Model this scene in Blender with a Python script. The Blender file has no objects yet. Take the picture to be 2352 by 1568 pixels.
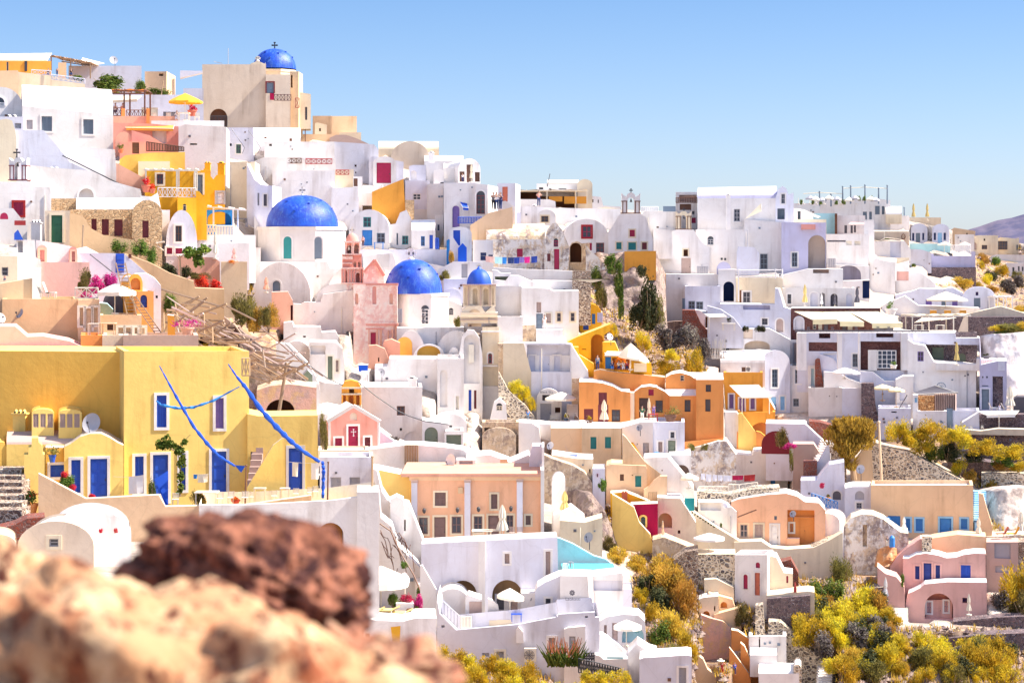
import bpy,math,random
import mathutils
from mathutils import Matrix,noise
V_=getattr(mathutils,'Vector')
from mathutils.geometry import tessellate_polygon
random.seed(7)
F=4594.0;CX=1176.0;HY=585.0
sc=bpy.context.scene
COL=sc.collection
R=math.radians
# ---------------------------------------------------------------- picture plan -> place
TL=dict(A=(0,91.9,.25),B=(459.4,91.9,.25),C=(0,441,.25),D=(551.3,441,.25),E=(0,790,.25),F=(514.5,790,.25),
          G=(1010.6,367.5,.25),H=(1470,367.5,.25),I=(1837.5,441,.21875),J=(1102.5,716.6,.25),K=(1617,680,.25),
          L=(1837.5,680,.21875),M=(790,1029,.25),N=(1286,992,.25),O=(1764,992,.25),P=(918.75,1176,.25),
          Q=(1470,1176,.25),R=(0,1102.5,.3125),U=(0,0,1))
OX,OY,S=TL['U'];DSH=0
def T(k):
    global OX,OY,S,DSH
    OX,OY,S=TL[k];DSH=12 if k=='H' else 0
def ux(x):return OX+S*x
def uy(y):return OY+S*y
XS=[0,300,600,900,1200,1500,1800,2100,2352]
YS=[150,300,450,600,750,900,1050,1200,1350,1568]
DT=[[222,225,262,275,290,310,330,370,450],
      [192,194,254,264,276,300,310,350,440],
      [170,176,236,242,250,262,268,315,420],
      [153,163,217,224,229,239,244,276,370],
      [137,148,202,207,209,221,230,248,264],
      [122,124,180,192,200,207,224,223,223],
      [119,121,152,172,188,193,213,208,209],
      [114,115,122,157,171,180,187,190,192],
      [84,92,108,146,155,169,174,176,178],
      [50,60,85,130,138,151,157,160,162]]
FOOT=[]
def lerp_i(a,v):
    if v<=a[0]:return 0,0.0
    if v>=a[-1]:return len(a)-2,1.0
    for i in range(len(a)-1):
        if v<=a[i+1]:return i,(v-a[i])/(a[i+1]-a[i])
def D0(x,y):
    i,f=lerp_i(XS,x);j,g=lerp_i(YS,y)
    f=f*f*(3-2*f)
    return(DT[j][i]*(1-f)+DT[j][i+1]*f)*(1-g)+(DT[j+1][i]*(1-f)+DT[j+1][i+1]*f)*g
def ground_z(X,Y):
    x=CX+X/Y*F;a,b=100.,2400.
    for _ in range(22):
        m=(a+b)/2
        if(D0(x,m)if m<1568 else D0(x,1568)*(1568/m)**2)>Y:a=m
        else:b=m
    return(HY-a)/F*Y
def PT(x,y,d):return V_(((x-CX)/F*d,d,(HY-y)/F*d))
def pt(x,y,d=None):
    x,y=ux(x),uy(y)
    return PT(x,y,D0(x,y)if d is None else d+DSH)
# ---------------------------------------------------------------- materials
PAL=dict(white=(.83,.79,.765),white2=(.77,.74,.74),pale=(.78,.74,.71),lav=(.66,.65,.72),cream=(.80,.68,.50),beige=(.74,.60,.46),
           sand=(.74,.54,.34),tan=(.68,.45,.25),mauve=(.52,.38,.33),ochre=(.84,.46,.06),yellow=(.95,.67,.20),yellow2=(.95,.57,.12),
           gold=(.80,.42,.03),orange=(.74,.30,.09),orange2=(.80,.36,.06),peach=(.88,.50,.31),apric=(.84,.58,.36),pink=(.78,.46,.40),
           rose=(.76,.34,.28),salmon=(.78,.42,.30),terra=(.62,.16,.09),red=(.40,.03,.03),crim=(.42,.01,.07),wine=(.20,.03,.04),
           brown=(.16,.07,.04),dbrown=(.07,.035,.03),wood=(.42,.27,.15),wood2=(.30,.20,.13),grey=(.40,.39,.42),dgrey=(.13,.12,.14),
           black=(.02,.02,.025),blue=(.015,.09,.55),blue2=(.03,.22,.60),dblue=(.02,.05,.28),navy=(.02,.04,.14),teal=(.02,.25,.25),
           aqua=(.45,.74,.78),sky=(.32,.58,.80),green=(.03,.16,.08),sage=(.20,.24,.17),slate=(.17,.22,.28),purple=(.22,.14,.42),
           pool=(.10,.62,.66),magenta=(.65,.02,.22),lime=(.30,.36,.04),rust=(.34,.10,.04),skin=(.55,.32,.22),linen=(.78,.72,.60),
           canvas=(.80,.68,.40),straw=(.72,.56,.22),dmauve=(.20,.12,.11),vio=(.54,.52,.68),ice=(.72,.72,.81),choc=(.13,.05,.045),iron=(.05,.05,.06))  # ice and vio: blue shade of white walls put into the colour
MC={}
class NT:
    def __init__(s,name):
        s.m=bpy.data.materials.new(name);s.m.use_nodes=True
        s.t=s.m.node_tree;s.b=s.t.nodes['Principled BSDF']
    def n(s,typ,**kw):
        o=s.t.nodes.new(typ)
        for k,v in kw.items():
            if k in o.inputs:o.inputs[k].default_value=v
            else:setattr(o,k,v)
        return o
    def l(s,a,b):s.t.links.new(a,b)
    def mix(s,fac,a,b,mode='MIX'):
        o=s.t.nodes.new('ShaderNodeMix');o.data_type='RGBA';o.blend_type=mode
        for i,v in((0,fac),(6,a),(7,b)):
            if hasattr(v,'is_linked'):s.l(v,o.inputs[i])
            elif i==0:o.inputs[0].default_value=v
            else:o.inputs[i].default_value=(*v[:3],1)
        return o.outputs[2]
    def noise(s,vec,scale,detail=4,rough=.55):
        o=s.n('ShaderNodeTexNoise');o.inputs['Scale'].default_value=scale;o.inputs['Detail'].default_value=detail
        o.inputs['Roughness'].default_value=rough;s.l(vec,o.inputs['Vector']);return o.outputs['Fac']
    def ramp(s,v,a,b,lo=0.,hi=1.):
        o=s.n('ShaderNodeMapRange');s.l(v,o.inputs['Value'])
        for k,x in zip(('From Min','From Max','To Min','To Max'),(a,b,lo,hi)):o.inputs[k].default_value=x
        return o.outputs['Result']
    def mapping(s,vec,sc_):
        o=s.n('ShaderNodeMapping');o.inputs['Scale'].default_value=sc_;s.l(vec,o.inputs['Vector']);return o.outputs['Vector']
    def bump(s,h,strength,dist):
        o=s.n('ShaderNodeBump');o.inputs['Strength'].default_value=strength;o.inputs['Distance'].default_value=dist
        s.l(h,o.inputs['Height']);s.l(o.outputs['Normal'],s.b.inputs['Normal'])
def dk(c,k):return tuple(v*k for v in c)
def plaster(key,dirt=.68):
    mk=('pl',key,dirt)
    if mk in MC:return MC[mk]
    c=PAL[key];t=NT('plaster_'+key);tc=t.n('ShaderNodeTexCoord').outputs['Object']
    oi=t.n('ShaderNodeObjectInfo')
    n1=t.noise(tc,.45,6,.6);n2=t.noise(t.mapping(tc,(1.6,1.6,.16)),1.0,5,.6);n3=t.noise(tc,5,4,.6)
    a=t.mix(t.ramp(n1,.38,.70,0,.75*dirt),c,dk((c[0]*.97,c[1]*.90,c[2]*.84),.84))
    mm=t.n('ShaderNodeMath',operation='MULTIPLY');t.l(t.ramp(n2,.48,.74,0,1.1*dirt),mm.inputs[0]);t.l(t.ramp(t.noise(tc,.28,3),.42,.62),mm.inputs[1]);a=t.mix(mm.outputs[0],a,dk((c[0],c[1]*.90,c[2]*.84),.58))
    a=t.mix(t.ramp(n3,.60,.80,0,.35*dirt),a,dk(c,.7))
    wv=t.n('ShaderNodeTexVoronoi',feature='DISTANCE_TO_EDGE');wv.inputs['Scale'].default_value=.55;ad=t.n('ShaderNodeMix');ad.data_type='VECTOR';ad.inputs[0].default_value=.25
    nn=t.n('ShaderNodeTexNoise');nn.inputs['Scale'].default_value=1.3;nn.inputs['Detail'].default_value=6;t.l(tc,nn.inputs['Vector']);t.l(tc,ad.inputs[4]);t.l(nn.outputs['Color'],ad.inputs[5]);t.l(ad.outputs[1],wv.inputs['Vector'])
    a=t.mix(t.ramp(wv.outputs['Distance'],.0,.014,.2*dirt,0),a,dk(c,.45))
    h=t.n('ShaderNodeHueSaturation');t.l(a,h.inputs['Color']);t.l(t.ramp(oi.outputs['Random'],0,1,.88,1.04),h.inputs['Value'])
    t.l(h.outputs['Color'],t.b.inputs['Base Color']);t.b.inputs['Roughness'].default_value=.92
    t.b.inputs['Specular IOR Level'].default_value=.2
    t.bump(t.noise(tc,2.2,8,.65),.25,.07)
    MC[mk]=t.m;return t.m
def paint(key,rough=.55,var=.25):
    mk=('pa',key,rough)
    if mk in MC:return MC[mk]
    c=PAL[key];t=NT('paint_'+key);tc=t.n('ShaderNodeTexCoord').outputs['Object']
    n1=t.noise(tc,3.0,5,.6)
    t.l(t.mix(t.ramp(n1,.35,.7,0,var),c,dk(c,.55)),t.b.inputs['Base Color'])
    t.b.inputs['Roughness'].default_value=rough
    MC[mk]=t.m;return t.m
def glass():
    if 'glass' in MC:return MC['glass']
    t=NT('window_glass');tc=t.n('ShaderNodeTexCoord').outputs['Object']
    t.l(t.mix(t.noise(tc,.9,3),(.02,.025,.04),(.10,.11,.14)),t.b.inputs['Base Color'])
    t.b.inputs['Roughness'].default_value=.12
    MC['glass']=t.m;return t.m
def stone(key,a,b,mortar,scale=2.2,mort=.06):
    mk=('st',key)
    if mk in MC:return MC[mk]
    t=NT('stone_'+key);tc=t.n('ShaderNodeTexCoord').outputs['Object']
    w=t.n('ShaderNodeTexNoise');w.inputs['Scale'].default_value=1.5;t.l(tc,w.inputs['Vector'])
    add=t.n('ShaderNodeVectorMath',operation='MULTIPLY_ADD');t.l(w.outputs['Color'],add.inputs[0]);add.inputs[1].default_value=(.6,)*3;t.l(tc,add.inputs[2])
    mp=t.mapping(add.outputs[0],(1,1,1.35))
    v1=t.n('ShaderNodeTexVoronoi',feature='DISTANCE_TO_EDGE');v1.inputs['Scale'].default_value=scale*1.7;t.l(mp,v1.inputs['Vector'])
    v2=t.n('ShaderNodeTexVoronoi');v2.inputs['Scale'].default_value=scale*1.7;t.l(mp,v2.inputs['Vector'])
    sp=t.n('ShaderNodeSeparateColor');t.l(v2.outputs['Color'],sp.inputs[0])
    cc=t.mix(t.ramp(sp.outputs[0],.1,.9),a,b)
    cc=t.mix(t.ramp(t.noise(tc,7,5),.4,.8,0,.6),cc,dk(a,.5))
    big=t.ramp(t.noise(tc,.5,4),.3,.7,mort*.4,mort*1.8)
    ma=t.n('ShaderNodeMath',operation='LESS_THAN');t.l(v1.outputs['Distance'],ma.inputs[0]);t.l(big,ma.inputs[1])
    t.l(t.mix(ma.outputs[0],cc,mortar),t.b.inputs['Base Color']);t.b.inputs['Roughness'].default_value=.95
    t.bump(t.ramp(v1.outputs['Distance'],0,mort*3),.8,.12)
    MC[mk]=t.m;return t.m
def mottle(key,cols,scale=.6,rough=.95,bump=.6,bd=.2,bs=2.0):
    mk=('mo',key)
    if mk in MC:return MC[mk]
    t=NT(key);tc=t.n('ShaderNodeTexCoord').outputs['Object']
    cur=cols[0]
    for i,c in enumerate(cols[1:]):
        n=t.noise(t.mapping(tc,(1+.3*i,1+.2*i,1)),scale*(1.9**i),8,.68)
        cur=t.mix(t.ramp(n,.46+.03*i,.55+.03*i),cur,c)
    t.l(cur,t.b.inputs['Base Color']);t.b.inputs['Roughness'].default_value=rough
    t.b.inputs['Specular IOR Level'].default_value=.2
    t.bump(t.noise(tc,bs,10,.7),bump,bd)
    MC[mk]=t.m;return t.m
def leafm(key,a,b,c):
    mk=('lf',key)
    if mk in MC:return MC[mk]
    t=NT('leaves_'+key);tc=t.n('ShaderNodeTexCoord').outputs['Object'];oi=t.n('ShaderNodeObjectInfo')
    g=t.n('ShaderNodeNewGeometry')
    cur=t.mix(t.ramp(t.noise(tc,3.2,3),.4,.62),a,b)
    cur=t.mix(t.ramp(g.outputs['Random Per Island'],.55,1.),cur,c)
    h=t.n('ShaderNodeHueSaturation');t.l(cur,h.inputs['Color']);t.l(t.ramp(oi.outputs['Random'],0,1,.75,1.15),h.inputs['Value'])
    t.l(t.ramp(oi.outputs['Random'],0,1,.482,.520),h.inputs['Hue'])
    t.l(h.outputs['Color'],t.b.inputs['Base Color']);t.b.inputs['Roughness'].default_value=.8
    t.b.inputs['Specular IOR Level'].default_value=.15
    tr=t.n('ShaderNodeBsdfTranslucent');t.l(h.outputs['Color'],tr.inputs['Color']);ms=t.n('ShaderNodeMixShader');ms.inputs[0].default_value=.35
    t.l(t.b.outputs[0],ms.inputs[1]);t.l(tr.outputs[0],ms.inputs[2]);t.l(ms.outputs[0],t.t.nodes['Material Output'].inputs[0])
    MC[mk]=t.m;return t.m
def M(k):
    """material by key: plaster colour, 'p:colour' painted, 'st:..' stone"""
    if not isinstance(k,str):return k
    if k.startswith('p:'):return paint(k[2:])
    if k.startswith('c:'):return paint(k[2:],.95,.12)
    if k=='glass':return glass()
    if k=='stdark':return stone('basalt',(.10,.07,.08),(.24,.16,.16),(.42,.34,.34),2.0,.035)
    if k=='stmix':return stone('rubble',(.16,.10,.08),(.40,.28,.20),(.66,.54,.42),1.9,.07)
    if k=='stpale':return stone('pale_rubble',(.12,.10,.10),(.50,.38,.26),(.76,.64,.48),1.7,.12)
    if k=='stred':return stone('red_rubble',(.30,.06,.03),(.22,.09,.07),(.40,.26,.22),2.6,.03)
    if k=='sttan':return stone('tan_masonry',(.60,.38,.20),(.72,.48,.26),(.76,.54,.32),1.5,.04)
    if k=='stchoc':return stone('chocolate_stone',(.13,.05,.045),(.20,.08,.07),(.26,.13,.12),1.6,.02)
    if k=='stblob':return stone('orange_flagstone',(.30,.12,.04),(.55,.24,.08),(.80,.46,.20),1.8,.06)
    if k=='ruin':return mottle('weathered_limewash',[(.74,.68,.62),(.30,.24,.22),(.62,.48,.34),(.76,.72,.68)],.5)
    if k=='ruinroof':return mottle('weathered_roof',[(.66,.50,.32),(.30,.22,.20),(.74,.66,.56)],.45)
    if k=='ruintan':return mottle('crumbled_tan_masonry',[(.62,.46,.30),(.36,.26,.20),(.72,.58,.42)],.8)
    if k=='ruinpink':return mottle('weathered_pink_wall',[(.66,.40,.32),(.50,.34,.30),(.64,.42,.24)],.35)
    if k=='rock':return mottle('volcanic_rock',[(.34,.25,.22),(.16,.11,.11),(.46,.34,.28),(.26,.20,.15)],.30,bump=1,bd=.5,bs=1.2)
    if k=='pinkfac':return mottle('flaking_pink_plaster',[(.84,.62,.54),(.78,.48,.42),(.84,.70,.62)],.7)
    if k=='dome':return domem()
    return plaster(k)
def domem():
    t=NT('blue_dome_paint');tc=t.n('ShaderNodeTexCoord').outputs['Object']
    a=t.mix(t.ramp(t.noise(tc,.8,6),.4,.7),(.004,.045,.42),(.008,.085,.54))
    a=t.mix(t.ramp(t.noise(tc,4,6),.56,.7,0,.5),a,(.03,.17,.62));a=t.mix(t.ramp(t.noise(t.mapping(tc,(2,2,.3)),1.2,7,.7),.52,.7,0,.75),a,(.10,.24,.58));a=t.mix(t.ramp(t.noise(tc,1.7,8,.7),.6,.68,0,.5),a,(.002,.02,.22))
    t.l(a,t.b.inputs['Base Color']);t.b.inputs['Roughness'].default_value=.5
    t.bump(t.noise(tc,3,8,.7),.6,.08);MC[('pl','dome',.68)]=t.m;return t.m
# ---------------------------------------------------------------- mesh building
class MB:
    def __init__(s):s.v=[];s.f=[]
    def add(s,vs,fs):
        o=len(s.v);s.v+=[V_(v)for v in vs];s.f+=[tuple(i+o for i in f)for f in fs]
    def q(s,*vs):s.add(vs,[tuple(range(len(vs)))])
    def box(s,fr,x0,x1,w0,w1,z0,z1):
        c=[fr(x,w,z)for z in(z0,z1)for(x,w)in((x0,w0),(x1,w0),(x1,w1),(x0,w1))]
        s.add(c,[(0,1,2,3),(4,5,6,7),(0,1,5,4),(1,2,6,5),(2,3,7,6),(3,0,4,7)])
    def bar(s,a,b,r,r2=None,n=6):
        a,b=V_(a),V_(b);r2=r if r2 is None else r2
        z=(b-a)
        if z.length<1e-6:return
        z.normalize();x=z.orthogonal().normalized();y=z.cross(x)
        vs=[]
        for c,rr in((a,r),(b,r2)):
            for i in range(n):
                t=math.tau*i/n;vs.append(c+(x*math.cos(t)+y*math.sin(t))*rr)
        s.add(vs,[(i,(i+1)%n,n+(i+1)%n,n+i)for i in range(n)]+[tuple(range(n)),tuple(range(n,2*n))])
    def tube(s,pts,rs,n=8):
        pts=[V_(p)for p in pts];vs=[]
        for k,p in enumerate(pts):
            z=(pts[min(k+1,len(pts)-1)]-pts[max(k-1,0)]).normalized();x=z.cross(V_((.1,1,.05))).normalized();y=z.cross(x)
            r=rs[k]if hasattr(rs,'__len__')else rs
            for i in range(n):
                t=math.tau*i/n;vs.append(p+(x*math.cos(t)+y*math.sin(t))*r)
        fs=[(k*n+i,k*n+(i+1)%n,(k+1)*n+(i+1)%n,(k+1)*n+i)for k in range(len(pts)-1)for i in range(n)]
        s.add(vs,fs+[tuple(range(n)),tuple(range(len(vs)-n,len(vs)))])
    def lathe(s,c,prof,n=24,sq=None):
        c=V_(c);vs=[]
        for(r,z)in prof:
            for i in range(n):
                t=math.tau*(i+.5)/n;vs.append(c+V_((r*math.cos(t),r*math.sin(t),z)))
        fs=[(k*n+i,k*n+(i+1)%n,(k+1)*n+(i+1)%n,(k+1)*n+i)for k in range(len(prof)-1)for i in range(n)]
        s.add(vs,fs+[tuple(range(n)),tuple(range(len(vs)-n,len(vs)))])
    def sphere(s,c,r,n=12,m=8):
        r=(r,r,r)if not hasattr(r,'__len__')else r
        c=V_(c);vs=[]
        for j in range(1,m):
            p=math.pi*j/m
            for i in range(n):
                t=math.tau*i/n;vs.append(c+V_((r[0]*math.sin(p)*math.cos(t),r[1]*math.sin(p)*math.sin(t),r[2]*math.cos(p))))
        fs=[(k*n+i,k*n+(i+1)%n,(k+1)*n+(i+1)%n,(k+1)*n+i)for k in range(m-2)for i in range(n)]
        s.add(vs,fs+[tuple(range(n)),tuple(range(len(vs)-n,len(vs)))])
WF=lambda o:(lambda x,w,z:V_((o[0]+x,o[1]+w,o[2]+z)))
def tag(o,label=None,cat=None,group=None,kind=None):
    if label and not kind:kind='thing'
    for k,v in(('label',label),('category',cat),('group',group),('kind',kind)):
        if v:o[k]=v
    return o
def wpos(o):
    p=V_((0,0,0))
    while o:p=p+o.location;o=o.parent
    return p
def mk(name,mb,mat,parent=None,loc=None,smooth=35):
    """link a builder's world-space mesh as one object, local to parent or loc"""
    base=wpos(parent)if parent else(V_(loc)if loc is not None else V_((0,0,0)))
    me=bpy.data.meshes.new(name);me.from_pydata([v-base for v in mb.v],[],mb.f)
    mats=mat if isinstance(mat,(list,tuple))else[mat]
    for m in mats:me.materials.append(M(m))
    if smooth:
        me.polygons.foreach_set('use_smooth',[True]*len(me.polygons));me.set_sharp_from_angle(angle=R(smooth))
    o=bpy.data.objects.new(name,me);COL.objects.link(o)
    if parent:o.parent=parent
    else:o.location=base
    return o
def TH(name,label,cat,loc,group=None):
    o=bpy.data.objects.new(name,None);COL.objects.link(o);o.location=loc;o.empty_display_size=.2
    return tag(o,label,cat,group,'thing')
def copy_tree(o,parent=None):
    c=o.copy();COL.objects.link(c)
    if parent:c.parent=parent
    for ch in list(o.children):copy_tree(ch,c)
    return c
# ---------------------------------------------------------------- facades
class Fac:
    def __init__(s,cx,d,rot):
        d+=DSH
        s.cx=(cx-CX)/F*d;s.cy=d;s.r=R(rot);s.c=math.cos(s.r);s.s=math.sin(s.r)
    def t(s,px):
        k=(px-CX)/F;return(k*s.cy-s.cx)/(s.c+k*s.s)
    def z(s,px,py):return(HY-py)/F*(s.cy-s.t(px)*s.s)
    def W(s,t,w,z):return V_((s.cx+t*s.c+w*s.s,s.cy-t*s.s+w*s.c,z))
def inside(p,poly):
    x,y=p;r=False;n=len(poly)
    for i in range(n):
        (x1,y1),(x2,y2)=poly[i],poly[i-1]
        if(y1>y)!=(y2>y)and x<(x2-x1)*(y-y1)/(y2-y1)+x1:r=not r
    return r
def hole_loop(fr,o):
    k,x0,y0,x1,y1=o[:5];x0,x1,y0,y1=ux(x0),ux(x1),uy(y0),uy(y1)
    t0,t1=fr.t(x0),fr.t(x1);xm=(x0+x1)/2
    zt,zb=fr.z(xm,y0),fr.z(xm,y1)
    if k[0]=='a' or k=='n':
        rr=(t1-t0)/2;rise=min(rr,(zt-zb)*.6);zs=zt-rise
        return[(t0,zb)]+[((t0+t1)/2-rr*math.cos(math.pi*i/12),zs+rise*math.sin(math.pi*i/12))for i in range(13)]+[(t1,zb)],(t0,t1,zb,zt)
    return[(t0,zb),(t0,zt),(t1,zt),(t1,zb)],(t0,t1,zb,zt)
def fill_opening(fr,root,o,loop,bb,rec):
    """window / shutter / door / niche set in a facade; rec = depth of the recess (negative when mounted on the face)"""
    k=o[0];col=o[5]if len(o)>5 else 'slate';trim=o[6]if len(o)>6 else None
    if k=='a':k='an'
    t0,t1,zb,zt=bb;w_=t1-t0;h_=zt-zb;base=k[1:]if k[0]=='a' else k
    if base=='n':base='niche'
    mb=MB();fw=min(.09,w_*.12)
    if base in('w','x'):
        pane=MB();pane.q(*[fr.W(t,rec,z)for t,z in loop])
        zi=zt if k[0]!='a' else zt-min(w_/2,h_*.6)
        for(a,b,c,d)in((t0,t0+fw,zb,zi),(t1-fw,t1,zb,zi),(t0+fw,t1-fw,zb,zb+fw),(t0+fw,t1-fw,zi-fw,zi)):
            mb.box(fr.W,a,b,rec-.07,rec-.005,c,d)
        nx=1 if w_>.45 else 0;nz=max(1,min(3,round(h_/.55)-1))if w_>.3 else 0
        if w_>1.5:nx=3
        for i in range(nx):
            c=t0+w_*(i+1)/(nx+1);mb.box(fr.W,c-fw*.4,c+fw*.4,rec-.055,rec-.006,zb+fw,zi-fw)
        for i in range(nz):
            c=zb+(zi-zb)*(i+1)/(nz+1);mb.box(fr.W,t0+fw,t1-fw,rec-.05,rec-.008,c-fw*.35,c+fw*.35)
        wo=mk('window',mb,'p:'+col,root,smooth=None);mk('pane',pane,'glass',wo,smooth=None)
        top=wo
    elif base=='s':
        mb.q(*[fr.W(t,rec,z)for t,z in loop])
        tm=(t0+t1)/2
        for(a,b)in((t0,tm-.015),(tm+.015,t1)):
            e=min(.08,(b-a)*.2)
            for(p,q_,c,d)in((a,a+e,zb,zt),(b-e,b,zb,zt),(a+e,b-e,zb,zb+e),(a+e,b-e,zt-e,zt),(a+e,b-e,(zb+zt)/2-e/2,(zb+zt)/2+e/2)):
                if k[0]!='a':mb.box(fr.W,p,q_,rec-.06,rec-.004,c,d)
            n=max(3,int(h_/.12))
            for i in range(n):
                if k[0]!='a':
                    c=zb+e+(h_-2*e)*(i+.5)/n;mb.box(fr.W,a+e,b-e,rec-.035,rec-.004,c-.02,c+.02)
        top=mk('shutter',mb,'p:'+col,root,smooth=None)
    elif base=='d':
        mb.q(*[fr.W(t,rec,z)for t,z in loop])
        tm=(t0+t1)/2;leaves=((t0,tm-.02),(tm+.02,t1))if w_>.9 else((t0,t1),)
        for(a,b)in leaves:
            for j in range(3):
                c0=zb+h_*(.06+.31*j);c1=c0+h_*.24;e=(b-a)*.16
                if k[0]!='a' or j<2:mb.box(fr.W,a+e,b-e,rec-.045,rec-.004,c0,min(c1,zt-.05))
        top=mk('door',mb,'p:'+col,root,smooth=None)
        hb=MB();hb.box(fr.W,t1-w_*.14,t1-w_*.09,rec-.1,rec-.02,zb+h_*.42,zb+h_*.48);mk('handle',hb,'p:iron',top,smooth=None)
    else:
        mb.q(*[fr.W(t,rec,z)for t,z in loop])
        top=mk({'niche':'niche','g':'doorway','b':'panel'}.get(base,'niche'),mb,col,root,smooth=None)  # dark back sheets put the unlit interior into their colour
    if trim:
        tb=MB();tw=.16;n=len(loop);cz=(zb+zt)/2;ct=(t0+t1)/2
        out=[]
        for(t,z)in loop:
            st=(t1-t0)/2;oz=z+tw*(1 if z>cz else(-1 if base in('w','s')else 0))*(1 if k[0]!='a' else max(0,(z-cz))/max(.01,(zt-cz)))
            ot=ct+(t-ct)*(st+tw)/st
            out.append((ot,oz))
        pr=-.05
        for i in range(n):
            j=(i+1)%n
            if j==0 and base not in('w','s'):continue
            tb.q(fr.W(loop[i][0],pr,loop[i][1]),fr.W(loop[j][0],pr,loop[j][1]),fr.W(out[j][0],pr,out[j][1]),fr.W(out[i][0],pr,out[i][1]))
            tb.q(fr.W(out[i][0],pr,out[i][1]),fr.W(out[j][0],pr,out[j][1]),fr.W(out[j][0],.02,out[j][1]),fr.W(out[i][0],.02,out[i][1]))
            tb.q(fr.W(loop[i][0],pr,loop[i][1]),fr.W(loop[j][0],pr,loop[j][1]),fr.W(loop[j][0],.02,loop[j][1]),fr.W(loop[i][0],.02,loop[i][1]))
        mk('surround',tb,trim,top,smooth=None)
    return top
def arc(x0,yt,x1,ys,n=14):
    c,r=(x0+x1)/2,(x1-x0)/2
    return[(c-r*math.cos(math.pi*i/n),ys-(ys-yt)*math.sin(math.pi*i/n))for i in range(n+1)]
LAST=None
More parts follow.
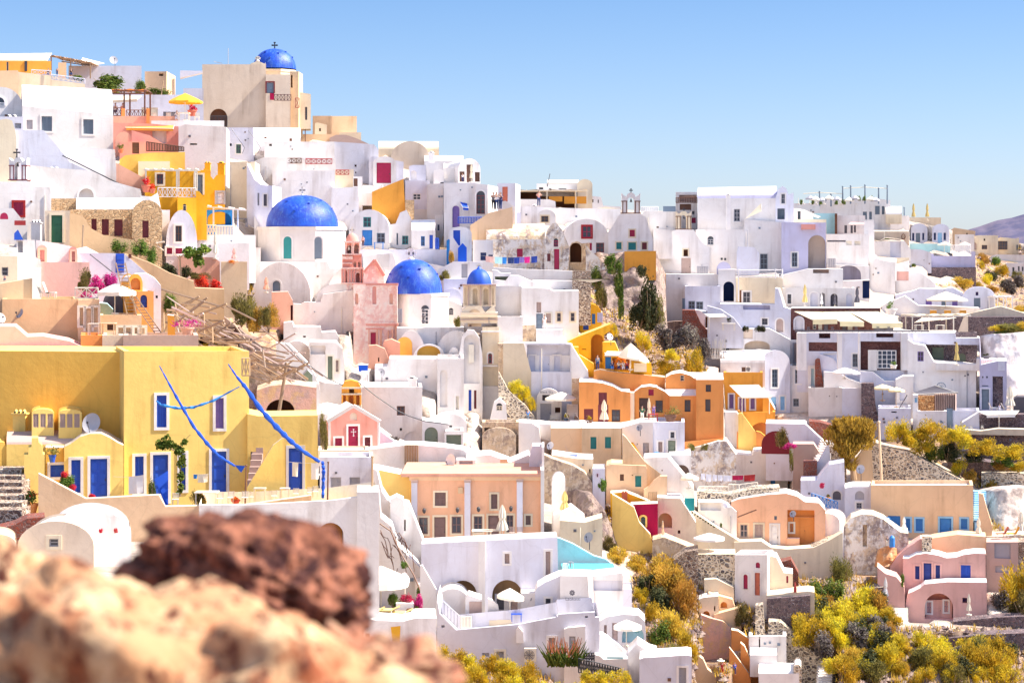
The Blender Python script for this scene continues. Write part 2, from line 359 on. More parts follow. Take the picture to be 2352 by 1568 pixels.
def HS(label,out,WL='white',ops=(),d=None,dep=7.0,rot=0,roof='white',name='house',cat=None,par=.3,root=None,part='wall',
          ext=None,group=None,dd=0.0,rec=.16,drop=0):
    """one built volume. out: (x0,top,x1,bottom) box | ('v',x0,top,x1,spring,bottom) vault end | ('p',[(x,y)..],bottom) profile |
    ('s',x0,top,x1,eave,bottom) barrel roof along the front"""
    global LAST
    sv=None
    if out[0]=='v':prof=arc(out[1],out[2],out[3],out[4]);yb=out[5]
    elif out[0]=='p':prof=list(out[1]);yb=out[2]
    elif out[0]=='s':
        ye=out[4]if hasattr(out[4],'__len__')else(out[4],out[4]);yt=out[2]if hasattr(out[2],'__len__')else(out[2],out[2])
        prof=[(out[1],ye[0]),(out[3],ye[1])];yb=out[5];sv=yt;par=0
    else:prof=[(out[0],out[1]),(out[2],out[1])];yb=out[3]
    prof=[(ux(x),uy(y))for x,y in prof];yb=uy(yb);x0,x1=prof[0][0],prof[-1][0]
    d=D0((x0+x1)/2,yb)if d is None else d+DSH
    d+=dd
    if out[0]=='p':par=0
    fr=Fac(x1 if rot>=0 else x0,d-DSH,rot+math.degrees(math.atan(((x0+x1)/2-CX)/F)))
    pr=[(fr.t(x),fr.z(x,y))for x,y in prof]
    zb=min(fr.z(x0,yb),fr.z(x1,yb))
    if ext is None:
        q=[fr.W(t,w_,0)for t in(pr[0][0],pr[-1][0])for w_ in(0,)];ext=min(2.2,max(.6,.6+zb-min(ground_z(p.x,p.y)for p in q)));FOOT.append((x0,x1,min(p[1]for p in prof),yb,d+(dep if dep<1 else min(dep,3))))
    zb-=ext
    loop=pr+[(pr[-1][0],zb),(pr[0][0],zb)]
    zt=max(z for _,z in pr)
    if zt<-1 and not sv and not drop and dep>3:dep=min(dep,max(3,1/(1/d-12/(-zt*F))-d if-zt*F/d>12 else 9))
    own=root is None
    if own:
        c=fr.W((pr[0][0]+pr[-1][0])/2,0,zb+ext)
        root=TH(name,label,cat or name.replace('_',' '),c,group)
    wb,rb=MB(),MB();W=fr.W

    holes,filled=[],[]
    for o in ops:
        hl,bb=hole_loop(fr,o)
        ok=all(inside(p,loop)for p in hl)and bb[1]-bb[0]>.1
        for(b2)in[h[1]for h in holes]:
            if bb[0]<b2[1]+.03 and bb[1]>b2[0]-.03 and bb[2]<b2[3]+.03 and bb[3]>b2[2]-.03:ok=False
        kk=o[0][-1]
        rc=(o[7]if len(o)>7 else{'n':1.2,'g':.8,'a':1.2}.get(kk,rec))
        if ok:holes.append((hl,bb));filled.append((o,hl,bb,rc))
        else:filled.append((o,hl,bb,-.03))
    vl=[[V_((t,z,0))for t,z in loop]]+[[V_((t,z,0))for t,z in h[0]]for h in holes]
    flat=[v for l_ in vl for v in l_]
    if holes:
        wb.add([W(v.x,0,v.y)for v in flat],tessellate_polygon(vl))
    else:wb.q(*[W(v.x,0,v.y)for v in flat])
    for(o,hl,bb,rc)in filled:
        if rc>0:
            n=len(hl)
            for i in range(n):
                a,b=hl[i],hl[(i+1)%n]
                wb.q(W(a[0],0,a[1]),W(b[0],0,b[1]),W(b[0],rc,b[1]),W(a[0],rc,a[1]))

    wb.q(*[W(t,dep,z)for t,z in loop])
    for(t,z)in(pr[0],pr[-1]):wb.q(W(t,0,z),W(t,dep,z),W(t,dep,zb),W(t,0,zb))
    if sv:
        n=14;zt0=(HY-uy(sv[0]))/F*(d+dep/2);zt1=(HY-uy(sv[1]))/F*(d+dep/2)
        (ta,za),(tb_,zb_)=pr
        ring=lambda t,ze,zt,i,o=0:W(t,dep/2-(dep/2+o)*math.cos(math.pi*i/n),ze+(zt-ze+o)*math.sin(math.pi*i/n))
        for i in range(n):
            rb.q(ring(ta,za,zt0,i,-.02),ring(tb_,zb_,zt1,i,-.02),ring(tb_,zb_,zt1,i+1,-.02),ring(ta,za,zt0,i+1,-.02))
        for(t,ze,zt)in((ta,za,zt0),(tb_,zb_,zt1)):wb.q(*[ring(t,ze,zt,i)for i in range(n+1)])
    else:
        for i in range(len(pr)-1):
            (ta,za),(tb_,zb_)=pr[i],pr[i+1];L=abs(tb_-ta)
            flatish=abs(za-zb_)<.12*max(L,.01)
            if L<.6*abs(za-zb_)and L<.25*abs(za-zb_):
                wb.q(W(ta,0,za),W(tb_,0,zb_),W(tb_,dep,zb_),W(ta,dep,za));continue
            if par>0 and flatish and L>1.3 and dep>1.5:
                e=.28
                A,B,Cc,Dd=(ta,0,za),(tb_,0,zb_),(tb_,dep,zb_),(ta,dep,za)
                ia,ib,ic,id_=(ta+e,e,za),(tb_-e,e,zb_),(tb_-e,dep-e,zb_),(ta+e,dep-e,za)
                for p,q_,r_,s_ in((A,B,ib,ia),(B,Cc,ic,ib),(Cc,Dd,id_,ic),(Dd,A,ia,id_)):wb.q(W(*p),W(*q_),W(*r_),W(*s_))
                lo=[(p[0],p[1],p[2]-par)for p in(ia,ib,ic,id_)];hi=(ia,ib,ic,id_)
                for k in range(4):wb.q(W(*hi[k]),W(*hi[(k+1)%4]),W(*lo[(k+1)%4]),W(*lo[k]))
                rb.q(*[W(*p)for p in lo])
            elif(par>0 or drop)and dep>1.5:
                e,g=.3,drop or .12
                wb.q(W(ta,0,za),W(tb_,0,zb_),W(tb_,e,zb_),W(ta,e,za));wb.q(W(ta,e,za),W(tb_,e,zb_),W(tb_,e,zb_-g),W(ta,e,za-g))
                rb.q(W(ta,e,za-g),W(tb_,e,zb_-g),W(tb_,dep,zb_-g),W(ta,dep,za-g))
            else:
                rb.q(W(ta,0,za),W(tb_,0,zb_),W(tb_,dep,zb_),W(ta,dep,za))
    wo=mk(part,wb,WL,root)
    if own and not sv and WL in('white','pale','ice','cream')and len(ops)<3 and pr[-1][0]-pr[0][0]>3:
        g=random.Random(int(x0*7+yb));hz=min(z for _,z in pr)
        for i in range(g.choice((1,2,2,3))):
            t_=pr[0][0]+(pr[-1][0]-pr[0][0])*g.uniform(.1,.9);z_=hz-g.uniform(.5,1.6);k=g.uniform(.06,.13)
            if any(b[0]-.3<t_<b[1]+.3 and b[2]-.3<z_<b[3]+.3 for _,_,b,_ in filled):continue
            vb=MB();vb.box(W,t_-k,t_+k,-.09,.02,z_-k*.8,z_+k);mk('vent',vb,g.choice(('p:dgrey','p:brown','p:slate')),root,smooth=None)
        if g.random()<.35:t_=pr[0][0]+(pr[-1][0]-pr[0][0])*g.uniform(.08,.92);vb=MB();vb.bar(W(t_,-.06,hz-.4),W(t_,-.06,zb),.04);mk('drain_pipe',vb,g.choice(('p:grey','p:linen')),root)
    if rb.f:mk('coping' if part=='face' else 'roof',rb,roof,root if own or part=='wall' else wo)
    for(o,hl,bb,rc)in filled:fill_opening(fr,root,o,hl,bb,rc)
    root_d[root.name]=d-DSH;LAST=root;root_f[root.name]=fr
    return root
root_d={};root_f={}
def dof(o):return root_d[o.name]
def WL(label,out,mat='white',ops=(),name='wall',cat='wall',dep=.45,**k):
    k.setdefault('par',0);k.setdefault('roof',mat if mat in('white','cream','sand')else mat)
    return HS(label,out,mat,ops,dep=dep,name=name,cat=cat,part='face',**k)
# ---------------------------------------------------------------- domes, towers, stairs
def dome(root,x0,x1,yt,yb,d,mat='dome',part='dome',squash=1.0,rib=0):
    xc=(x0+x1)/2;c=pt(xc,yb,d);r=(ux(x1)-ux(x0))/2/F*d;h=(uy(yb)-uy(yt))/F*d
    mb=MB();n,m=40,14;vs=[]
    for j in range(m+1):
        a=math.pi/2*j/m;rr=r*math.cos(a)**.92;z=h*math.sin(a)
        if rib:rr*=1
        for i in range(n):
            t=math.tau*i/n;k=1+(rib*.04*(abs(math.sin(t*4))-.5)if rib else 0)
            vs.append(c+V_((rr*k*math.cos(t),rr*k*math.sin(t)*squash,z)))
    mb.add(vs,[(j*n+i,j*n+(i+1)%n,(j+1)*n+(i+1)%n,(j+1)*n+i)for j in range(m)for i in range(n)])
    o=mk(part,mb,mat,root,smooth=60)
    if r>2:
        kb=MB()
        for t,a in((-2.2,.9),(-1.2,.8),(-.4,.95),(-.1,.6),(-2.8,.6),(-1.7,.5)):
            p=c+V_((r*math.cos(a)*math.cos(t),r*math.cos(a)*math.sin(t),h*math.sin(a)));kb.box(WF(p),-.12,.12,-.2,.1,-.04,.1)
        mk('peg',kb,mat,o)
    return o
def octagon(root,x0,x1,yt,yb,d,mat,ops_c=(),ops_r=(),part='drum',ext=1.0):
    """eight-sided drum; ops_c on the face towards the view, ops_r on the next face to the right, given in tile px"""
    xc=(x0+x1)/2;c=pt(xc,yb,d);r=(ux(x1)-ux(x0))/2/F*d;zt=(HY-uy(yt))/F*(d-r);zb=c.z-ext
    mb=MB();cs=[]
    rr=r/math.cos(math.pi/8)
    for i in range(8):
        t=math.tau*(i+.5)/8;cs.append((c.x+rr*math.cos(t),c.y+rr*math.sin(t)))
    for i in range(8):
        a,b=cs[i],cs[(i+1)%8];mb.q((a[0],a[1],zb),(b[0],b[1],zb),(b[0],b[1],zt),(a[0],a[1],zt))
    mb.q(*[(a[0],a[1],zt)for a in cs])
    for i in range(8):
        a,b=cs[i],cs[(i+1)%8];A=[c.x+(p-c.x)*1.03 for p in(a[0],b[0])];B=[c.y+(p-c.y)*1.03 for p in(a[1],b[1])]
        mb.q((A[0],B[0],zt-.3),(A[1],B[1],zt-.3),(A[1],B[1],zt+.03),(A[0],B[0],zt+.03));mb.q((A[0],B[0],zt+.03),(A[1],B[1],zt+.03),(c.x,c.y,zt+.05))
        mb.q((A[0],B[0],zt-.3),(A[1],B[1],zt-.3),(b[0],b[1],zt-.3),(a[0],a[1],zt-.3))
    o=mk(part,mb,mat,root)
    hw=rr*math.sin(math.pi/8)
    for ops,r_,cx_,cy_ in((ops_c,0,c.x-hw,c.y-r),(ops_r,-45,c.x+hw,c.y-r)):
        fr=Fac(0,1,r_);fr.cx,fr.cy=cx_,cy_
        for op in ops:
            hl,bb=hole_loop(fr,op);fill_opening(fr,root,op,hl,bb,-.03)
    return o
def cross_mb(mb,p,h,th=.06):
    f=WF(p);mb.box(f,-th/2,th/2,-th/2,th/2,0,h);mb.box(f,-h*.32,h*.32,-th/2*.9,th/2*.9,h*.58,h*.58+th)
    for s_ in(-1,1):mb.box(f,s_*h*.32-th,s_*h*.32+th,-th*.45,th*.45,h*.55,h*.61+th)
    mb.box(f,-th,th,-th*.45,th*.45,h-.02,h+th)
def cross(root,x,yt,yb,d,mat='p:iron',th=.09):
    p=pt(x,yb,d);mb=MB();cross_mb(mb,p,(uy(yb)-uy(yt))/F*d,th);mb.sphere(p,th*1.2,8,6);return mk('cross',mb,mat,root)
def bell(root,x,yt,w,d,mat='p:iron'):
    s_=w*S/F*d/2;p=pt(x,yt,d);mb=MB()
    mb.lathe(p,[(.02,0),(s_*.4,-s_*.1),(s_*.55,-s_*.7),(s_*.7,-s_*1.5),(s_,-s_*2),(s_*.9,-s_*2.05)],12);mb.bar(p+V_((0,0,.15)),p,.03)
    return mk('bell',mb,mat,root)
def belfry(root,x0,x1,yt,yb,yband,mat='white',bmat='p:red',d=200.,dep=1.0,horns=True):
    """gable belfry: two pillars, an open arch, side horns; yt = crown of the arch block"""
    w=x1-x0;pw=w*.30;xm=(x0+x1)/2
    prof=[(x0,yt+w*.34)]
    if horns:prof+=[(x0-w*.02,yt+w*.02),(x0+w*.09,yt+w*.14),(x0+w*.25,yt+w*.24)]
    prof+=[(xm-w*.22,yt+w*.12),(xm-w*.12,yt+w*.02),(xm,yt),(xm+w*.12,yt+w*.02),(xm+w*.22,yt+w*.12)]
    if horns:prof+=[(x1-w*.25,yt+w*.24),(x1-w*.09,yt+w*.14),(x1+w*.02,yt+w*.02)]
    prof+=[(x1,yt+w*.34)]
    fr=Fac(ux(x1),d,0);pr=[(fr.t(ux(x)),fr.z(ux(x),uy(y)))for x,y in prof];zb=fr.z(ux(x0),uy(yb))
    loop=pr+[(pr[-1][0],zb),(pr[0][0],zb)]
    hl,bb=hole_loop(fr,('a',xm-w*.19,yt+w*.26,xm+w*.19,yb-4))
    mb=MB();vl=[[V_((t,z,0))for t,z in loop],[V_((t,z,0))for t,z in hl]]
    tr=tessellate_polygon(vl);fl=[v for l_ in vl for v in l_]
    for y in(0,dep):mb.add([fr.W(v.x,y,v.y)for v in fl],tr)
    for lp in(loop,hl):
        for i in range(len(lp)):
            a,b=lp[i],lp[(i+1)%len(lp)];mb.q(fr.W(a[0],0,a[1]),fr.W(b[0],0,b[1]),fr.W(b[0],dep,b[1]),fr.W(a[0],dep,a[1]))
    o=mk('belfry',mb,mat,root)
    if bmat:
        for(a,b)in((x0-w*.03,x0+pw),(x1-pw,x1+w*.03)):
            bm=MB();bm.box(fr.W,fr.t(ux(a)),fr.t(ux(b)),-.06,dep+.06,fr.z(ux(a),uy(yband+w*.05)),fr.z(ux(a),uy(yband)));mk('band',bm,bmat,o)
        bm=MB();bm.box(fr.W,fr.t(ux(x0-w*.06)),fr.t(ux(x1+w*.06)),-.1,dep+.1,zb,fr.z(ux(x0),uy(yb-w*.05)))
        mk('band',bm,bmat,o)
        for xx in(x0+w*.02,x0+pw-w*.07,x1-pw+w*.02,x1-w*.07):
            cm=MB();cm.box(fr.W,fr.t(ux(xx)),fr.t(ux(xx+w*.05)),-.04,.1,zb+.1,fr.z(ux(xx),uy(yband)));mk('pilaster',cm,bmat,o)
    bell(root,xm,yt+w*.36,w*.16,d+dep/2)
    return o
def ST(label,xb,yb,xt,yt,w,mat='white',n=None,side=None,d0=None,d1=None,name='stairs',root=None):
    """flight from (xb,yb) at the foot to (xt,yt) at the head, px; w = width px"""
    d0=d0 or D0(ux(xb),uy(yb));d1=d1 or min(D0(ux(xt),uy(yt)),d0+14);n=n or max(5,int((uy(yb)-uy(yt))/F*d0/.2))
    if d1<=d0:d1=d0+3
    mb=MB();ht=(pt(xt,yt,d1).z-pt(xb,yb,d0).z)/n
    for i in range(n):
        f=i/n;g=(i+1)/n
        a=pt(xb+(xt-xb)*f,yb,d0+(d1-d0)*f);b=pt(xb+(xt-xb)*f+w,yb,d0+(d1-d0)*f)
        z0=pt(xb,yb,d0).z;zt_=z0+ht*(i+1);dy=(d1-d0)/n
        sx=(pt(xb+(xt-xb)*g,yb,d0+(d1-d0)*g).x-a.x)
        mb.box(WF((0,0,0)),min(a.x,a.x+sx)-.01,max(b.x,b.x+sx),a.y,a.y+dy+.6,zt_-ht*1.5-1.2,zt_)
    if root:return mk('stairs',mb,mat,root)
    o=mk(name,mb,mat,None,loc=pt(xb,yb,d0),smooth=None);return tag(o,label,'stairs')
def pole(label,x0,y0,x1,y1,d=None,r=.06,mat='p:wood2',name='pole',cat='pole',d1=None):
    d=d or D0(ux(x1),uy(y1));mb=MB();a=pt(x1,y1,d);a.z-=.5;mb.bar(a,pt(x0,y0,d1 or d),r,r*.8,8);mb.sphere(pt(x0,y0,d1 or d),r*1.2,8,6)
    return tag(mk(name,mb,mat,None,loc=a),label,cat)
def LT(label,x0,y0,x1,y1,d=None,mat='p:brown',n=None,y0b=None,y1b=None,name='railing',root=None,posts=False):
    """railing panel with crossed bars; y0,y1 top/bottom at the left, y0b,y1b at the right"""
    y0b=y0 if y0b is None else y0b;y1b=y1 if y1b is None else y1b
    d=d or D0(ux((x0+x1)/2),uy(max(y1,y1b)));mb=MB();P=lambda u,v:pt(x0+(x1-x0)*u,(y0+(y0b-y0)*u)*(1-v)+(y1+(y1b-y1)*u)*v,d)
    W_=(P(1,0)-P(0,0)).length;H=(P(0,0)-P(0,1)).length;n=n or max(1,round(W_/max(H,.4)));r=.032
    mb.bar(P(0,0),P(1,0),r*1.3);mb.bar(P(0,1),P(1,1),r*1.3)
    for i in range(n+1):mb.bar(P(i/n,0),P(i/n,1),r*1.2)
    for i in range(n):
        if posts:[mb.bar(P((i+k/4)/n,0),P((i+k/4)/n,1),r*.6)for k in(1,2,3)]
        else:mb.bar(P(i/n,0),P((i+1)/n,1),r*.9);mb.bar(P(i/n,1),P((i+1)/n,0),r*.9)
    if root:return mk('railing',mb,mat,root)
    return tag(mk(name,mb,mat,None,loc=P(.5,1)),label,'railing')
# ---------------------------------------------------------------- small things
def UM(label,xc,yt,x0,x1,yr,yb,mat='c:canvas',d=None,val=.18,group=None,pm='p:linen',tilt=0,n=8):
    d=d or D0(ux(xc),uy(yb));r=(ux(x1)-ux(x0))/2/F*d;top=pt(xc,yt,d);rim=pt((x0+x1)/2,yr,d);b=pt(xc,yb,d)
    root=TH('parasol',label,'parasol',b,group);root_d[root.name]=d
    mb=MB();mb.bar((b.x,b.y,b.z-.1),(top.x,top.y,top.z-.05),.035);mk('pole',mb,pm,root)
    cb=MB();N=n*3;rings=[]
    for(f,k)in((0.02,0),(.35,.30),(.7,.64),(1,1)):
        ring=[]
        for i in range(N):
            t=math.tau*i/N+.3;sag=1-.05*f*(0 if i%3==0 else 1)
            zz=top.z+(rim.z-top.z)*k+tilt*f*math.cos(t)*r
            ring.append(V_((top.x+(rim.x-top.x)*k+r*f*sag*math.cos(t),d+r*f*sag*math.sin(t),zz-(.0 if i%3==0 else .03*f))))
        rings.append(ring)
    rings.append([v-V_((0,0,val))for v in rings[-1]])
    cb.add([v for r_ in rings for v in r_],[(k*N+i,k*N+(i+1)%N,(k+1)*N+(i+1)%N,(k+1)*N+i)for k in range(4)for i in range(N)]+[tuple(range(N))])
    mk('canopy',cb,mat,root,smooth=20)
    rb=MB()
    for i in range(n):rb.bar((top.x,d,top.z-.12),rings[3][i*3]-V_((0,0,.05)),.014,n=4)
    rb.bar((b.x,b.y,b.z),(b.x,b.y,b.z+.08),.25,n=12);mk('frame',rb,pm,root)
    return root
def UC(label,xc,yt,yb,mat='c:canvas',d=None,w=None,group=None):
    d=d or D0(ux(xc),uy(yb));b=pt(xc,yb,d);t=pt(xc,yt,d);H=t.z-b.z;r=(w*S/F*d/2)if w else H*.12
    root=TH('folded_parasol',label,'parasol',b,group);root_d[root.name]=d
    mb=MB();mb.bar((b.x,b.y,b.z-.1),(t.x,t.y,t.z),.035);mb.bar(b,b+V_((0,0,.08)),.25,n=12);mk('pole',mb,'p:linen',root)
    cb=MB();N=20;prof=[(.03,1),(.25,.93),(.55,.78),(.62,.62),(.42,.52),(.55,.48),(.85,.34),(1.,.22)];vs=[]
    for(k,z)in prof:
        for i in range(N):
            tt=math.tau*i/N;q=r*k*(1 if i%2 else .72);vs.append((b.x+q*math.cos(tt),b.y+q*math.sin(tt),b.z+H*(z+(.015 if i%2 else-.01))))
    cb.add(vs,[(j*N+i,j*N+(i+1)%N,(j+1)*N+(i+1)%N,(j+1)*N+i)for j in range(len(prof)-1)for i in range(N)]+[tuple(range(N))])
    mk('canopy',cb,mat,root,smooth=None);return root
def dish(label,xc,yc,w,ybase=None,d=None,mat='p:grey',az=-30,el=25):
    d=d or D0(ux(xc),uy(ybase or yc+w));c=pt(xc,yc,d);r=w*S/F*d/2;b=pt(xc,(ybase or yc+w*.8),d);b=V_((c.x+.1,c.y+.25,b.z))
    root=TH('satellite_dish',label,'satellite dish',b)
    m=Matrix.Rotation(R(az),3,'Z')@Matrix.Rotation(R(90-el),3,'X')
    mb=MB();n=20;vs=[];ks=[0,.35,.7,1]
    for k in ks:
        for i in range(n):
            t=math.tau*i/n;vs.append(c+m@V_((r*k*math.cos(t),r*1.1*k*math.sin(t),r*.28*(k*k-1))))
    mb.add(vs,[(j*n+i,j*n+(i+1)%n,(j+1)*n+(i+1)%n,(j+1)*n+i)for j in range(3)for i in range(n)]);mk('reflector',mb,mat,root)
    ab=MB();foc=c+m@V_((0,-r*.2,r*.95));ab.bar(c+m@V_((0,-r*1.05,0)),foc,.02);ab.box(WF(foc),-.05,.05,-.05,.05,-.06,.06)
    mk('receiver',ab,'p:iron',root)
    sb=MB();sb.bar((b.x,b.y,b.z-.2),(b.x,b.y,c.z),.035);sb.bar((b.x,b.y,c.z),c+m@V_((0,0,-r*.3)),.03);mk('mast',sb,'p:iron',root);return root
def CH(label,x0,yt,x1,yb,d=None,mat='white',caps=2,ext=1.):
    d=(d or D0(ux(x1),uy(yb)));fr=Fac(ux(x1),d,0);w=fr.t(ux(x1))-fr.t(ux(x0));z1=fr.z(ux(x1),uy(yt));z0=fr.z(ux(x1),uy(yb))-ext;h=z1-z0
    mb=MB();a=-w;W=fr.W
    mb.box(W,a+w*.0,0,0,w*.8,z0,z1-.32*w)
    mb.box(W,a-w*.12,w*.12,-w*.1,w*.9,z1-.32*w,z1-.2*w)
    root=TH('chimney',label,'chimney',W(-w/2,w*.4,z0+ext));mk('stack',mb,mat,root)
    cb=MB()
    for i in range(caps):cb.sphere(W(a+w*(i+.5)/caps,w*.4,z1-.2*w),(w*.42/caps,w*.35,w*.3),10,8)
    cap=mk('cap',cb,mat,root)
    for i in range(caps):hb=MB();hb.box(W,a+w*(i+.3)/caps,a+w*(i+.7)/caps,-w*.02,w*.1,z1-.2*w,z1-.04*w);mk('vent',hb,'p:black',cap,smooth=None)
    return root
def aircon(label,x0,y0,x1,y1,d,mat='p:linen'):
    fr=Fac(ux(x1),d,0);W=fr.W;a,b=fr.t(ux(x0)),fr.t(ux(x1));zt,zb=fr.z(ux(x0),uy(y0)),fr.z(ux(x0),uy(y1))
    root=TH('air_conditioner',label,'air conditioner',W((a+b)/2,0,zb));mb=MB();mb.box(W,a,b,-.35,0,zb,zt);mk('casing',mb,mat,root)
    c=W(a+(b-a)*.42,-.36,(zt+zb)/2);r=(zt-zb)*.38;g=MB()
    for k in(1,.7,.4):
        pts=[c+V_((r*k*math.cos(t*math.tau/16),0,r*k*math.sin(t*math.tau/16)))for t in range(17)]
        for i in range(16):g.bar(pts[i],pts[i+1],.02,n=4)
    for i in range(8):t=i*math.pi/4;g.bar(c,c+V_((r*math.cos(t),0,r*math.sin(t))),.02,n=4)
    mk('fan_guard',g,'p:dgrey',root);return root
def AW(label,pts,d,mat='c:canvas',drop=.25,dd=2.0,name='awning',legs=()):
    """pts: back-left, back-right, front-right, front-left px; the front edge hangs dd metres nearer"""
    a,b=pt(*pts[0],d),pt(*pts[1],d);c,e=pt(*pts[2],d-dd),pt(*pts[3],d-dd)
    root=TH(name,label,'awning',(a+b)/2);mb=MB();n=10;th=V_((0,0,.03));g=[]
    for j in range(4):
        for i in range(n+1):
            u,v=i/n,j/3;p=(a*(1-u)+b*u)*(1-v)+(e*(1-u)+c*u)*v;p.z+=-.05*math.sin(math.pi*v)+.012*(i%2);g.append(p)
    for j in range(3):
        for i in range(n):
            k=j*(n+1)+i;q=[g[k],g[k+1],g[k+n+2],g[k+n+1]];mb.q(*q);mb.q(*[v-th for v in q])
    mk('cloth',mb,mat,root)
    vb=MB();vb.q(e,c,c-V_((0,0,drop)),e-V_((0,0,drop)));vb.q(e+V_((0,.03,0)),c+V_((0,.03,0)),c-V_((0,-.03,drop)),e-V_((0,-.03,drop)));mk('valance',vb,mat,root)
    fb=MB();fb.bar(e,c,.03);fb.bar(a,e-th*2,.03);fb.bar(b,c-th*2,.03)
    mk('frame',fb,'p:linen',root)
    for(x,y)in legs:
        lb=MB();f=(ux(x)-ux(pts[3][0]))/max(1,ux(pts[2][0])-ux(pts[3][0]));p=e*(1-f)+c*f;lb.bar((p.x,p.y,pt(x,y,d-dd).z-.3),p,.045);mk('leg',lb,'p:linen',root)
    return root
def pergola(label,x0,yt,x1,yb,d=None,mat='p:wood',cover=None,n=8,posts=(0,.5,1),dep=3.0,yt1=None,beam=.1,name='pergola'):
    d=d or D0(ux((x0+x1)/2),uy(yb));yt1=yt if yt1 is None else yt1;L,Rr=pt(x0,yt,d),pt(x1,yt1,d);zb=pt(x0,yb,d).z-.3
    root=TH(name,label,'pergola',((L.x+Rr.x)/2,d,zb+.3));Y=V_((0,dep,0))
    for f in posts:
        for y in(0,dep):
            p=L.lerp(Rr,f)+V_((0,y,0));mb=MB();mb.box(WF((p.x,p.y,0)),-beam*.6,beam*.6,-beam*.6,beam*.6,zb,p.z);mk('post',mb,mat,root)
    mb=MB()
    for y in(0,dep):mb.bar(L+V_((-.2,y,0)),Rr+V_((.2,y,0)),beam*.8,n=4)
    for i in range(n+1):p=L.lerp(Rr,i/n)+V_((0,0,beam*1.2));mb.bar(p-V_((0,.4,0)),p+Y+V_((0,.4,0)),beam*.5,n=4)
    mk('beams',mb,mat,root)
    if cover:
        cb=MB();m=8
        for i in range(m):
            for j in range(2):
                q=[]
                for(a,b_)in((i,j),(i+1,j),(i+1,j+1),(i,j+1)):
                    p=L.lerp(Rr,a/m)+Y*(b_/2)+V_((0,0,beam*1.9-.12*(a%2)));q.append(p)
                cb.q(*q)
        mk('cover',cb,cover,root)
    return root
def LO(label,x,y,wpx,mat='c:linen',d=None,flip=1,group=None,name='sun_lounger',tilt=.55):
    d=d or D0(ux(x),uy(y));p=pt(x,y,d);L=wpx*S/F*d;root=TH(name,label,'sun lounger',p,group);f=lambda a,w,z:V_((p.x+flip*a,p.y+w,p.z+z))
    mb=MB();mb.box(f,-L*.5,L*.2,-.3,.3,.27,.33);mk('seat',mb,mat,root)
    b=MB();b.q(f(L*.2,-.3,.3),f(L*.2,.3,.3),f(L*.5,.3,.3+L*tilt),f(L*.5,-.3,.3+L*tilt));b.q(f(L*.22,-.3,.25),f(L*.22,.3,.25),f(L*.53,.3,.3+L*tilt),f(L*.53,-.3,.3+L*tilt));mk('backrest',b,mat,root)
    for a in(-L*.45,L*.18):
        for w in(-.27,.27):lb=MB();lb.box(f,a-.03,a+.03,w-.03,w+.03,-.05,.28);mk('leg',lb,'p:linen',root)
    return root
def chair(label,x,y,hpx=60,mat='p:linen',d=None,flip=1,group=None):
    d=d or D0(ux(x),uy(y));p=pt(x,y,d);s_=hpx*S/F*d/.9;root=TH('chair',label,'chair',p,group);f=lambda a,w,z:V_((p.x+flip*a*s_,p.y+w*s_,p.z+z*s_))
    mb=MB();mb.box(f,-.23,.23,-.23,.23,.42,.46);mk('seat',mb,mat,root)
    b=MB()
    for k in range(4):b.box(f,-.23,.23,.2,.24,.52+.1*k,.58+.1*k)
    for a in(-.22,.22):b.box(f,a-.02,a+.02,.2,.24,.4,.92)
    mk('backrest',b,mat,root)
    for a in(-.2,.2):
        for w in(-.2,.2):lb=MB();lb.box(f,a-.02,a+.02,w-.02,w+.02,-.02,.42);mk('leg',lb,mat,root)
    return root
def table(label,x,y,wpx,d=None,mat='p:linen',h=.74,group=None):
    d=d or D0(ux(x),uy(y));p=pt(x,y,d);w=wpx*S/F*d/2;root=TH('table',label,'table',p,group);f=WF(p)
    mb=MB();mb.box(f,-w,w,-w*.8,w*.8,h-.05,h);mk('tabletop',mb,mat,root)
    for a in(-w*.85,w*.85):
        for b in(-w*.65,w*.65):lb=MB();lb.box(f,a-.03,a+.03,b-.03,b+.03,-.05,h-.05);mk('leg',lb,mat,root)
    return root
def PP(label,x,yb,wpx,hpx,leaf='shrub',potm='terra',d=None,flower=None,leafw=None):
    d=d or D0(ux(x),uy(yb));p=pt(x,yb,d);w=wpx*S/F*d/2;h=hpx*S/F*d;root=TH('potted_plant',label,'potted plant',p)
    ph=h*.42;mb=MB();mb.lathe(p,[(w*.62,0),(w*.75,ph*.4),(w*.9,ph*.8),(w*1.0,ph*.82),(w*1.0,ph),(w*.85,ph),(w*.8,ph*.9)],16);mk('pot',mb,'p:'+potm,root)
    fb=leafblob(p+V_((0,0,ph)),(leafw or w*1.3,leafw or w*1.3,h-ph),260,.05+.04*h);mk('foliage',fb,LM[leaf],root,smooth=None)
    if flower:mk('flowers',leafblob(p+V_((0,0,ph+(h-ph)*.3)),(w*1.2,w*1.2,(h-ph)*.75),70,.05+.03*h,fl=1),flower,root,smooth=None)
    return root
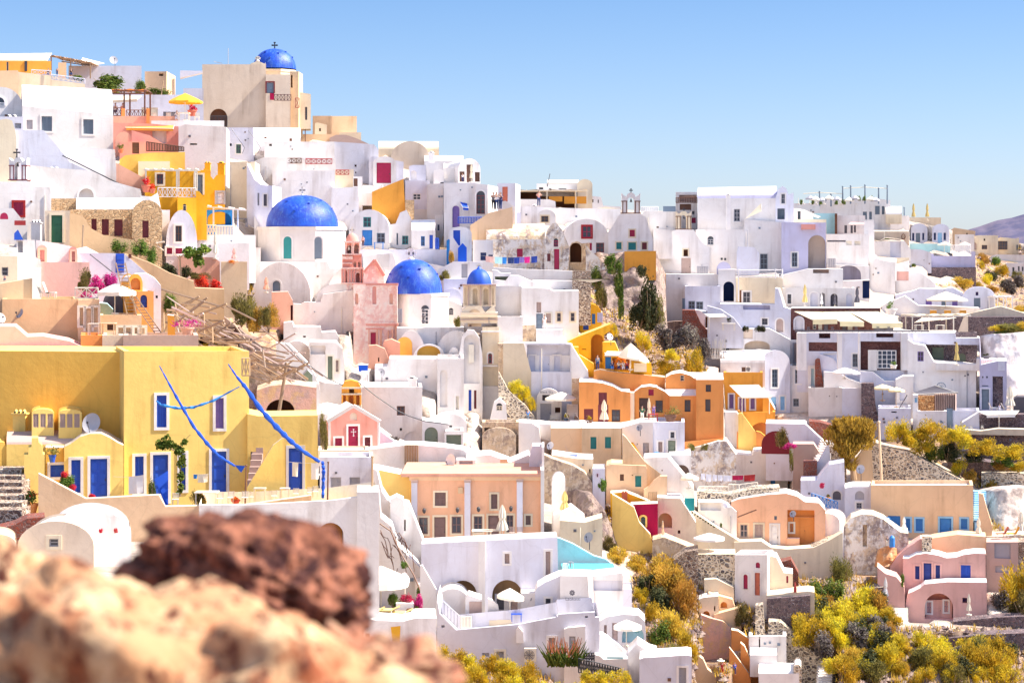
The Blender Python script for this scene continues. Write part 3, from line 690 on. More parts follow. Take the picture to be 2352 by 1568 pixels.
def CL(label,x0,y0,x1,y1,d,items,sag=12,group=None):
    """items: (u0,u1,length px,colour,label)"""
    mb=MB();n=16;Pn=lambda u:pt(x0+(x1-x0)*u,y0+(y1-y0)*u+sag*4*u*(1-u),d)
    for i in range(n):mb.bar(Pn(i/n),Pn((i+1)/n),.012,n=4)
    tag(mk('clothesline',mb,'p:linen',None,loc=Pn(.5)),label,'clothesline')
    for(u0,u1,ln,c,lb)in items:
        g=MB();k=4;L=ln*S/F*d
        for i in range(k):
            for j in range(3):
                q=[]
                for(a,b)in((i,j),(i+1,j),(i+1,j+1),(i,j+1)):
                    u=u0+(u1-u0)*a/k;p=Pn(u)-V_((0,0,L*b/3));p.y+=.05*math.sin(a*2.1)*b/3;p.x+=.02*b*math.sin(a);q.append(p)
                g.q(*q)
        tag(mk('laundry',g,'c:'+c,None,loc=Pn((u0+u1)/2)),lb,'laundry',group)
# ---------------------------------------------------------------- foliage
LM=dict(broom=leafm('broom',(.68,.49,.03),(.32,.27,.04),(.90,.66,.05)),gold=leafm('golden_shrub',(.60,.34,.05),(.32,.22,.05),(.78,.52,.08)),
          shrub=leafm('green_shrub',(.08,.14,.025),(.16,.22,.04),(.30,.34,.06)),dark=leafm('dark_scrub',(.035,.045,.02),(.075,.08,.035),(.13,.12,.05)),
          olive=leafm('olive_scrub',(.20,.17,.05),(.11,.10,.04),(.34,.28,.07)),vine=leafm('vine',(.06,.12,.02),(.13,.20,.035),(.24,.28,.05)),
          bloomp=leafm('magenta_blossom',(.66,.03,.26),(.50,.02,.16),(.80,.12,.40)),bloomr=leafm('red_blossom',(.70,.03,.06),(.55,.02,.03),(.82,.10,.14)),
          grey=leafm('grey_scrub',(.17,.14,.13),(.10,.08,.09),(.30,.26,.20)),mim=leafm('mimosa',(.56,.40,.05),(.34,.25,.05),(.80,.60,.07)),
          bloomo=leafm('orange_blossom',(.80,.24,.04),(.66,.12,.03),(.85,.40,.06)))
def leafblob(c,ext,n,size,fl=0,rng=None,spiky=0,clumps=9):
    rng=rng or random;c=V_(c);mb=MB();cl=[]
    for i in range(clumps):
        a=rng.uniform(0,math.tau);h=rng.uniform(.15,.8);q=math.sqrt(max(0,1-h*h))*rng.uniform(.2,.68);cl.append((V_((q*math.cos(a),q*math.sin(a),h*.72)),rng.uniform(.14,.44)))
    E=V_(ext);vs,fs=[],[]
    for i in range(n):
        cc,rr=rng.choice(cl);d=V_((rng.gauss(0,1),rng.gauss(0,1),rng.gauss(.25,1))).normalized()
        p=cc+d*rr*(rng.random()**.4)*(1.3 if i%14==0 else 1);p.z=max(p.z,.01);nrm=d
        pw=c+V_((p.x*E.x,p.y*E.y,p.z*E.z))
        if spiky:up=(V_((d.x*.6,d.y*.6,1.0))+V_((rng.gauss(0,.3),rng.gauss(0,.3),rng.gauss(0,.2)))).normalized();side=up.cross(V_((rng.gauss(0,1),rng.gauss(0,1),.1))).normalized();L,w=size*rng.uniform(1.2,2.4),size*.22
        else:up=(nrm.orthogonal()+V_((rng.gauss(0,.6),rng.gauss(0,.6),rng.gauss(0,.6)))).normalized();side=up.cross(nrm+V_((rng.gauss(0,.5),rng.gauss(0,.5),rng.gauss(0,.5)))).normalized();L,w=size*rng.uniform(.7,1.3),size*rng.uniform(.35,.6)
        k=len(vs);vs+=[pw-side*w*.2,pw+up*L*.5-side*w,pw+up*L,pw+up*L*.5+side*w];fs.append((k,k+1,k+2,k+3))
    mb.v=vs;mb.f=fs;return mb
PROTO={}
def proto(kind,var,spiky):
    k=(kind,var)
    if k not in PROTO:
        rng=random.Random(hash(kind)%999+var*17 if False else sum(map(ord,kind))+var*17)
        mb=leafblob((0,0,-.06),(.56,.5,1.12),3400 if spiky else 2600,.055 if spiky else .062,rng=rng,spiky=spiky,clumps=11)
        me=bpy.data.meshes.new('foliage');me.from_pydata(mb.v,[],mb.f);me.materials.append(LM[kind])
        sb=MB()
        for i in range(9):
            a=rng.uniform(0,math.tau);sb.bar((0,0,-.12),(.3*math.cos(a),.3*math.sin(a),rng.uniform(.3,.7)),.018,.006,5)
        ms=bpy.data.meshes.new('stem');ms.from_pydata(sb.v,[],sb.f);ms.materials.append(M('p:wood2'))
        PROTO[k]=(me,ms)
    return PROTO[k]
bn=0
SP=('broom','gold','mim','olive')
def bush(label,kind,xc,yb,w,h,d=None,group=None,name='bush',cat='bush',sink=.1):
    """w,h in tile px"""
    global bn
    bn+=1;rng=random.Random(bn*31);d=d or D0(ux(xc),uy(yb));p=pt(xc,yb,d);me,ms=proto(kind,rng.randrange(4),kind in SP)
    W_=w*S/F*d;H=h*S/F*d;root=TH(name,label,cat,p-V_((0,0,sink*H)),group);root.rotation_euler.z=rng.uniform(0,6.28)
    for nm,m_ in(('foliage',me),('stem',ms)):
        o=bpy.data.objects.new(nm,m_);COL.objects.link(o);o.parent=root
    root.scale=(W_,W_,H*(1+sink));return root
# ---------------------------------------------------------------- people
def skin_mesh(pts,edges,rad,mat,parent,name,sub=1):
    me=bpy.data.meshes.new('tmp');me.from_pydata(pts,edges,[]);o=bpy.data.objects.new('tmp',me);COL.objects.link(o)
    o.modifiers.new('s','SKIN');sv=me.skin_vertices[0].data
    for i,r in enumerate(rad):sv[i].radius=(r,r)if not hasattr(r,'__len__')else r
    sv[0].use_root=True
    if sub:m=o.modifiers.new('u','SUBSURF');m.levels=sub;m.render_levels=sub
    bpy.context.view_layer.update();ev=o.evaluated_get(bpy.context.evaluated_depsgraph_get());m2=bpy.data.meshes.new_from_object(ev);bpy.data.objects.remove(o)
    m2.materials.clear();m2.materials.append(M(mat));m2.polygons.foreach_set('use_smooth',[True]*len(m2.polygons))
    m2.name=name;r_=bpy.data.objects.new(name,m2);COL.objects.link(r_);r_.parent=parent;return r_
def PN(label,x,yf,hpx,top='white',bot='navy',hair='dbrown',pose='stand',face=0,d=None,dress=False,skin='skin',group=None):
    d=d or D0(ux(x),uy(yf));p=pt(x,yf,d);root=TH('person',label,'person',p,group)
    H=hpx*S/F*d;k=H/1.72 if pose!='sit' else H/1.3;sit=pose=='sit'
    hz=.95 if not sit else .48
    j={}
    j['pel']=(0,0,hz);j['wai']=(0,0,hz+.14);j['che']=(0,-.01,hz+.34);j['nek']=(0,0,hz+.53);j['hd0']=(0,-.01,hz+.62);j['hd1']=(0,-.02,hz+.73);j['hd2']=(0,-.01,hz+.77)
    for s_,n in((-1,'l'),(1,'r')):
        j['sh'+n]=(s_*.17,0,hz+.46)
        if pose=='photo' or(pose=='hips'):el=(s_*.32,-.08,hz+.30);ha=(s_*.10,-.26,hz+.55)if pose=='photo' else(s_*.17,-.05,hz+.06)
        elif sit:el=(s_*.24,-.06,hz+.2);ha=(s_*.16,-.30,hz+.18)
        else:el=(s_*.23,.01,hz+.19);ha=(s_*.25,-.06,hz-.06)
        j['el'+n]=el;j['wr'+n]=ha;dv=(V_(ha)-V_(el)).normalized();pm=V_(ha)+dv*.07;j['pm'+n]=tuple(pm)
        sx=V_((1,0,0))if abs(dv.x)<.8 else V_((0,1,0));j['hp'+n]=(s_*.10,0,hz-.04)
        for q,off in enumerate((-.03,-.01,.01,.03)):j['f%d'%q+n]=tuple(pm+dv*(.075-abs(off-.005)*.6)+sx*off)
        j['th'+n]=tuple(V_(ha)+dv*.05+sx*(-s_)*.05)
        if sit:j['kn'+n]=(s_*.12,-.42,.48);j['an'+n]=(s_*.12,-.42,.08);j['to'+n]=(s_*.12,-.58,.03)
        else:
            st=.06 if n=='l' else-.05;j['kn'+n]=(s_*.105,st*.6-.03,.50);j['an'+n]=(s_*.11,st,.08);j['to'+n]=(s_*.13,st-.16,.03)
    rad=dict(pel=.13,wai=.105,che=.135,nek=.05,hd0=.075,hd1=.09,hd2=.06)
    for n in 'lr':rad.update({'sh'+n:.06,'el'+n:.042,'wr'+n:.028,'pm'+n:(.022,.036),'hp'+n:.09,'kn'+n:.06,'an'+n:.04,'to'+n:.03,'th'+n:.009,**{'f%d'%q+n:.008 for q in range(4)}})
    E=[('pel','wai'),('wai','che'),('che','nek'),('nek','hd0'),('hd0','hd1'),('hd1','hd2')]
    for n in 'lr':E+=[('che','sh'+n),('sh'+n,'el'+n),('el'+n,'wr'+n),('wr'+n,'pm'+n),('pel','hp'+n),('hp'+n,'kn'+n),('kn'+n,'an'+n),('an'+n,'to'+n),('pm'+n,'th'+n)]+[('pm'+n,'f%d'%q+n)for q in range(4)]
    fm=Matrix.Rotation(R(face),3,'Z')
    def sub(names,es,grow,mat,nm,over=None):
        idx={n:i for i,n in enumerate(names)};ps=[fm@(V_(j[n])*k)for n in names]
        rr=[]
        for n in names:r0=(over or{}).get(n,rad[n]);r0=r0[0]if hasattr(r0,'__len__')and nm!='body' else r0;rr.append(tuple(v*k for v in r0)if hasattr(r0,'__len__')else(r0+grow)*k)
        return skin_mesh(ps,[(idx[a],idx[b])for a,b in es if a in idx and b in idx],rr,mat,root,nm)
    names=list(rad.keys());sub(names,E,0,'p:'+skin,'body')
    sub(['wai','pel','che','shl','shr','ell','elr'],E,.022,'c:'+top,'shirt')
    if dress:
        mb=MB();prof=[(.13,hz+.1),(.17,hz-.1),(.24,.5),(.30,.22),(.28,.2)];n=16;vs=[]
        for(r_,z)in prof:
            for i in range(n):t=math.tau*i/n;vs.append(p+V_((r_*k*math.cos(t),r_*.8*k*math.sin(t),z*k)))
        mb.add(vs,[(a*n+i,a*n+(i+1)%n,(a+1)*n+(i+1)%n,(a+1)*n+i)for a in range(4)for i in range(n)]);mk('skirt',mb,'c:'+bot,root)
    else:sub(['pel','hpl','hpr','knl','knr','anl','anr'],E,.018,'c:'+bot,'trousers',{'wai':.1})
    hb=MB();hp=fm@(V_((0,.015,hz+.72))*k);hb.sphere(p+hp,(.10*k,.105*k,.115*k),12,8);mk('hair',hb,'p:'+hair,root)
    nb=MB();fp=fm@(V_((0,-.10,hz+.69))*k);nb.sphere(p+fp,(.07*k,.035*k,.085*k),10,8);nb.sphere(p+fm@(V_((0,-.14,hz+.68))*k),.018*k,6,5)
    for s_ in(-1,1):nb.sphere(p+fm@(V_((s_*.097,0,hz+.69))*k),.022*k,6,5)
    fo=mk('face',nb,'p:'+skin,root)
    for s_ in(-1,1):eb=MB();eb.sphere(p+fm@(V_((s_*.03,-.128,hz+.705))*k),.011*k,6,5);mk('eye',eb,'p:black',fo)
    lb=MB();lb.sphere(p+fm@(V_((0,-.13,hz+.645))*k),(.025*k,.01*k,.008*k),6,5);mk('mouth',lb,'p:terra',fo)
    return root
def text(parent,s,x,y,hpx,d,mat,sx=1.0,off=.06):
    cu=bpy.data.curves.new('lettering','FONT');cu.body=s;cu.size=hpx*S/F*d;cu.extrude=.01;cu.align_x='CENTER'
    q=bpy.data.objects.new('lettering',cu);COL.objects.link(q);bpy.context.view_layer.update();me=bpy.data.meshes.new_from_object(q.evaluated_get(bpy.context.evaluated_depsgraph_get()));bpy.data.objects.remove(q)
    o=bpy.data.objects.new('lettering',me);COL.objects.link(o);p=pt(x,y,d-off)
    o.rotation_euler=(R(90),0,0);o.scale=(sx,1,1);o.parent=parent;o.location=p-wpos(parent);me.materials.clear();me.materials.append(M(mat));return o
# ---------------------------------------------------------------- world, sun, camera
SUN_AZ,SUN_EL=89.0,48.0
w=bpy.data.worlds.new('World');sc.world=w;w.use_nodes=True;nt=w.node_tree;bg=nt.nodes['Background']
sky=nt.nodes.new('ShaderNodeTexSky');sky.sky_type='NISHITA';sky.sun_disc=False;sky.sun_elevation=R(SUN_EL);sky.sun_rotation=R(SUN_AZ)
sky.air_density=1.0;sky.dust_density=.6;sky.ozone_density=2.0;sky.altitude=100
hs=nt.nodes.new('ShaderNodeGamma');hs.inputs[1].default_value=.8;mx=nt.nodes.new('ShaderNodeMix');mx.data_type='RGBA';mx.blend_type='MULTIPLY';mx.inputs[0].default_value=1
nt.links.new(sky.outputs[0],hs.inputs[0]);nt.links.new(hs.outputs[0],mx.inputs[6]);mx.inputs[7].default_value=(.93,.96,1.1,1)
tcw=nt.nodes.new('ShaderNodeTexCoord');sx=nt.nodes.new('ShaderNodeSeparateXYZ');rp=nt.nodes.new('ShaderNodeValToRGB');m2=nt.nodes.new('ShaderNodeMix');m2.data_type='RGBA';m2.blend_type='MULTIPLY';m2.inputs[0].default_value=1
nt.links.new(tcw.outputs['Generated'],sx.inputs[0]);nt.links.new(sx.outputs[2],rp.inputs[0]);e=rp.color_ramp.elements;e[0].position=0;e[0].color=(.64,.68,.76,1);e[1].position=.14;e[1].color=(.35,.48,.62,1);e2=e.new(.4);e2.color=(1.3,1.18,1.08,1)
nt.links.new(mx.outputs[2],m2.inputs[6]);nt.links.new(rp.outputs[0],m2.inputs[7]);nt.links.new(m2.outputs[2],bg.inputs[0]);bg.inputs[1].default_value=.15
sl=bpy.data.lights.new('sun','SUN');sl.energy=5.0;sl.angle=R(.5);sl.color=(1,.92,.80)
so=bpy.data.objects.new('sun',sl);COL.objects.link(so)
az,el=R(SUN_AZ),R(SUN_EL);sdir=V_((math.sin(az)*math.cos(el),math.cos(az)*math.cos(el),math.sin(el)))
so.rotation_euler=sdir.to_track_quat('Z','Y').to_euler();so.location=(60,100,80)
sc.view_settings.view_transform='Standard';sc.view_settings.look='None';sc.view_settings.gamma=1;sc.view_settings.exposure=1.17
cam=bpy.data.cameras.new('camera');co=bpy.data.objects.new('camera',cam);COL.objects.link(co);sc.camera=co
co.rotation_euler=(R(90),0,0);cam.sensor_width=36;cam.lens=F/2352*36;cam.shift_y=-(784-HY)/2352
cam.clip_start=.2;cam.clip_end=30000;cam.dof.use_dof=True;cam.dof.focus_distance=190;cam.dof.aperture_fstop=7.5
sc.cycles.max_bounces=6;sc.cycles.diffuse_bounces=4
# ---------------------------------------------------------------- hillside
SKY=[(-900,190),(0,235),(260,262),(470,290),(700,315),(822,335),(960,372),(1060,420),(1180,462),(1300,478),(1560,486),(1700,488),(1850,478),(2060,500),(2150,520),(2260,548),(2352,560),(3300,572)]
def skyl(x):
    for(a,b),(c,e)in zip(SKY,SKY[1:]):
        if x<=c:return b+(e-b)*(x-a)/(c-a)
    return SKY[-1][1]
WILD=[[(1335,600),(1380,590),(1440,570),(1490,600),(1530,700),(1560,740),(1625,745),(1620,860),(1480,860),(1390,790),(1350,700)],
        [(2235,575),(2420,570),(2420,760),(2200,690),(2150,655),(2240,640)],
        [(380,680),(470,660),(620,660),(640,760),(700,880),(590,880),(560,800),(450,790)],
        [(1360,1120),(1400,1130),(1440,1200),(1560,1290),(1640,1350),(1780,1330),(2000,1300),(2060,1440),(2420,1440),(2420,1700),(940,1700),(990,1470),(1250,1520),(1440,1500),(1460,1300),(1400,1230)],
        [(1160,860),(1230,940),(1235,960),(1180,900),(1140,860)],[(2030,985),(2420,960),(2420,1240),(2290,1240),(2240,1110),(2010,1110)],
        [(1130,830),(1240,930),(1260,965),(1210,960)]]
def wild(x,y):return 1.0 if x>2410 or x<-60 or any(inside((x,y),p)for p in WILD)else 0.0
def terrain():
    xs=list(range(-500,2900,14));rows=[];wl=[]
    ny=120
    for x in xs:
        s0=skyl(x);col=[];wc=[]
        dm=0;mid=[]
        for i in range(ny,-1,-1):
            y=s0+(1590-s0)*i/ny;d=D0(x,y)
            for(a,b,t_,e,fd)in FOOT:
                if a-4<=x<=b+4 and t_+3<=y<=e-3 and fd>d:d=fd
            dm=max(dm,d);wv=wild(x,y);p=PT(x,y,dm);n=noise.noise(p*.12)*.9+noise.noise(p*.5)*.35
            mid.append((p*((dm+max(0,n)*(2.2 if wv else .3))/dm),wv))
        for(y,d)in((s0+6,900),(s0+5,250),(s0+3,60),(s0+1,18)):col.append(PT(x,y,dm+d));wc.append(.8)
        for p,wv in reversed(mid):col.append(p);wc.append(wv)
        for(y,d)in((1640,.82),(1760,.6),(2000,.38),(2500,.22)):
            col.append(PT(x,y,max(12,D0(x,1568)*d)));wc.append(1)
        rows.append(col);wl.append(wc)
    nyt=len(rows[0]);mb=MB();mb.v=[p for c in rows for p in c]
    mb.f=[(i*nyt+j,(i+1)*nyt+j,(i+1)*nyt+j+1,i*nyt+j+1)for i in range(len(xs)-1)for j in range(nyt-1)]
    t=NT('hillside');tc=t.n('ShaderNodeTexCoord').outputs['Object'];at=t.n('ShaderNodeAttribute',attribute_name='wild')
    pl=t.mix(t.ramp(t.noise(tc,.25,6),.42,.6),(.60,.52,.44),(.44,.35,.29));pl=t.mix(t.ramp(t.noise(tc,1.6,6,.7),.52,.66,0,.8),pl,(.30,.22,.18))
    rk=t.mix(t.ramp(t.noise(tc,.22,8,.7),.45,.56),(.34,.20,.11),(.20,.13,.11));rk=t.mix(t.ramp(t.noise(tc,.9,8,.7),.5,.62),rk,(.56,.40,.27));rk=t.mix(t.ramp(t.noise(tc,.5,6),.56,.66),rk,(.34,.24,.05))
    t.l(t.mix(at.outputs['Fac'],pl,rk),t.b.inputs['Base Color']);t.b.inputs['Roughness'].default_value=1;t.bump(t.noise(tc,1.4,10,.7),.9,.35)
    o=mk('ground',mb,t.m,None,smooth=180);tag(o,'rocky hillside carrying the white village','ground',None,'structure')
    a=o.data.attributes.new('wild','FLOAT','POINT');a.data.foreach_set('value',[v for c in wl for v in c])

    t2=mottle('headland_rock',[(.36,.22,.13),(.20,.13,.11),(.56,.42,.30)],.5)
    mb=MB();g=[]
    for(y,z)in((-40,-1.7),(0,-1.68),(4,-1.72),(7,-2.0),(10,-3.8),(13,-9),(30,-22)):
        for i in range(41):
            x=-60+3*i;g.append(V_((x,y,z+(.25*noise.noise(V_((x*.3,y*.3,0)))if y>2 else 0))))
    mb.v=g;mb.f=[(j*41+i,j*41+i+1,(j+1)*41+i+1,(j+1)*41+i)for j in range(6)for i in range(40)]
    tag(mk('terrain',mb,t2,None,smooth=180),'rocky headland in the foreground below the view','ground',None,'structure')
mb=MB();mb.q((-25000,-3000,-85),(25000,-3000,-85),(25000,28000,-85),(-25000,28000,-85));t=NT('sea_water')
t.b.inputs['Base Color'].default_value=(.01,.06,.14,1);t.b.inputs['Roughness'].default_value=.15;tag(mk('sea',mb,t.m,None),'blue sea around the island','sea',None,'structure')

def mountain():
    mb=MB();nx,ny=90,30;prof=[(2160,560),(2225,527),(2250,520),(2290,506),(2325,500),(2352,492),(2420,478),(2520,486),(2700,520),(2900,560)]
    def top(x):
        for(a,b),(c,e)in zip(prof,prof[1:]):
            if x<=c:return b+(e-b)*(x-a)/(c-a)
        return 575
    D=5200.
    for i in range(nx+1):
        x=2160+740*i/nx
        for j in range(ny+1):
            v=j/ny;zt=(HY-top(x))/F*D;d=D-900*(1-v)
            z=-85+(zt+85)*(v**1.2);n=noise.noise(V_((x*.03,v*5,1)))*26*math.sin(math.pi*v)+noise.noise(V_((x*.09,v*12,4)))*10*(v<.98)
            mb.v.append(V_(((x-CX)/F*D,d+n,z+n*.5*(v<.98))))
    mb.f=[(i*(ny+1)+j,(i+1)*(ny+1)+j,(i+1)*(ny+1)+j+1,i*(ny+1)+j+1)for i in range(nx)for j in range(ny)]
    t=NT('haze_toned_mountain_rock');tc=t.n('ShaderNodeTexCoord').outputs['Object']
    t.l(t.mix(t.ramp(t.noise(tc,.012,8,.7),.42,.6),(.07,.065,.13),(.15,.12,.17)),t.b.inputs['Base Color']);t.b.inputs['Roughness'].default_value=1  # distance haze is put into the violet rock colour
    tag(mk('hills',mb,t.m,None,smooth=50),'mountain ridge tinted violet for haze on the far horizon','mountain',None,'structure')
mountain()
# ---------------------------------------------------------------- blurred boulders just in front of the camera
def boulder(label,xc,yc,rx,ry,d,cols,seed,rough=.16,sc_=7.0,name='boulder',rz=0,ty=.8,pits=.5):
    import bmesh
    bm=bmesh.new();bmesh.ops.create_icosphere(bm,subdivisions=6,radius=1);c=PT(xc,yc,d);a=rx/F*d;b=ry/F*d
    m=Matrix.Rotation(R(rz),3,'Y')
    for v in bm.verts:
        n=noise.fractal(v.co*1.7+V_((seed,0,0)),1,2,5)*rough*1.4+noise.noise(v.co*5+V_((seed,3,0)))*rough*.5
        pit=noise.noise(v.co*11+V_((0,seed,0)));n-=max(0,pit-.15)*rough*pits
        v.co=m@V_((v.co.x*a*(1+n),v.co.y*a*ty*(1+n),v.co.z*b*(1+n)))
    me=bpy.data.meshes.new(name);bm.to_mesh(me);bm.free();me.polygons.foreach_set('use_smooth',[True]*len(me.polygons))
    o=bpy.data.objects.new(name,me);COL.objects.link(o);o.location=c
    me.materials.append(mottle('boulder_rock_%s'%name+str(seed),cols,sc_,bump=.8,bd=.02,bs=40.));return tag(o,label,'boulder')
dkc=[(.26,.10,.06),(.05,.018,.018),(.44,.18,.11),(.07,.022,.02)];ltc=[(.66,.36,.19),(.36,.11,.05),(.78,.52,.30),(.15,.045,.03)]
boulder('dark porous maroon boulder, topmost of the blurred foreground rocks',560,1365,305,180,2.2,dkc,3,.2,11,rz=16,pits=1.4)
boulder('apricot and rust boulder at the left edge, blurred',100,1645,470,330,2.05,ltc,9,.26,7,rz=8)
boulder('cream and rust slab running along the bottom of the picture',470,1800,680,390,1.75,ltc,14,.26,8,rz=17)
boulder('small rusty boulder at the right end of the foreground rocks',840,1590,215,130,1.95,[(.46,.2,.12),(.16,.06,.05),(.6,.36,.22)],21,.34,12,rz=12)
mb=MB();mb.box(WF((0,0,0)),-1.1,-.02,1.0,2.9,-1.75,-.66)
tag(mk('wall',mb,'stmix',None,loc=(-.6,1.9,-1.7)),'low dry stone wall carrying the blurred foreground boulders','wall')
# ================================================================ tile A : top left
T('A')
h=HS('lavender grey flat roofed block behind the green shrubs at top left',(630,238,1300,470),'lav',(),d=227,dep=9)
dish('round satellite dish on the roof corner above the green shrubs',1045,185,75,235,dof(h)+2,az=25)
HS('small ochre cube house with a cream side wall near the church',(1330,290,1530,500),'apric',(('g',1460,308,1500,332,'brown'),),d=228,dep=6,rot=10)
HS('orange plastered cafe room under the long sailcloth canopy',(-60,195,470,330),'orange2',(('w',225,195,250,290,'brown'),('w',60,200,78,290,'white')),dep=5,rot=0)
AW('long beige sailcloth canopy at the top left corner',[(-40,128),(475,122),(430,190),(-40,186)],222,'c:canvas',dd=4,legs=((20,290),(200,290)))
pergola('wooden slatted roof jutting right from the sailcloth canopy',470,150,830,330,222,'p:wood',cover='c:apric',n=12,dep=6,yt1=215)
AW('white tarpaulin draped on the end of the slatted roof',[(760,165),(960,215),(830,230),(740,205)],228,'c:white',dd=1)
HS('tall timber partition board beside the terrace tables',(535,208,610,335),'p:sand',(),d=221,dep=.3,name='screen',cat='screen',part='panel',par=0)
WL('pinkish terrace wall stepping down below the canopy cafe',('p',[(-40,300),(160,280),(170,295),(480,330),(780,392)],620),'cream',(),d=212,dep=6,roof='beige')
WL('low rendered wall at the far top left below the canopy',('p',[(-60,285),(165,280)],420),'apric',(),d=208,dep=2)
LT('white and blue crossed railing along the sloping terrace wall',290,275,470,315,211,'p:ice',3,285,325)
LT('white crossed railing running down to the green shrubs',475,318,780,362,210,'p:ice',7,358,402)
for i,(x,c)in enumerate(((445,'dbrown'),(525,'choc'),(655,'black'))):
    PN(['person in dark top seated behind the blue railing of the canopy cafe','person standing between the posts of the slatted roof','person seated at the right end of the slatted roof terrace'][i],x,335,75,c,'navy',pose='sit' if i!=1 else 'stand',d=214)
bush('large bright green shrub below the grey block at top left','vine',985,452,410,175,216)
bush('small green shrub left of the large bright one','vine',720,370,130,60,214)
bush('round green shrub in front of the ochre cube house','shrub',1290,472,150,110,217)
bush('low green creeper along the terrace edge below the ochre cube','vine',1450,498,360,62,216)
pole('leaning wooden prop against the ochre cube house',1500,385,1480,480,215,.07,'p:wood')
HS('grey terrace house under the creeper with a white door',(930,505,1690,770),'lav',(('d',1300,622,1450,765,'cream'),('g',1500,660,1640,760,'grey')),d=212,dep=6)
HS('lavender shed left of the beige church block',(1685,445,1870,720),'lav',(('w',1760,600,1800,700,'white'),),d=226,dep=5)
h=HS('slanted white roof slab jutting left from the church block',('p',[(1655,352),(1655,350),(1862,300)],345),'lav',(),d=232,dep=2,ext=-.8,name='canopy',part='slab')
pergola('orange cloth pergola over the red terrace',790,470,1330,770,199,'p:brown',cover='c:orange2',n=6,dep=3,posts=(0,.65,1),beam=.12)
AW('pale lower sail hanging behind the orange pergola',[(930,510),(1300,515),(1260,545),(960,560)],206,'c:cream',dd=1)
PN('person in a white hat sitting at the rail of the red terrace',1060,690,110,'white','navy',pose='sit',d=202)
PN('person in a red top sitting beside the pergola post',1128,690,110,'rose','brown',pose='sit',d=202)
PN('person seated at the right end of the red terrace rail',1352,690,70,'sand','brown',pose='sit',d=202)
WL('terracotta terrace parapet under the orange pergola',(1040,700,1640,800),'salmon',(),d=198,dep=5,roof='salmon')
LT('dark wooden lattice rail on the left of the red terrace',1000,625,1115,695,197.5,'p:brown',3)
LT('dark wooden lattice rail between the two pergola posts',1160,645,1345,720,197.5,'p:brown',5)
for i,(a,b)in enumerate(((1115,1150),(1345,1375))):HS(['salmon rail pier beside the left pergola post','salmon rail pier beside the right pergola post'][i],(a,630,b,745),'orange',(),d=197.2,dep=.5,name='pier',part='shaft',par=0)
UM('open yellow parasol on the white terrace beside the church',1700,490,1550,1865,565,740,'c:gold',d=196)
PP('dark red leafed plant behind the yellow parasol',1765,700,90,130,'bloomr',d=203)
table('small white table under the yellow parasol',1690,738,110,198)
for i,x in enumerate((1415,1545,1810)):chair(['white chair at the left end of the parasol terrace','white slatted chair left of the yellow parasol','white chair right of the yellow parasol'][i],x,748,80,d=199)
PN('person in white seated under the yellow parasol',1625,742,95,'white','ice',pose='sit',d=198)
HS('white terrace block carrying the yellow parasol',(1390,742,2060,830),'white',(),d=194,dep=7)
HS('pinkish white house with curved corner below the parasol terrace',('p',[(1640,800),(1700,775),(2080,800)],1130),'pale',(('g',1745,950,1810,965,'dgrey'),),d=191,dep=7,rot=3)
HS('red rendered house with a dark shop room under the pergola',('p',[(1040,760),(1390,770),(1640,795)],1045),'rose',(('g',1400,835,1530,950,'brown',None,2.0),),d=193,dep=8,roof='rose')
PN('person in white standing inside the dark shop room',1500,940,80,'white','white',d=194)
AW('tan awning over the dark shop room',[(1130,775),(1600,785),(1590,815),(1160,805)],193,'c:orange2',dd=1.2)
HS('low red vaulted house with a brown door above the yellow terrace',('v',1060,842,1215,935,1040),'salmon',(),d=187,dep=4,roof='salmon')
HS('small terracotta room with a brown door',(1098,935,1335,1050),'rose',(('d',1215,942,1278,1045,'brown'),),d=186,dep=4,roof='salmon')
WL('sloping red stair wall beside the dark shop room',('p',[(1210,830),(1380,880),(1525,970)],1040),'rose',(),d=187.5,dep=1.5,roof='pink')
LT('rustic dark twig railing above the yellow house roof',1345,935,1690,1020,184,'p:dbrown',14,985,1020,posts=True)
PP('dark leafed potted plant by the small terracotta room',1110,1040,60,90,'olive',d=184)
HS('big white vaulted house with two blue shuttered windows',('s',205,(412,440),1040,(608,690),1000),'white',(('s',382,702,478,838,'slate','white'),('s',765,730,858,865,'slate','white'),('b',245,735,300,820,'grey')),d=186,dep=8,rot=-2,roof='white')
HS('white arched gable end with a small lunette at the left edge',('v',-190,432,215,640,860),'white',(('aw',-70,525,40,605,'white','white'),),d=187.5,dep=8,rot=0)
HS('low lavender outbuilding against the arched gable',(-40,705,215,860),'lav',(('s',135,765,195,815,'grey'),),d=184,dep=3)
CH('double pot chimney on the lavender outbuilding',50,690,150,740,185)
WL('stained white buttress wall below the blue shuttered house',('p',[(520,975),(1055,1006),(1075,1300),(1300,1375)],1500),'pale',(),d=179,dep=5)
WL('sloping wall coloured lavender for shade below the gable end',('p',[(140,828),(400,830),(530,980),(640,1120),(960,1270)],1500),'ice',(),d=176,dep=3)  # shade is put into this wall's cool plaster colour
pole('dark handrail running down the long sloping stair',580,1065,1300,1370,175,.06,'p:iron','handrail','handrail',d1=175)
HS('cream rounded parapet house at the left edge',('p',[(-60,730),(0,735),(60,725),(110,740),(140,830),(150,900)],1300),'cream',(),d=174,dep=6,rot=0)
WL('white curved terrace wall with a half round niche',('p',[(250,1150),(560,1180),(840,1200),(1000,1290),(1290,1370),(1300,1420)],1530),'pale',(('a',725,1365,860,1520,'white','white',.5),),d=171,dep=4)
h=HS('whitewashed chapel with a dark red window at the left edge',('p',[(-60,1300),(60,1302),(275,1302),(300,1345),(455,1350),(468,1380)],1870),'white',(('s',125,1490,215,1612,'crim','red'),),d=167,dep=8,name='chapel')
belfry(h,85,245,1080,1290,1150,'white','p:wine',168)
cross(h,155,1010,1080,168.5)
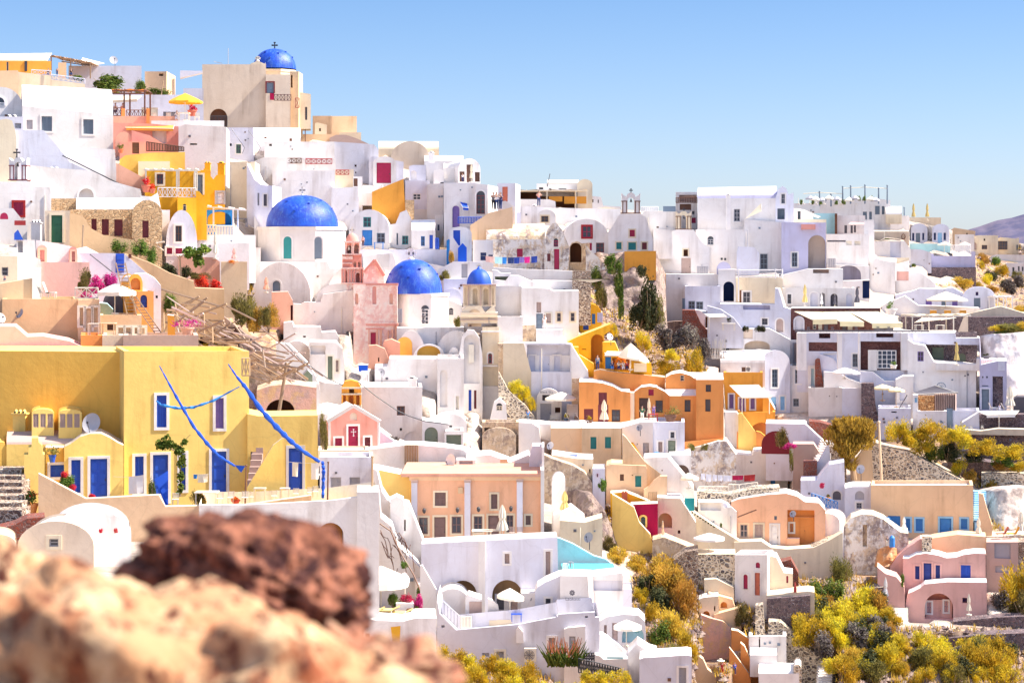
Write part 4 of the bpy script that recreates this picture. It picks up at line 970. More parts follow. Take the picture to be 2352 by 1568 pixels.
CH('pair of white clay chimneys on the left terrace',445,1170,535,1290,170)
HS('yellow parapet roof curving above the yellow balcony house',('p',[(1098,1100),(1150,1060),(1400,1035),(1700,1030)],1190),'yellow2',(),d=181,dep=6,roof='yellow',rot=0)
HS('white roofed passage on the yellow house',(1270,1115,1560,1190),'cream',(),d=178,dep=4)
h=HS('yellow balcony house with white lattice rail',(1330,1195,1875,1560),'gold',(('w',1440,1232,1500,1325,'wine','cream'),('d',1795,1238,1862,1422,'slate','cream')),d=173,dep=7,roof='cream')
pergola('cream balcony posts in front of the yellow house',1340,1195,1800,1360,171.5,'p:linen',n=6,dep=1,posts=(0,.62,.98))
LT('white lattice balcony rail on the yellow house',1450,1358,1625,1440,171,'p:white',4)
LT('white lattice rail at the right half of the yellow balcony',1635,1362,1800,1442,171,'p:white',4)
HS('yellow side house with stepped parapet and two chimneys',('p',[(1870,1180),(1930,1190),(1935,1250),(1960,1280),(1990,1240),(2068,1240)],1640),'gold',(('d',1990,1400,2055,1510,'ice','grey'),),d=176,dep=6,roof='yellow')
CH('squat yellow chimney on the stepped parapet',1880,1120,1930,1190,177,'gold');CH('tall yellow chimney at the right end of the stepped parapet',2000,1120,2060,1240,177,'gold',1)
WL('curving yellow buttress right of the balcony',('p',[(1800,1385),(1830,1390),(1880,1450),(1900,1520)],1600),'gold',(),d=170,dep=2,roof='gold')
HS('lower yellow room under the balcony',(1630,1450,1805,1700),'gold',(('aw',1680,1505,1712,1570,'cream'),),d=169,dep=4)
WL('salmon stair parapet below the red terraces',('p',[(1068,1130),(1290,1250),(1430,1345),(1440,1420)],1480),'salmon',(),d=176,dep=2,roof='apric')
PP('red geranium in a large terracotta urn',1345,1400,95,160,'bloomr','terra',d=170)
PP('small terracotta pot beside the geranium urn',1400,1410,60,100,'bloomr','terra',d=170)
WL('white peaked wall end below the geranium urn',('p',[(1290,1430),(1390,1440),(1450,1400),(1480,1560)],1640),'white',(),d=168,dep=2)
# ================================================================ tile B : church and skyline
T('B')
ch=HS('beige church with a royal blue dome and plain tall walls',(20,225,606,830),'beige',(('a',92,632,250,800,'brown',None,.5),),d=258,dep=8,rot=0,name='church',roof='beige')
for x in range(100,250,18):pass
HS('',(604,318,830,830),'beige',(('d',612,392,676,490,'slate','wine'),('b',642,490,680,552,'crim')),d=257.4,dep=10,root=ch,part='annex',roof='beige')
HS('',(826,290,905,840),'sand',(('g',834,322,850,440,'brown'),),d=258.5,dep=4,root=ch,part='tower',roof='cream',rot=8)
HS('',('p',[(868,482),(905,480),(1000,495),(1018,500)],775),'cream',(('aw',965,615,985,735,'brown'),),d=260,dep=4,root=ch,part='side_wing',roof='cream',rot=0)  # sunlit church side: its brightness is put into the cream colour
LT('',682,502,836,556,256.2,'p:choc',5,root=ch)
LT('red crossed railing on the sunlit side of the church',876,535,912,622,257,'p:red',1)
dome(ch,486,884,82,272,266);cross(ch,686,30,90,266,th=.14)
octagon(ch,500,872,268,330,266,'cream')
bc=HS('',('p',[(455,230),(470,215),(500,205),(530,190),(560,205),(595,220),(600,205),(606,230)],240),'cream',(),d=258,dep=.8,root=ch,part='gable_parapet',ext=.3);cross(ch,530,165,195,258.4,'p:linen',.2)
LT('iron grille in the arched church gateway',100,700,250,790,256.8,'p:iron',5,posts=True)
pole('tall thin aerial mast on the church roof',260,82,258,230,260,.04,'p:grey','aerial','aerial')
pole('crooked roof aerial left of the tall mast',130,200,205,182,260,.04,'p:grey','aerial','aerial',d1=260)
for i,o in enumerate(((1035,698,1205,870,'apric',8),(1207,700,1440,900,'apric',-4))):HS(['ochre cube with a wavy parapet right of the church','tall ochre cube with a white edge on the skyline'][i],o[:4],o[4],(),d=272,dep=7,rot=o[5])
HS('little cream shed in front of the ochre cubes',('p',[(1055,765),(1080,758),(1165,780)],880),'cream',(('g',1095,810,1110,840,'brown'),),d=267,dep=4)
HS('low ochre wall house below the church steps',(880,866,1215,950),'apric',(),d=263,dep=5);pole('tall drain pipe beside the church steps',965,620,968,935,260,.07,'p:brown')
HS('white sunken vault with a mauve shaded flank',('p',[(1190,900),(1250,872),(1340,872),(1440,905),(1560,960)],960),'mauve',(),d=263,dep=5,roof='mauve')  # the flank's shade is put into the mauve plaster and roof
HS('flat topped white vault right of the ochre cube',(1280,850,1480,930),'cream',(),d=269,dep=4)
HS('long white barrel roof below the church',('s',490,808,925,930,1000),'white',(('g',590,890,612,905,'brown'),('g',822,905,845,930,'brown')),d=249,dep=6)
HS('lavender house with a green window below the church',(237,805,492,1120),'ice',(('w',332,960,376,1042,'green','white'),('g',268,950,292,975,'grey')),d=246,dep=6,rot=5)
for i,(a,b,c)in enumerate(((285,410,388),(445,558,528))):
    mb=MB();mb.tube([pt(a,812+i*20,245),pt(b,990,245),pt(c,1045,245)],.035,5);tag(mk('drain_pipe',mb,'p:dgrey',None,loc=pt(a,812,245)),['bent dark drain pipe beside the green window','bent dark drain pipe right of the green window'][i],'pipe')
HS('long grey white wall house on the second terrace',(590,935,1235,1100),'pale',(('g',635,955,660,975,'dgrey'),),d=244,dep=7)
HS('grey white house ending in a curved cable at the right',('p',[(1230,935),(1400,945),(1600,960),(1640,1010)],1320),'lav',(('g',1420,1145,1438,1165,'brown'),('g',1425,1210,1436,1225,'brown')),d=246,dep=7)
HS('cream three storey facade below the brown lattices',('p',[(370,1125),(450,1130),(600,1075),(1245,1085)],1500),'pale',(),d=239,dep=6)
for i,(a,b)in enumerate(((606,660),(702,932),(972,1212))):LT(['short brown lattice panel in the long parapet','middle brown lattice panel in the long parapet','right brown and red lattice panel in the long parapet'][i],a,1082+i*5,b,1126+i*6,238.4,['p:brown','p:brown','p:red'][i])
HS('cream parapet pavilion with a red lattice',(1242,1190,1412,1350),'cream',(),d=237,dep=4);LT('red lattice panel in the cream pavilion',1250,1195,1368,1236,236.4,'p:red')
HS('small house end with a brown lattice gate',(1408,1255,1492,1480),'white',(('b',1412,1272,1448,1345,'p:brown'),),d=236,dep=4)
HS('grey white house with a crimson double door',('p',[(1552,1075),(1600,1070),(1870,1120)],1330),'lav',(('d',1622,1126,1755,1316,'crim','white'),),d=241,dep=7)
HS('arched white surround over the crimson door',('v',1590,1070,1800,1130,1320),'white',(('d',1622,1128,1755,1316,'crim'),),d=240.4,dep=.5,name='porch',cat='porch',part='arch')
ST('broad white steps leading to the crimson door',1470,1420,1500,1335,180,'white',6,d0=236,d1=240)
WL('orange buttress wall slanting beside the white steps',('p',[(1580,1395),(1640,1370),(1870,1276),(1885,1550)],1570),'orange2',(),d=235,dep=1.5,roof='cream')
WL('rough orange stone stub right of the slanting buttress',(1885,1470,1968,1570),'sttan',(),d=234,dep=2)
HS('cream vaulted hall with a broad arched gable',('v',1752,930,2110,1090,1200),'beige',(),d=256,dep=9,roof='cream')
HS('long cream barrel roof behind the vaulted hall',('s',1640,932,2195,1000,1080),'cream',(),d=260,dep=6,roof='cream')
HS('low white barrel roof at the right of the vaulted hall',('s',2060,1062,2420,1115,1190),'white',(),d=252,dep=5)
CH('white chimney with a tall cap below the vaulted hall',2100,1025,2150,1150,248,'white',1)
HS('lavender lean-to with a round hatch',('p',[(1920,1160),(1960,1148),(2075,1150)],1310),'lav',(('an',1935,1200,1990,1285,'white',None,.3),),d=244,dep=4)
HS('small white house with a dark grid window under the chimney',(2072,1130,2238,1330),'white',(('w',2148,1228,2204,1318,'brown','white'),),d=245,dep=5,rot=8)
HS('plain lavender wall house below the round hatch',(1885,1290,2110,1500),'ice',(('w',1955,1412,2030,1470,'white'),),d=239,dep=5)
HS('broad pale house wall with a rounded left corner',('p',[(2085,1330),(2110,1322),(2350,1315)],1640),'pale',(),d=237,dep=6)
HS('white terrace house beneath the pavilion',('p',[(1205,1345),(1240,1360),(1450,1350),(1460,1450)],1640),'white',(),d=233,dep=5)
HS('tall cream house right of the yellow chimneys',(235,1120,505,1660),'cream',(),d=228,dep=7,rot=5)
HS('white turret with a dark slot window beside the cream house',('p',[(430,1130),(500,1280),(560,1330),(665,1340)],1640),'ice',(('s',585,1418,615,1525,'dgrey','white'),('s',528,1405,545,1520,'grey')),d=226,dep=6,rot=10)
HS('wide cream facade with a sagging cable',(665,1200,1240,1600),'pale',(),d=234,dep=5)
# ================================================================ tile C : middle left
T('C')
HS('tan stone house with three dark windows',(640,160,1225,520),'sttan',(('s',840,246,888,356,'wine'),('s',935,250,1000,396,'wine'),('s',1050,252,1127,405,'wine')),d=161,dep=7,roof='white',rec=.2)
HS('white flat barrel roof above the tan stone house',('s',700,55,1300,140,175),'white',(),d=163,dep=6)
HS('arched tan stone gable with one dark shutter',('v',1215,75,1490,200,500),'sttan',(('s',1308,263,1366,420,'wine'),),d=160,dep=7,roof='white')
HS('beige door house with tall green double door',(412,172,645,480),'beige',(('d',472,214,573,465,'green','cream'),),d=158,dep=6,roof='beige')
HS('rough stone parapet left of the tan stone house',(470,60,700,165),'sttan',(),d=163,dep=3)
WL('sweeping tan stair wall below the tan stone house',('p',[(640,195),(760,215),(830,330),(950,395),(1225,440),(1240,520)],600),'tan',(),d=156,dep=2,roof='cream')
pole('single grey post standing on the stair wall',765,310,755,490,154)
HS('white onion shaped vault with a brown window',('v',1525,165,1812,480,585),'ice',(('w',1612,310,1670,455,'brown','white'),('s',1532,512,1583,570,'crim','white'),('s',1612,516,1675,568,'crim','white')),d=163,dep=7)
HS('white swooping roof beside the arched stone gable',('p',[(1380,60),(1440,120),(1490,165),(1560,165)],300),'white',(),d=166,dep=5)
HS('blue painted shop room under the white pergola',(1825,165,2140,320),'blue2',(('an',1905,180,2125,300,'blue2',None,.6),('g',1830,185,1900,300,'sky')),d=176,dep=5)
pergola('white timber pergola over the blue shop room',1815,130,2200,310,174,'p:white',n=4,dep=3,posts=(.38,.85),yt1=160)
LT('cream balustrade in front of the blue shop room',1822,305,1985,395,172.5,'p:cream',6);LT('iron and cream balustrade right of the middle post',1990,312,2145,398,172.5,'p:linen',6,posts=True)
table('dark table on the terrace right of the blue shop room',2210,318,130,178,'p:dgrey')
HS('white terrace wall below the blue shop room',(1790,395,2350,600),'white',(),d=171,dep=7)
HS('white stepped terrace with a folded parasol',(1975,470,2290,660),'white',(),d=167,dep=5)
UC('slim folded white parasol beside the onion vault',1980,365,615,'c:linen',161,55);UC('folded pink parasol on the stepped terrace',2150,510,640,'c:pink',163,55)
HS('cream square planter block with red flowers on top',(2030,640,2270,900),'sand',(),d=158,dep=4)
bush('orange red flowers in the box on the planter block','bloomo',2130,655,130,40,158);
HS('apricot terrace wall behind the fig tree',('p',[(1640,590),(1960,600),(2020,640)],840),'salmon',(),d=161,dep=4)
t_=TH('fig_tree','small spreading fig tree with a bare leaning trunk above the red flowers','tree',pt(1660,770,154))
mb=MB();mb.tube([pt(1660,775,154),pt(1655,660,154),pt(1650,580,154)],[.09,.07,.05]);mb.tube([pt(1652,600,154),pt(1720,550,154),pt(1800,520,154)],[.05,.04,.03]);mb.bar(pt(1652,620,154),pt(1600,560,154),.03);mk('trunk',mb,'p:wood',t_)
fb=MB()
for(x,y,w,h)in((1760,600,180,120),(1870,560,150,100),(1820,680,110,180),(1720,560,120,60)):
    c=pt(x,y,154);k=S/F*154;b=leafblob(c-V_((0,0,0)),(w*k*.5,w*k*.5,h*k),420,.22);o_=len(fb.v);fb.v+=b.v;fb.f+=[tuple(i+o_ for i in f)for f in b.f]
mk('crown',fb,LM['shrub'],t_,smooth=None)
for(x,y,w,h,lb,k)in((1090,540,230,120,'green vine spilling over the tan terrace wall, its left end','vine'),(1290,560,260,140,'green vine over the terrace wall in the middle','vine'),(1380,640,180,150,'green vine hanging lowest over the terrace wall','vine'),
                            (1560,760,260,130,'dark bush below the leaning fig trunk','dark'),(1700,770,160,110,'dark bush right of the fig trunk','dark'),
                            (1850,885,210,140,'bright red bougainvillea on the tan wall, left clump','bloomr'),(1990,890,190,100,'bright red bougainvillea on the tan wall, right clump','bloomr'),(1830,790,260,60,'golden weeds above the red bougainvillea','olive')):
    bush(lb,k,x,y,w,h,155)
WL('long tan retaining wall curving down to the scaffold ruin',('p',[(1145,565),(1240,600),(1380,650),(1560,745),(1780,820),(1790,880),(2060,890)],1060),'tan',(),d=150,dep=2.5,roof='apric')
pole('crossed white timber props beside the onion vault',1440,470,1510,400,158,.08,'p:beige');pole('upright timber prop crossing the slanted one',1450,500,1505,480,158,.05,'p:beige')

HS('white swept vault with two pink arched dormers',('p',[(330,440),(520,470),(660,500),(740,600),(755,650)],660),'white',(),d=148,dep=7)
for i,(a,b,t)in enumerate(((340,430,487),(632,710,502))):HS(['left pink arched dormer on the swept vault','right pink arched dormer on the swept vault'][i],('v',a,t,b,t+45,655),'rose',(('s',a+28,t+45,b-20,640,'rose','salmon'),),d=146,dep=4,roof='rose',name='dormer',cat='dormer')
HS('pink rendered house wall under the swept vault',(372,645,822,960),'pink',(),d=144,dep=8,roof='white')
HS('lavender gabled wall with a royal blue door',('p',[(720,560),(1060,562),(1150,570),(1350,745)],800),'ice',(('d',1062,565,1140,742,'blue'),('g',1180,570,1208,608,'choc')),d=149,dep=6,roof='white')
HS('white sail shaped roof beside the pink dormer',('p',[(700,520),(790,500),(910,562)],575),'white',(),d=151,dep=3)
pole('dark cable pole slanting over the lavender gable',830,575,1040,680,147.5,.04,'p:iron','pipe','pipe',d1=147.5)
HS('white washed pillar at the left with a rounded shoulder',('p',[(150,440),(320,440),(330,600),(372,620),(378,700)],980),'white',(('s',165,455,210,555,'grey'),),d=143,dep=4)
HS('cream terrace house at the left edge with a grey window',(-60,590,160,830),'cream',(('w',15,690,75,770,'grey'),),d=141,dep=5)
PN('person with dark hair seated by the grey window at the left edge',45,820,60,'rose','navy',pose='sit',d=139)
HS('white awning roof at the left edge below the chapel',('p',[(-60,150),(120,150),(250,310)],420),'white',(),d=160,dep=5)
WL('red arched window panel at the left edge',('v',0,190,75,235,250),'p:crim',(),d=158,dep=.3,ext=0)
WL('red lintel board on the chapel wall',(132,262,236,305),'p:red',(),d=159,dep=.3,ext=0)
CH('white double chimney beside the green door house',285,262,370,430,157,caps=3)
WL('folded royal blue sunshade leaning on the white pillar',('p',[(130,380),(165,345),(215,440)],440),'p:blue',(),d=142.5,dep=.4,ext=0,name='sunshade',cat='sunshade')
WL('apricot wall below the left edge terrace',('p',[(-60,850),(300,795)],990),'sand',(),d=136,dep=3)
WL('white curved wall end beside the sun loungers',('p',[(295,800),(300,700),(378,700)],975),'white',(),d=136,dep=2)
h=HS('tan house with satellite dishes above the ochre house',(20,982,722,1400),'tan',(),d=134,dep=8,roof='cream',rot=0)
dish('grey satellite dish on a wall bracket of the tan house',180,1115,85,1200,133,az=-35);dish('white satellite dish at the left edge before the tan house',8,1155,90,1215,131,'p:white',az=40)
HS('french window bay at the right of the tan house',(716,990,912,1330),'sand',(('s',732,1062,770,1225,'sand','linen'),('d',788,1070,840,1280,'sand','linen'),('s',858,1062,900,1220,'sand','linen')),d=133.4,dep=7,rot=0)
HS('cream terrace wall with a tapered pier',(905,1130,1300,1330),'apric',(('g',985,1215,1070,1270,'mauve'),),d=136,dep=5)
HS('aqua painted low wall beside the tattered parasol',('p',[(915,1020),(985,1025),(1040,1080)],1140),'sage',(),d=139,dep=3,roof='aqua')
for i,(a,b)in enumerate(((1075,1215),(1225,1345))):HS(['left framed cupboard on the cream terrace','right framed cupboard on the cream terrace'][i],(a,1232,b,1315),'sand',(('s',a+12,1245,a+60,1300,'sand','linen'),('s',b-60,1245,b-14,1300,'sand','linen')),d=131,dep=1.2,name='cupboard',part='case')
table('small terrace table beside the french window bay',865,1310,110,130);table('cream bench on the terrace behind the low wall',995,1305,140,130,'p:sand')
for i,(a,b,c)in enumerate(((742,940,'orange'),(940,1132,'beige'),(1132,1822,'mauve'))):HS(['orange low terrace wall above the ochre house','beige low terrace wall above the ochre house','long mauve terrace wall above the ochre house'][i],(a,1316,b,1445),c,(),d=128+i*.1,dep=5,rot=0,roof='sand')
HS('pink rounded roof behind the ochre house at the left',('p',[(-60,1235),(140,1235),(250,1330),(400,1325),(640,1370),(770,1425)],1440),'pink',(),d=127,dep=6,roof='pink')
for i,x in enumerate((400,455)):LO(['white sun lounger on the pink house terrace, left one','white sun lounger on the pink house terrace, right one'][i],x,965,120,d=134.5,flip=-1,tilt=.8)
bush('magenta bougainvillea over the pink terrace, its right half','bloomp',1010,870,210,150,138);bush('magenta bougainvillea in the middle behind the parasol','bloomp',900,900,200,170,137.5);bush('golden leafed part of the bougainvillea at the left','olive',780,890,170,210,138.5);bush('low magenta flowers under the rope rail','bloomp',790,965,150,60,135)
UM('tattered cream parasol above the ladder terrace',1055,840,900,1250,915,1120,'c:linen',d=134,val=.25)
LT('white rope rail on the terrace edge left of the parasol',690,880,900,975,134.2,'p:linen',2)
def ladder(label,xb,yb,xt,yt,wd,d,n,mat='p:wood'):
    root=TH('ladder',label,'ladder',pt(xb,yb,d));a0,a1=pt(xb,yb,d),pt(xb+wd,yb,d);b0,b1=pt(xt,yt,d+1.2),pt(xt+wd,yt,d+1.2)
    for a,b in((a0,b0),(a1,b1)):m=MB();m.bar(a,b,.05,n=4);mk('rail',m,mat,root)
    for i in range(n):m=MB();f=(i+.5)/n;m.bar(a0.lerp(b0,f),a1.lerp(b1,f),.035,n=4);mk('rung',m,mat,root)
ladder('long wooden ladder leaning up to the royal blue door',1170,1130,1065,650,85,133,15)
ladder('second wooden ladder stair going down right of the orange arch',1420,1290,1190,960,60,131,12)
HS('white barrel hut with an orange arched end',('v',1180,752,1310,840,1000),'orange2',(('an',1200,790,1290,900,'orange',None,.3),),d=141,dep=3,rot=-10,roof='white')
HS('white rounded side of the orange arched hut',('p',[(1235,752),(1340,745),(1420,790),(1478,860),(1480,900)],1130),'ice',(('g',1430,950,1450,975,'brown'),),d=142,dep=4,rot=0)
HS('orange plastered hut base with a blue arched doorway',(1262,912,1412,1130),'orange',(('ad',1290,945,1352,1062,'dblue'),),d=138,dep=4,rot=-6)
HS('dark open store under the tattered parasol',('v',945,925,1130,1030,1130),'dgrey',(),d=143,dep=3)
HS('orange wall stub beside the second ladder',('p',[(1540,1130),(1600,1135),(1610,1310)],1320),'orange2',(),d=130,dep=2)
PP('pink bougainvillea in a white tub right of the ladder',1720,1310,130,160,'bloomp','salmon',d=129,leafw=1.5)

rng=random.Random(5)
for i in range(150):
    x=rng.uniform(1500,2700);y=900+(x-1500)*.55+rng.uniform(20,420);a=rng.choice((.35,.5,.62,-.5,1.4,.1))+rng.uniform(-.15,.15);L=rng.uniform(130,430)
    x2,y2=x+L*math.cos(a),y+L*math.sin(a)
    if y2>1760 or x2>2840 or y2>1500 and x2<2300:continue
    d=150+rng.uniform(-5,3)-(y-900)*.012;mb=MB();mb.bar(pt(x,y,d),pt(x2,y2,d-rng.uniform(0,3)),rng.uniform(.045,.09),n=5)
    tag(mk('timber_beam',mb,rng.choice(('p:wood','p:wood2','p:wood2','p:mauve')),None,loc=pt(x,y,d)),'loose weathered beam among the collapsed scaffold timbers behind the ochre house','timber','collapsed scaffold timbers')
for i,(x0,y0,x1,y1)in enumerate(((1480,890,2060,1060),(1590,1120,1830,960),(2080,1045,2350,1180),(1830,1345,2340,1560),(2160,1230,2400,1560),(1870,1100,1875,1330),(1850,1150,2400,1480),(2020,1200,2480,1550))):
    mb=MB();mb.bar(pt(x0,y0,146.5),pt(x1,y1,146),.08,n=5);tag(mk('timber_beam',mb,'p:wood' if i%2 else 'p:wood2',None,loc=pt(x0,y0,146)),'long pale beam laid across the collapsed scaffold timbers','timber','long scaffold beams')
HS('dark hollow ruin wall behind the scaffold timbers',('p',[(1480,960),(1750,1080),(2040,1130),(2250,1300),(2480,1480),(2820,1740)],1800),'rock',(('g',1830,1180,1990,1400,'dbrown',None,2),('g',2060,1240,2200,1500,'dbrown',None,2)),d=152,dep=2,name='ruin',cat='ruin',roof='rock')
for(x,y,w,h,k,lb)in((2220,1180,300,270,'olive','tall yellow green shrub behind the scaffold timbers'),(2330,1250,200,210,'gold','orange tinged shrub right of the tall yellow green one'),(1570,1080,180,160,'shrub','dark green shrub left of the scaffold timbers'),(1950,1440,280,60,'broom','golden grass tuft behind the ochre house roof'),(2420,1200,160,170,'olive','olive shrub by the first domed church')):
    bush(lb,k,x,y,w,h,149)
# ================================================================ tile E / F : ochre house
T('E')
s=lambda*a:a
hm=HS('large ochre house with royal blue doors and windows',(1140,66,2288,1470),'yellow',(
    ('s',1440,470,1530,765,'blue','white'),('s',1980,495,2055,775,'purple','white'),('s',1240,1030,1320,1370,'blue','white'),
    ('d',1405,1015,1545,1465,'blue','white'),('s',1655,1005,1705,1340,'blue','white'),('d',1945,985,2080,1400,'blue','white')),d=116,dep=14,rot=-6,roof='yellow',rec=.14)
HS('',('p',[(-400,62),(0,62),(1142,72)],1430),'yellow2',(),d=119.5,dep=10,rot=8,roof='yellow',root=hm,part='side_wing')
for i,(a,b)in enumerate(((292,496),(538,752))):HS(['left triple skylight dormer on the ochre wing','right triple skylight dormer on the ochre wing'][i],('v',a,595+i*6,b,635,790),'yellow',tuple(('s',a+12+k*66,640,a+62+k*66,765,'mauve')for k in range(3)),d=116.5,dep=2.8,roof='yellow2',name='dormer',cat='dormer',rec=.08)
CH('tapered ochre chimney with three vents',118,612,232,800,117.5,'yellow',3)
dish('large grey satellite dish on the ochre annex roof',838,725,175,800,115.6,az=-12,el=20)
ha=HS('ochre annex with a wavy gable and two blue doors',('p',[(590,945),(650,915),(740,850),(830,822),(930,822),(1010,860),(1080,905),(1135,930)],1450),'yellow',(
    ('s',655,1062,740,1365,'blue','white'),('d',830,1052,985,1405,'blue','white')),d=115,dep=6,rot=0,roof='beige',rec=.14)
HS('',('s',60,785,780,920,1150),'yellow',(),d=116.2,dep=4.5,root=ha,part='vault',roof='mauve')
HS('',('p',[(420,950),(590,950)],1300),'yellow2',(('s',462,1108,588,1220,'blue','white'),),d=114.6,dep=2,root=ha,part='porch_wall')
HS('stepped ochre gate pillar beside the lane',('p',[(222,1018),(260,1015),(262,950),(290,945),(292,862),(350,862),(355,900),(385,930),(395,1010),(410,1015)],1460),'yellow',(),d=112.5,dep=1.5,roof='yellow',name='pillar',cat='pillar',part='shaft')
WL('ochre side wall sloping down beside the lane',('p',[(-40,900),(40,900),(140,1150),(222,1270)],1400),'yellow2',(),d=115.5,dep=3)
ST('dark cobbled steps of the lane at the left edge',-60,1560,-60,1130,260,'stmix',7,d0=105,d1=114)
WL('pale peach garden wall stepping down before the ochre house',('p',[(352,1188),(790,1420),(1458,1385),(1520,1492),(2262,1476),(2860,1390)],1760),'apric',(),d=110,dep=.6,roof='cream')
WL('narrow coping pier on the garden wall bend',('p',[(1455,1383),(1475,1380),(1520,1490),(1470,1700)],1800),'cream',(),d=109.8,dep=.3)
PP('geranium in a big ribbed terracotta pot beside the lane',280,1568,150,250,'shrub','orange',d=108,flower=LM['bloomr'],leafw=.55)
PP('blue pot with a wild flower on the annex porch',480,1085,70,160,'olive','blue',d=113.6,leafw=.6)
for(x,y,w,h,k,lb)in((600,1300,230,110,'vine','trailing plant over the sloping garden wall'),(580,1235,120,80,'bloomr','pink flowers at the upper end of the trailing plant'),(840,1412,100,45,'bloomr','low red geraniums before the wide blue door'),(1400,1400,80,190,'vine','climbing plant left of the flag draped door'),(1830,1475,230,130,'olive','bushy green plant on the ochre terrace'),(650,1340,120,60,'bloomr','pink flowers at the lower end of the trailing plant')):
    bush(lb,k,x,y,w,h,111.5)
t_=TH('climber','leafy climber trained over the door of the ochre house','climbing plant',pt(1660,1400,114.8));mb=MB();mb.tube([pt(1655,1400,114.8),pt(1660,1200,114.9),pt(1640,1000,115),pt(1520,930,115),pt(1430,940,115)],[.05,.045,.04,.03,.02],6);mb.tube([pt(1620,980,115),pt(1700,880,115),pt(1750,830,115)],[.03,.02,.01],6);mk('stem',mb,'p:wood2',t_)
fb=MB()
for(x,y,w,h,n)in((1480,960,100,110,260),(1560,960,130,90,260),(1640,1010,100,110,260),(1665,1130,70,130,220),(1660,1260,60,130,200),(1660,1370,60,120,160),(1700,920,80,70,90),(1530,880,60,60,60)):
    k=S/F*115;b=leafblob(pt(x,y,114.7),(w*k*.6,.35,h*k),n,.16);o_=len(fb.v);fb.v+=b.v;fb.f+=[tuple(i+o_ for i in f)for f in b.f]
mk('foliage',fb,LM['vine'],t_,smooth=None)
def drape(label,pts,rs,d,mat='c:blue'):
    out=[];rr=[]
    for i in range(len(pts)-1):
        for k in range(5):
            f=k/5;out.append(pt(pts[i][0]+(pts[i+1][0]-pts[i][0])*f,pts[i][1]+(pts[i+1][1]-pts[i][1])*f,d+(.12*math.sin(i*3+k))));rr.append(.55*(rs[i]+(rs[i+1]-rs[i])*f)*(1+.3*math.sin(i*5+k*2.3)))
    out.append(pt(*pts[-1],d));rr.append(rs[-1]*.55);mb=MB();mb.tube(out,rr,8);tag(mk('draped_cloth',mb,mat,None,loc=out[0],smooth=20),label,'draped cloth')
drape('rolled blue cloth hung from the upper wall to the terrace pole',[(1465,200),(1540,340),(1640,520),(1780,760),(1900,910),(2010,1030),(2160,1120)],[.04,.09,.14,.15,.17,.17,.10],113)
drape('light blue rolled cloth strung between the upper windows',[(1438,522),(1480,560),(1640,590),(1780,580),(1960,520),(2200,390)],[.06,.13,.14,.13,.11,.06],114,'c:blue2')
mb=MB();mb.q(pt(2155,1110,112.6),pt(2255,1118,112.6),pt(2215,1180,112.6));mb.q(pt(2155,1110,112.5),pt(2255,1118,112.5),pt(2215,1180,112.5));tag(mk('pennant',mb,'c:blue',None,loc=pt(2155,1110,112.5)),'blue cloth end knotted to the terrace pole','draped cloth')
mb=MB()
for(a,b,c)in(((1405,1020,0),(1545,1015,.1),(1470,1240,.3)),):mb.q(pt(1420,1240,113.6),pt(1545,1160,113.4),pt(1545,1480,112.4),pt(1518,1480,112.2))
tag(mk('flag',mb,'c:blue',None,loc=pt(1545,1160,113)),'blue flag hanging slack before the third blue door','flag')
pole('iron pole on the terrace holding the knotted blue cloth',2262,1115,2250,1476,111.5,.05,'p:brown')
CL('thin clothesline across the ochre facade',1040,1215,1325,1200,113.8,((.5,.98,160,'white','white tablecloth hanging beside the second blue window'),),10)
CL('short line with towels by the right blue door',1770,1195,1920,1190,113.8,((.05,.3,40,'blue2','small blue towel on the short line'),(.32,.95,75,'linen','printed blue and white towel on the short line')),3)
for i,(x,y,f)in enumerate(((1610,1478,1),(2020,1470,1),(2120,1462,-1),(2250,1462,1))):chair(['white slatted chair at the left of the ochre terrace','white slatted bench chair before the right blue door','white chair beside the fruit bowl','white chair behind the iron pole'][i],x,y,110,d=111.3,flip=f)
table('long narrow white table on the ochre terrace',1900,1475,210,111.6)
PP('bowl of orange flowers on the ochre terrace',2165,1462,90,70,'bloomo','red',d=111.4)
T('F')
hf=HS('ochre wing with an outside stair and a tall blue door',('p',[(215,640),(320,662),(862,655)],1460),'yellow',(('d',595,955,720,1358,'blue','white'),('s',430,1278,545,1420,'blue'),('s',245,988,292,1138,'dgrey')),d=118,dep=7,roof='yellow')
WL('slanting ochre balustrade of the outside stair',('p',[(210,1320),(450,930),(540,860),(560,860)],1460),'yellow',(),d=115.4,dep=.5,roof='cream')
ST('grey steps of the outside stair on the ochre wing',215,1300,290,830,95,'mauve',8,d0=115.9,d1=118.6)
drape('long rolled blue cloth falling from the roof to the corner pole',[(40,185),(110,290),(200,400),(330,590),(480,760),(600,880),(720,980),(880,1082)],[.05,.10,.20,.24,.26,.24,.2,.14],112.6)
drape('blue cloth tail hanging straight down at the terrace corner',[(905,1082),(915,1150),(912,1260),(908,1410)],[.14,.17,.16,.15],111.4)
pole('slim iron pole at the terrace corner beside the hanging blue cloth',958,1085,950,1410,111.2,.05,'p:brown');pole('lone wooden pole on the grey terrace wall',1362,1035,1362,1355,111,.07,'p:wood')
CL('clothesline with white towels by the tall blue door',590,1080,900,1090,113.5,((.12,.3,130,'linen','cream towel pegged before the tall blue door'),(.68,.92,150,'white','white towel pegged right of the tall blue door')),6)
for i,(x,y,f)in enumerate(((260,1450,1),(460,1440,-1),(660,1420,1),(790,1410,-1),(840,1400,1))):chair(['white chair under the ochre stair','white chair before the small blue window','white slatted chair before the tall blue door','white folding chair right of the tall blue door','white folding chair nearest the terrace corner'][i],x,y,95,d=113,flip=f)
table('white round table on the ochre terrace',330,1440,110,112.6);table('white table at the terrace corner',560,1440,90,112.4)
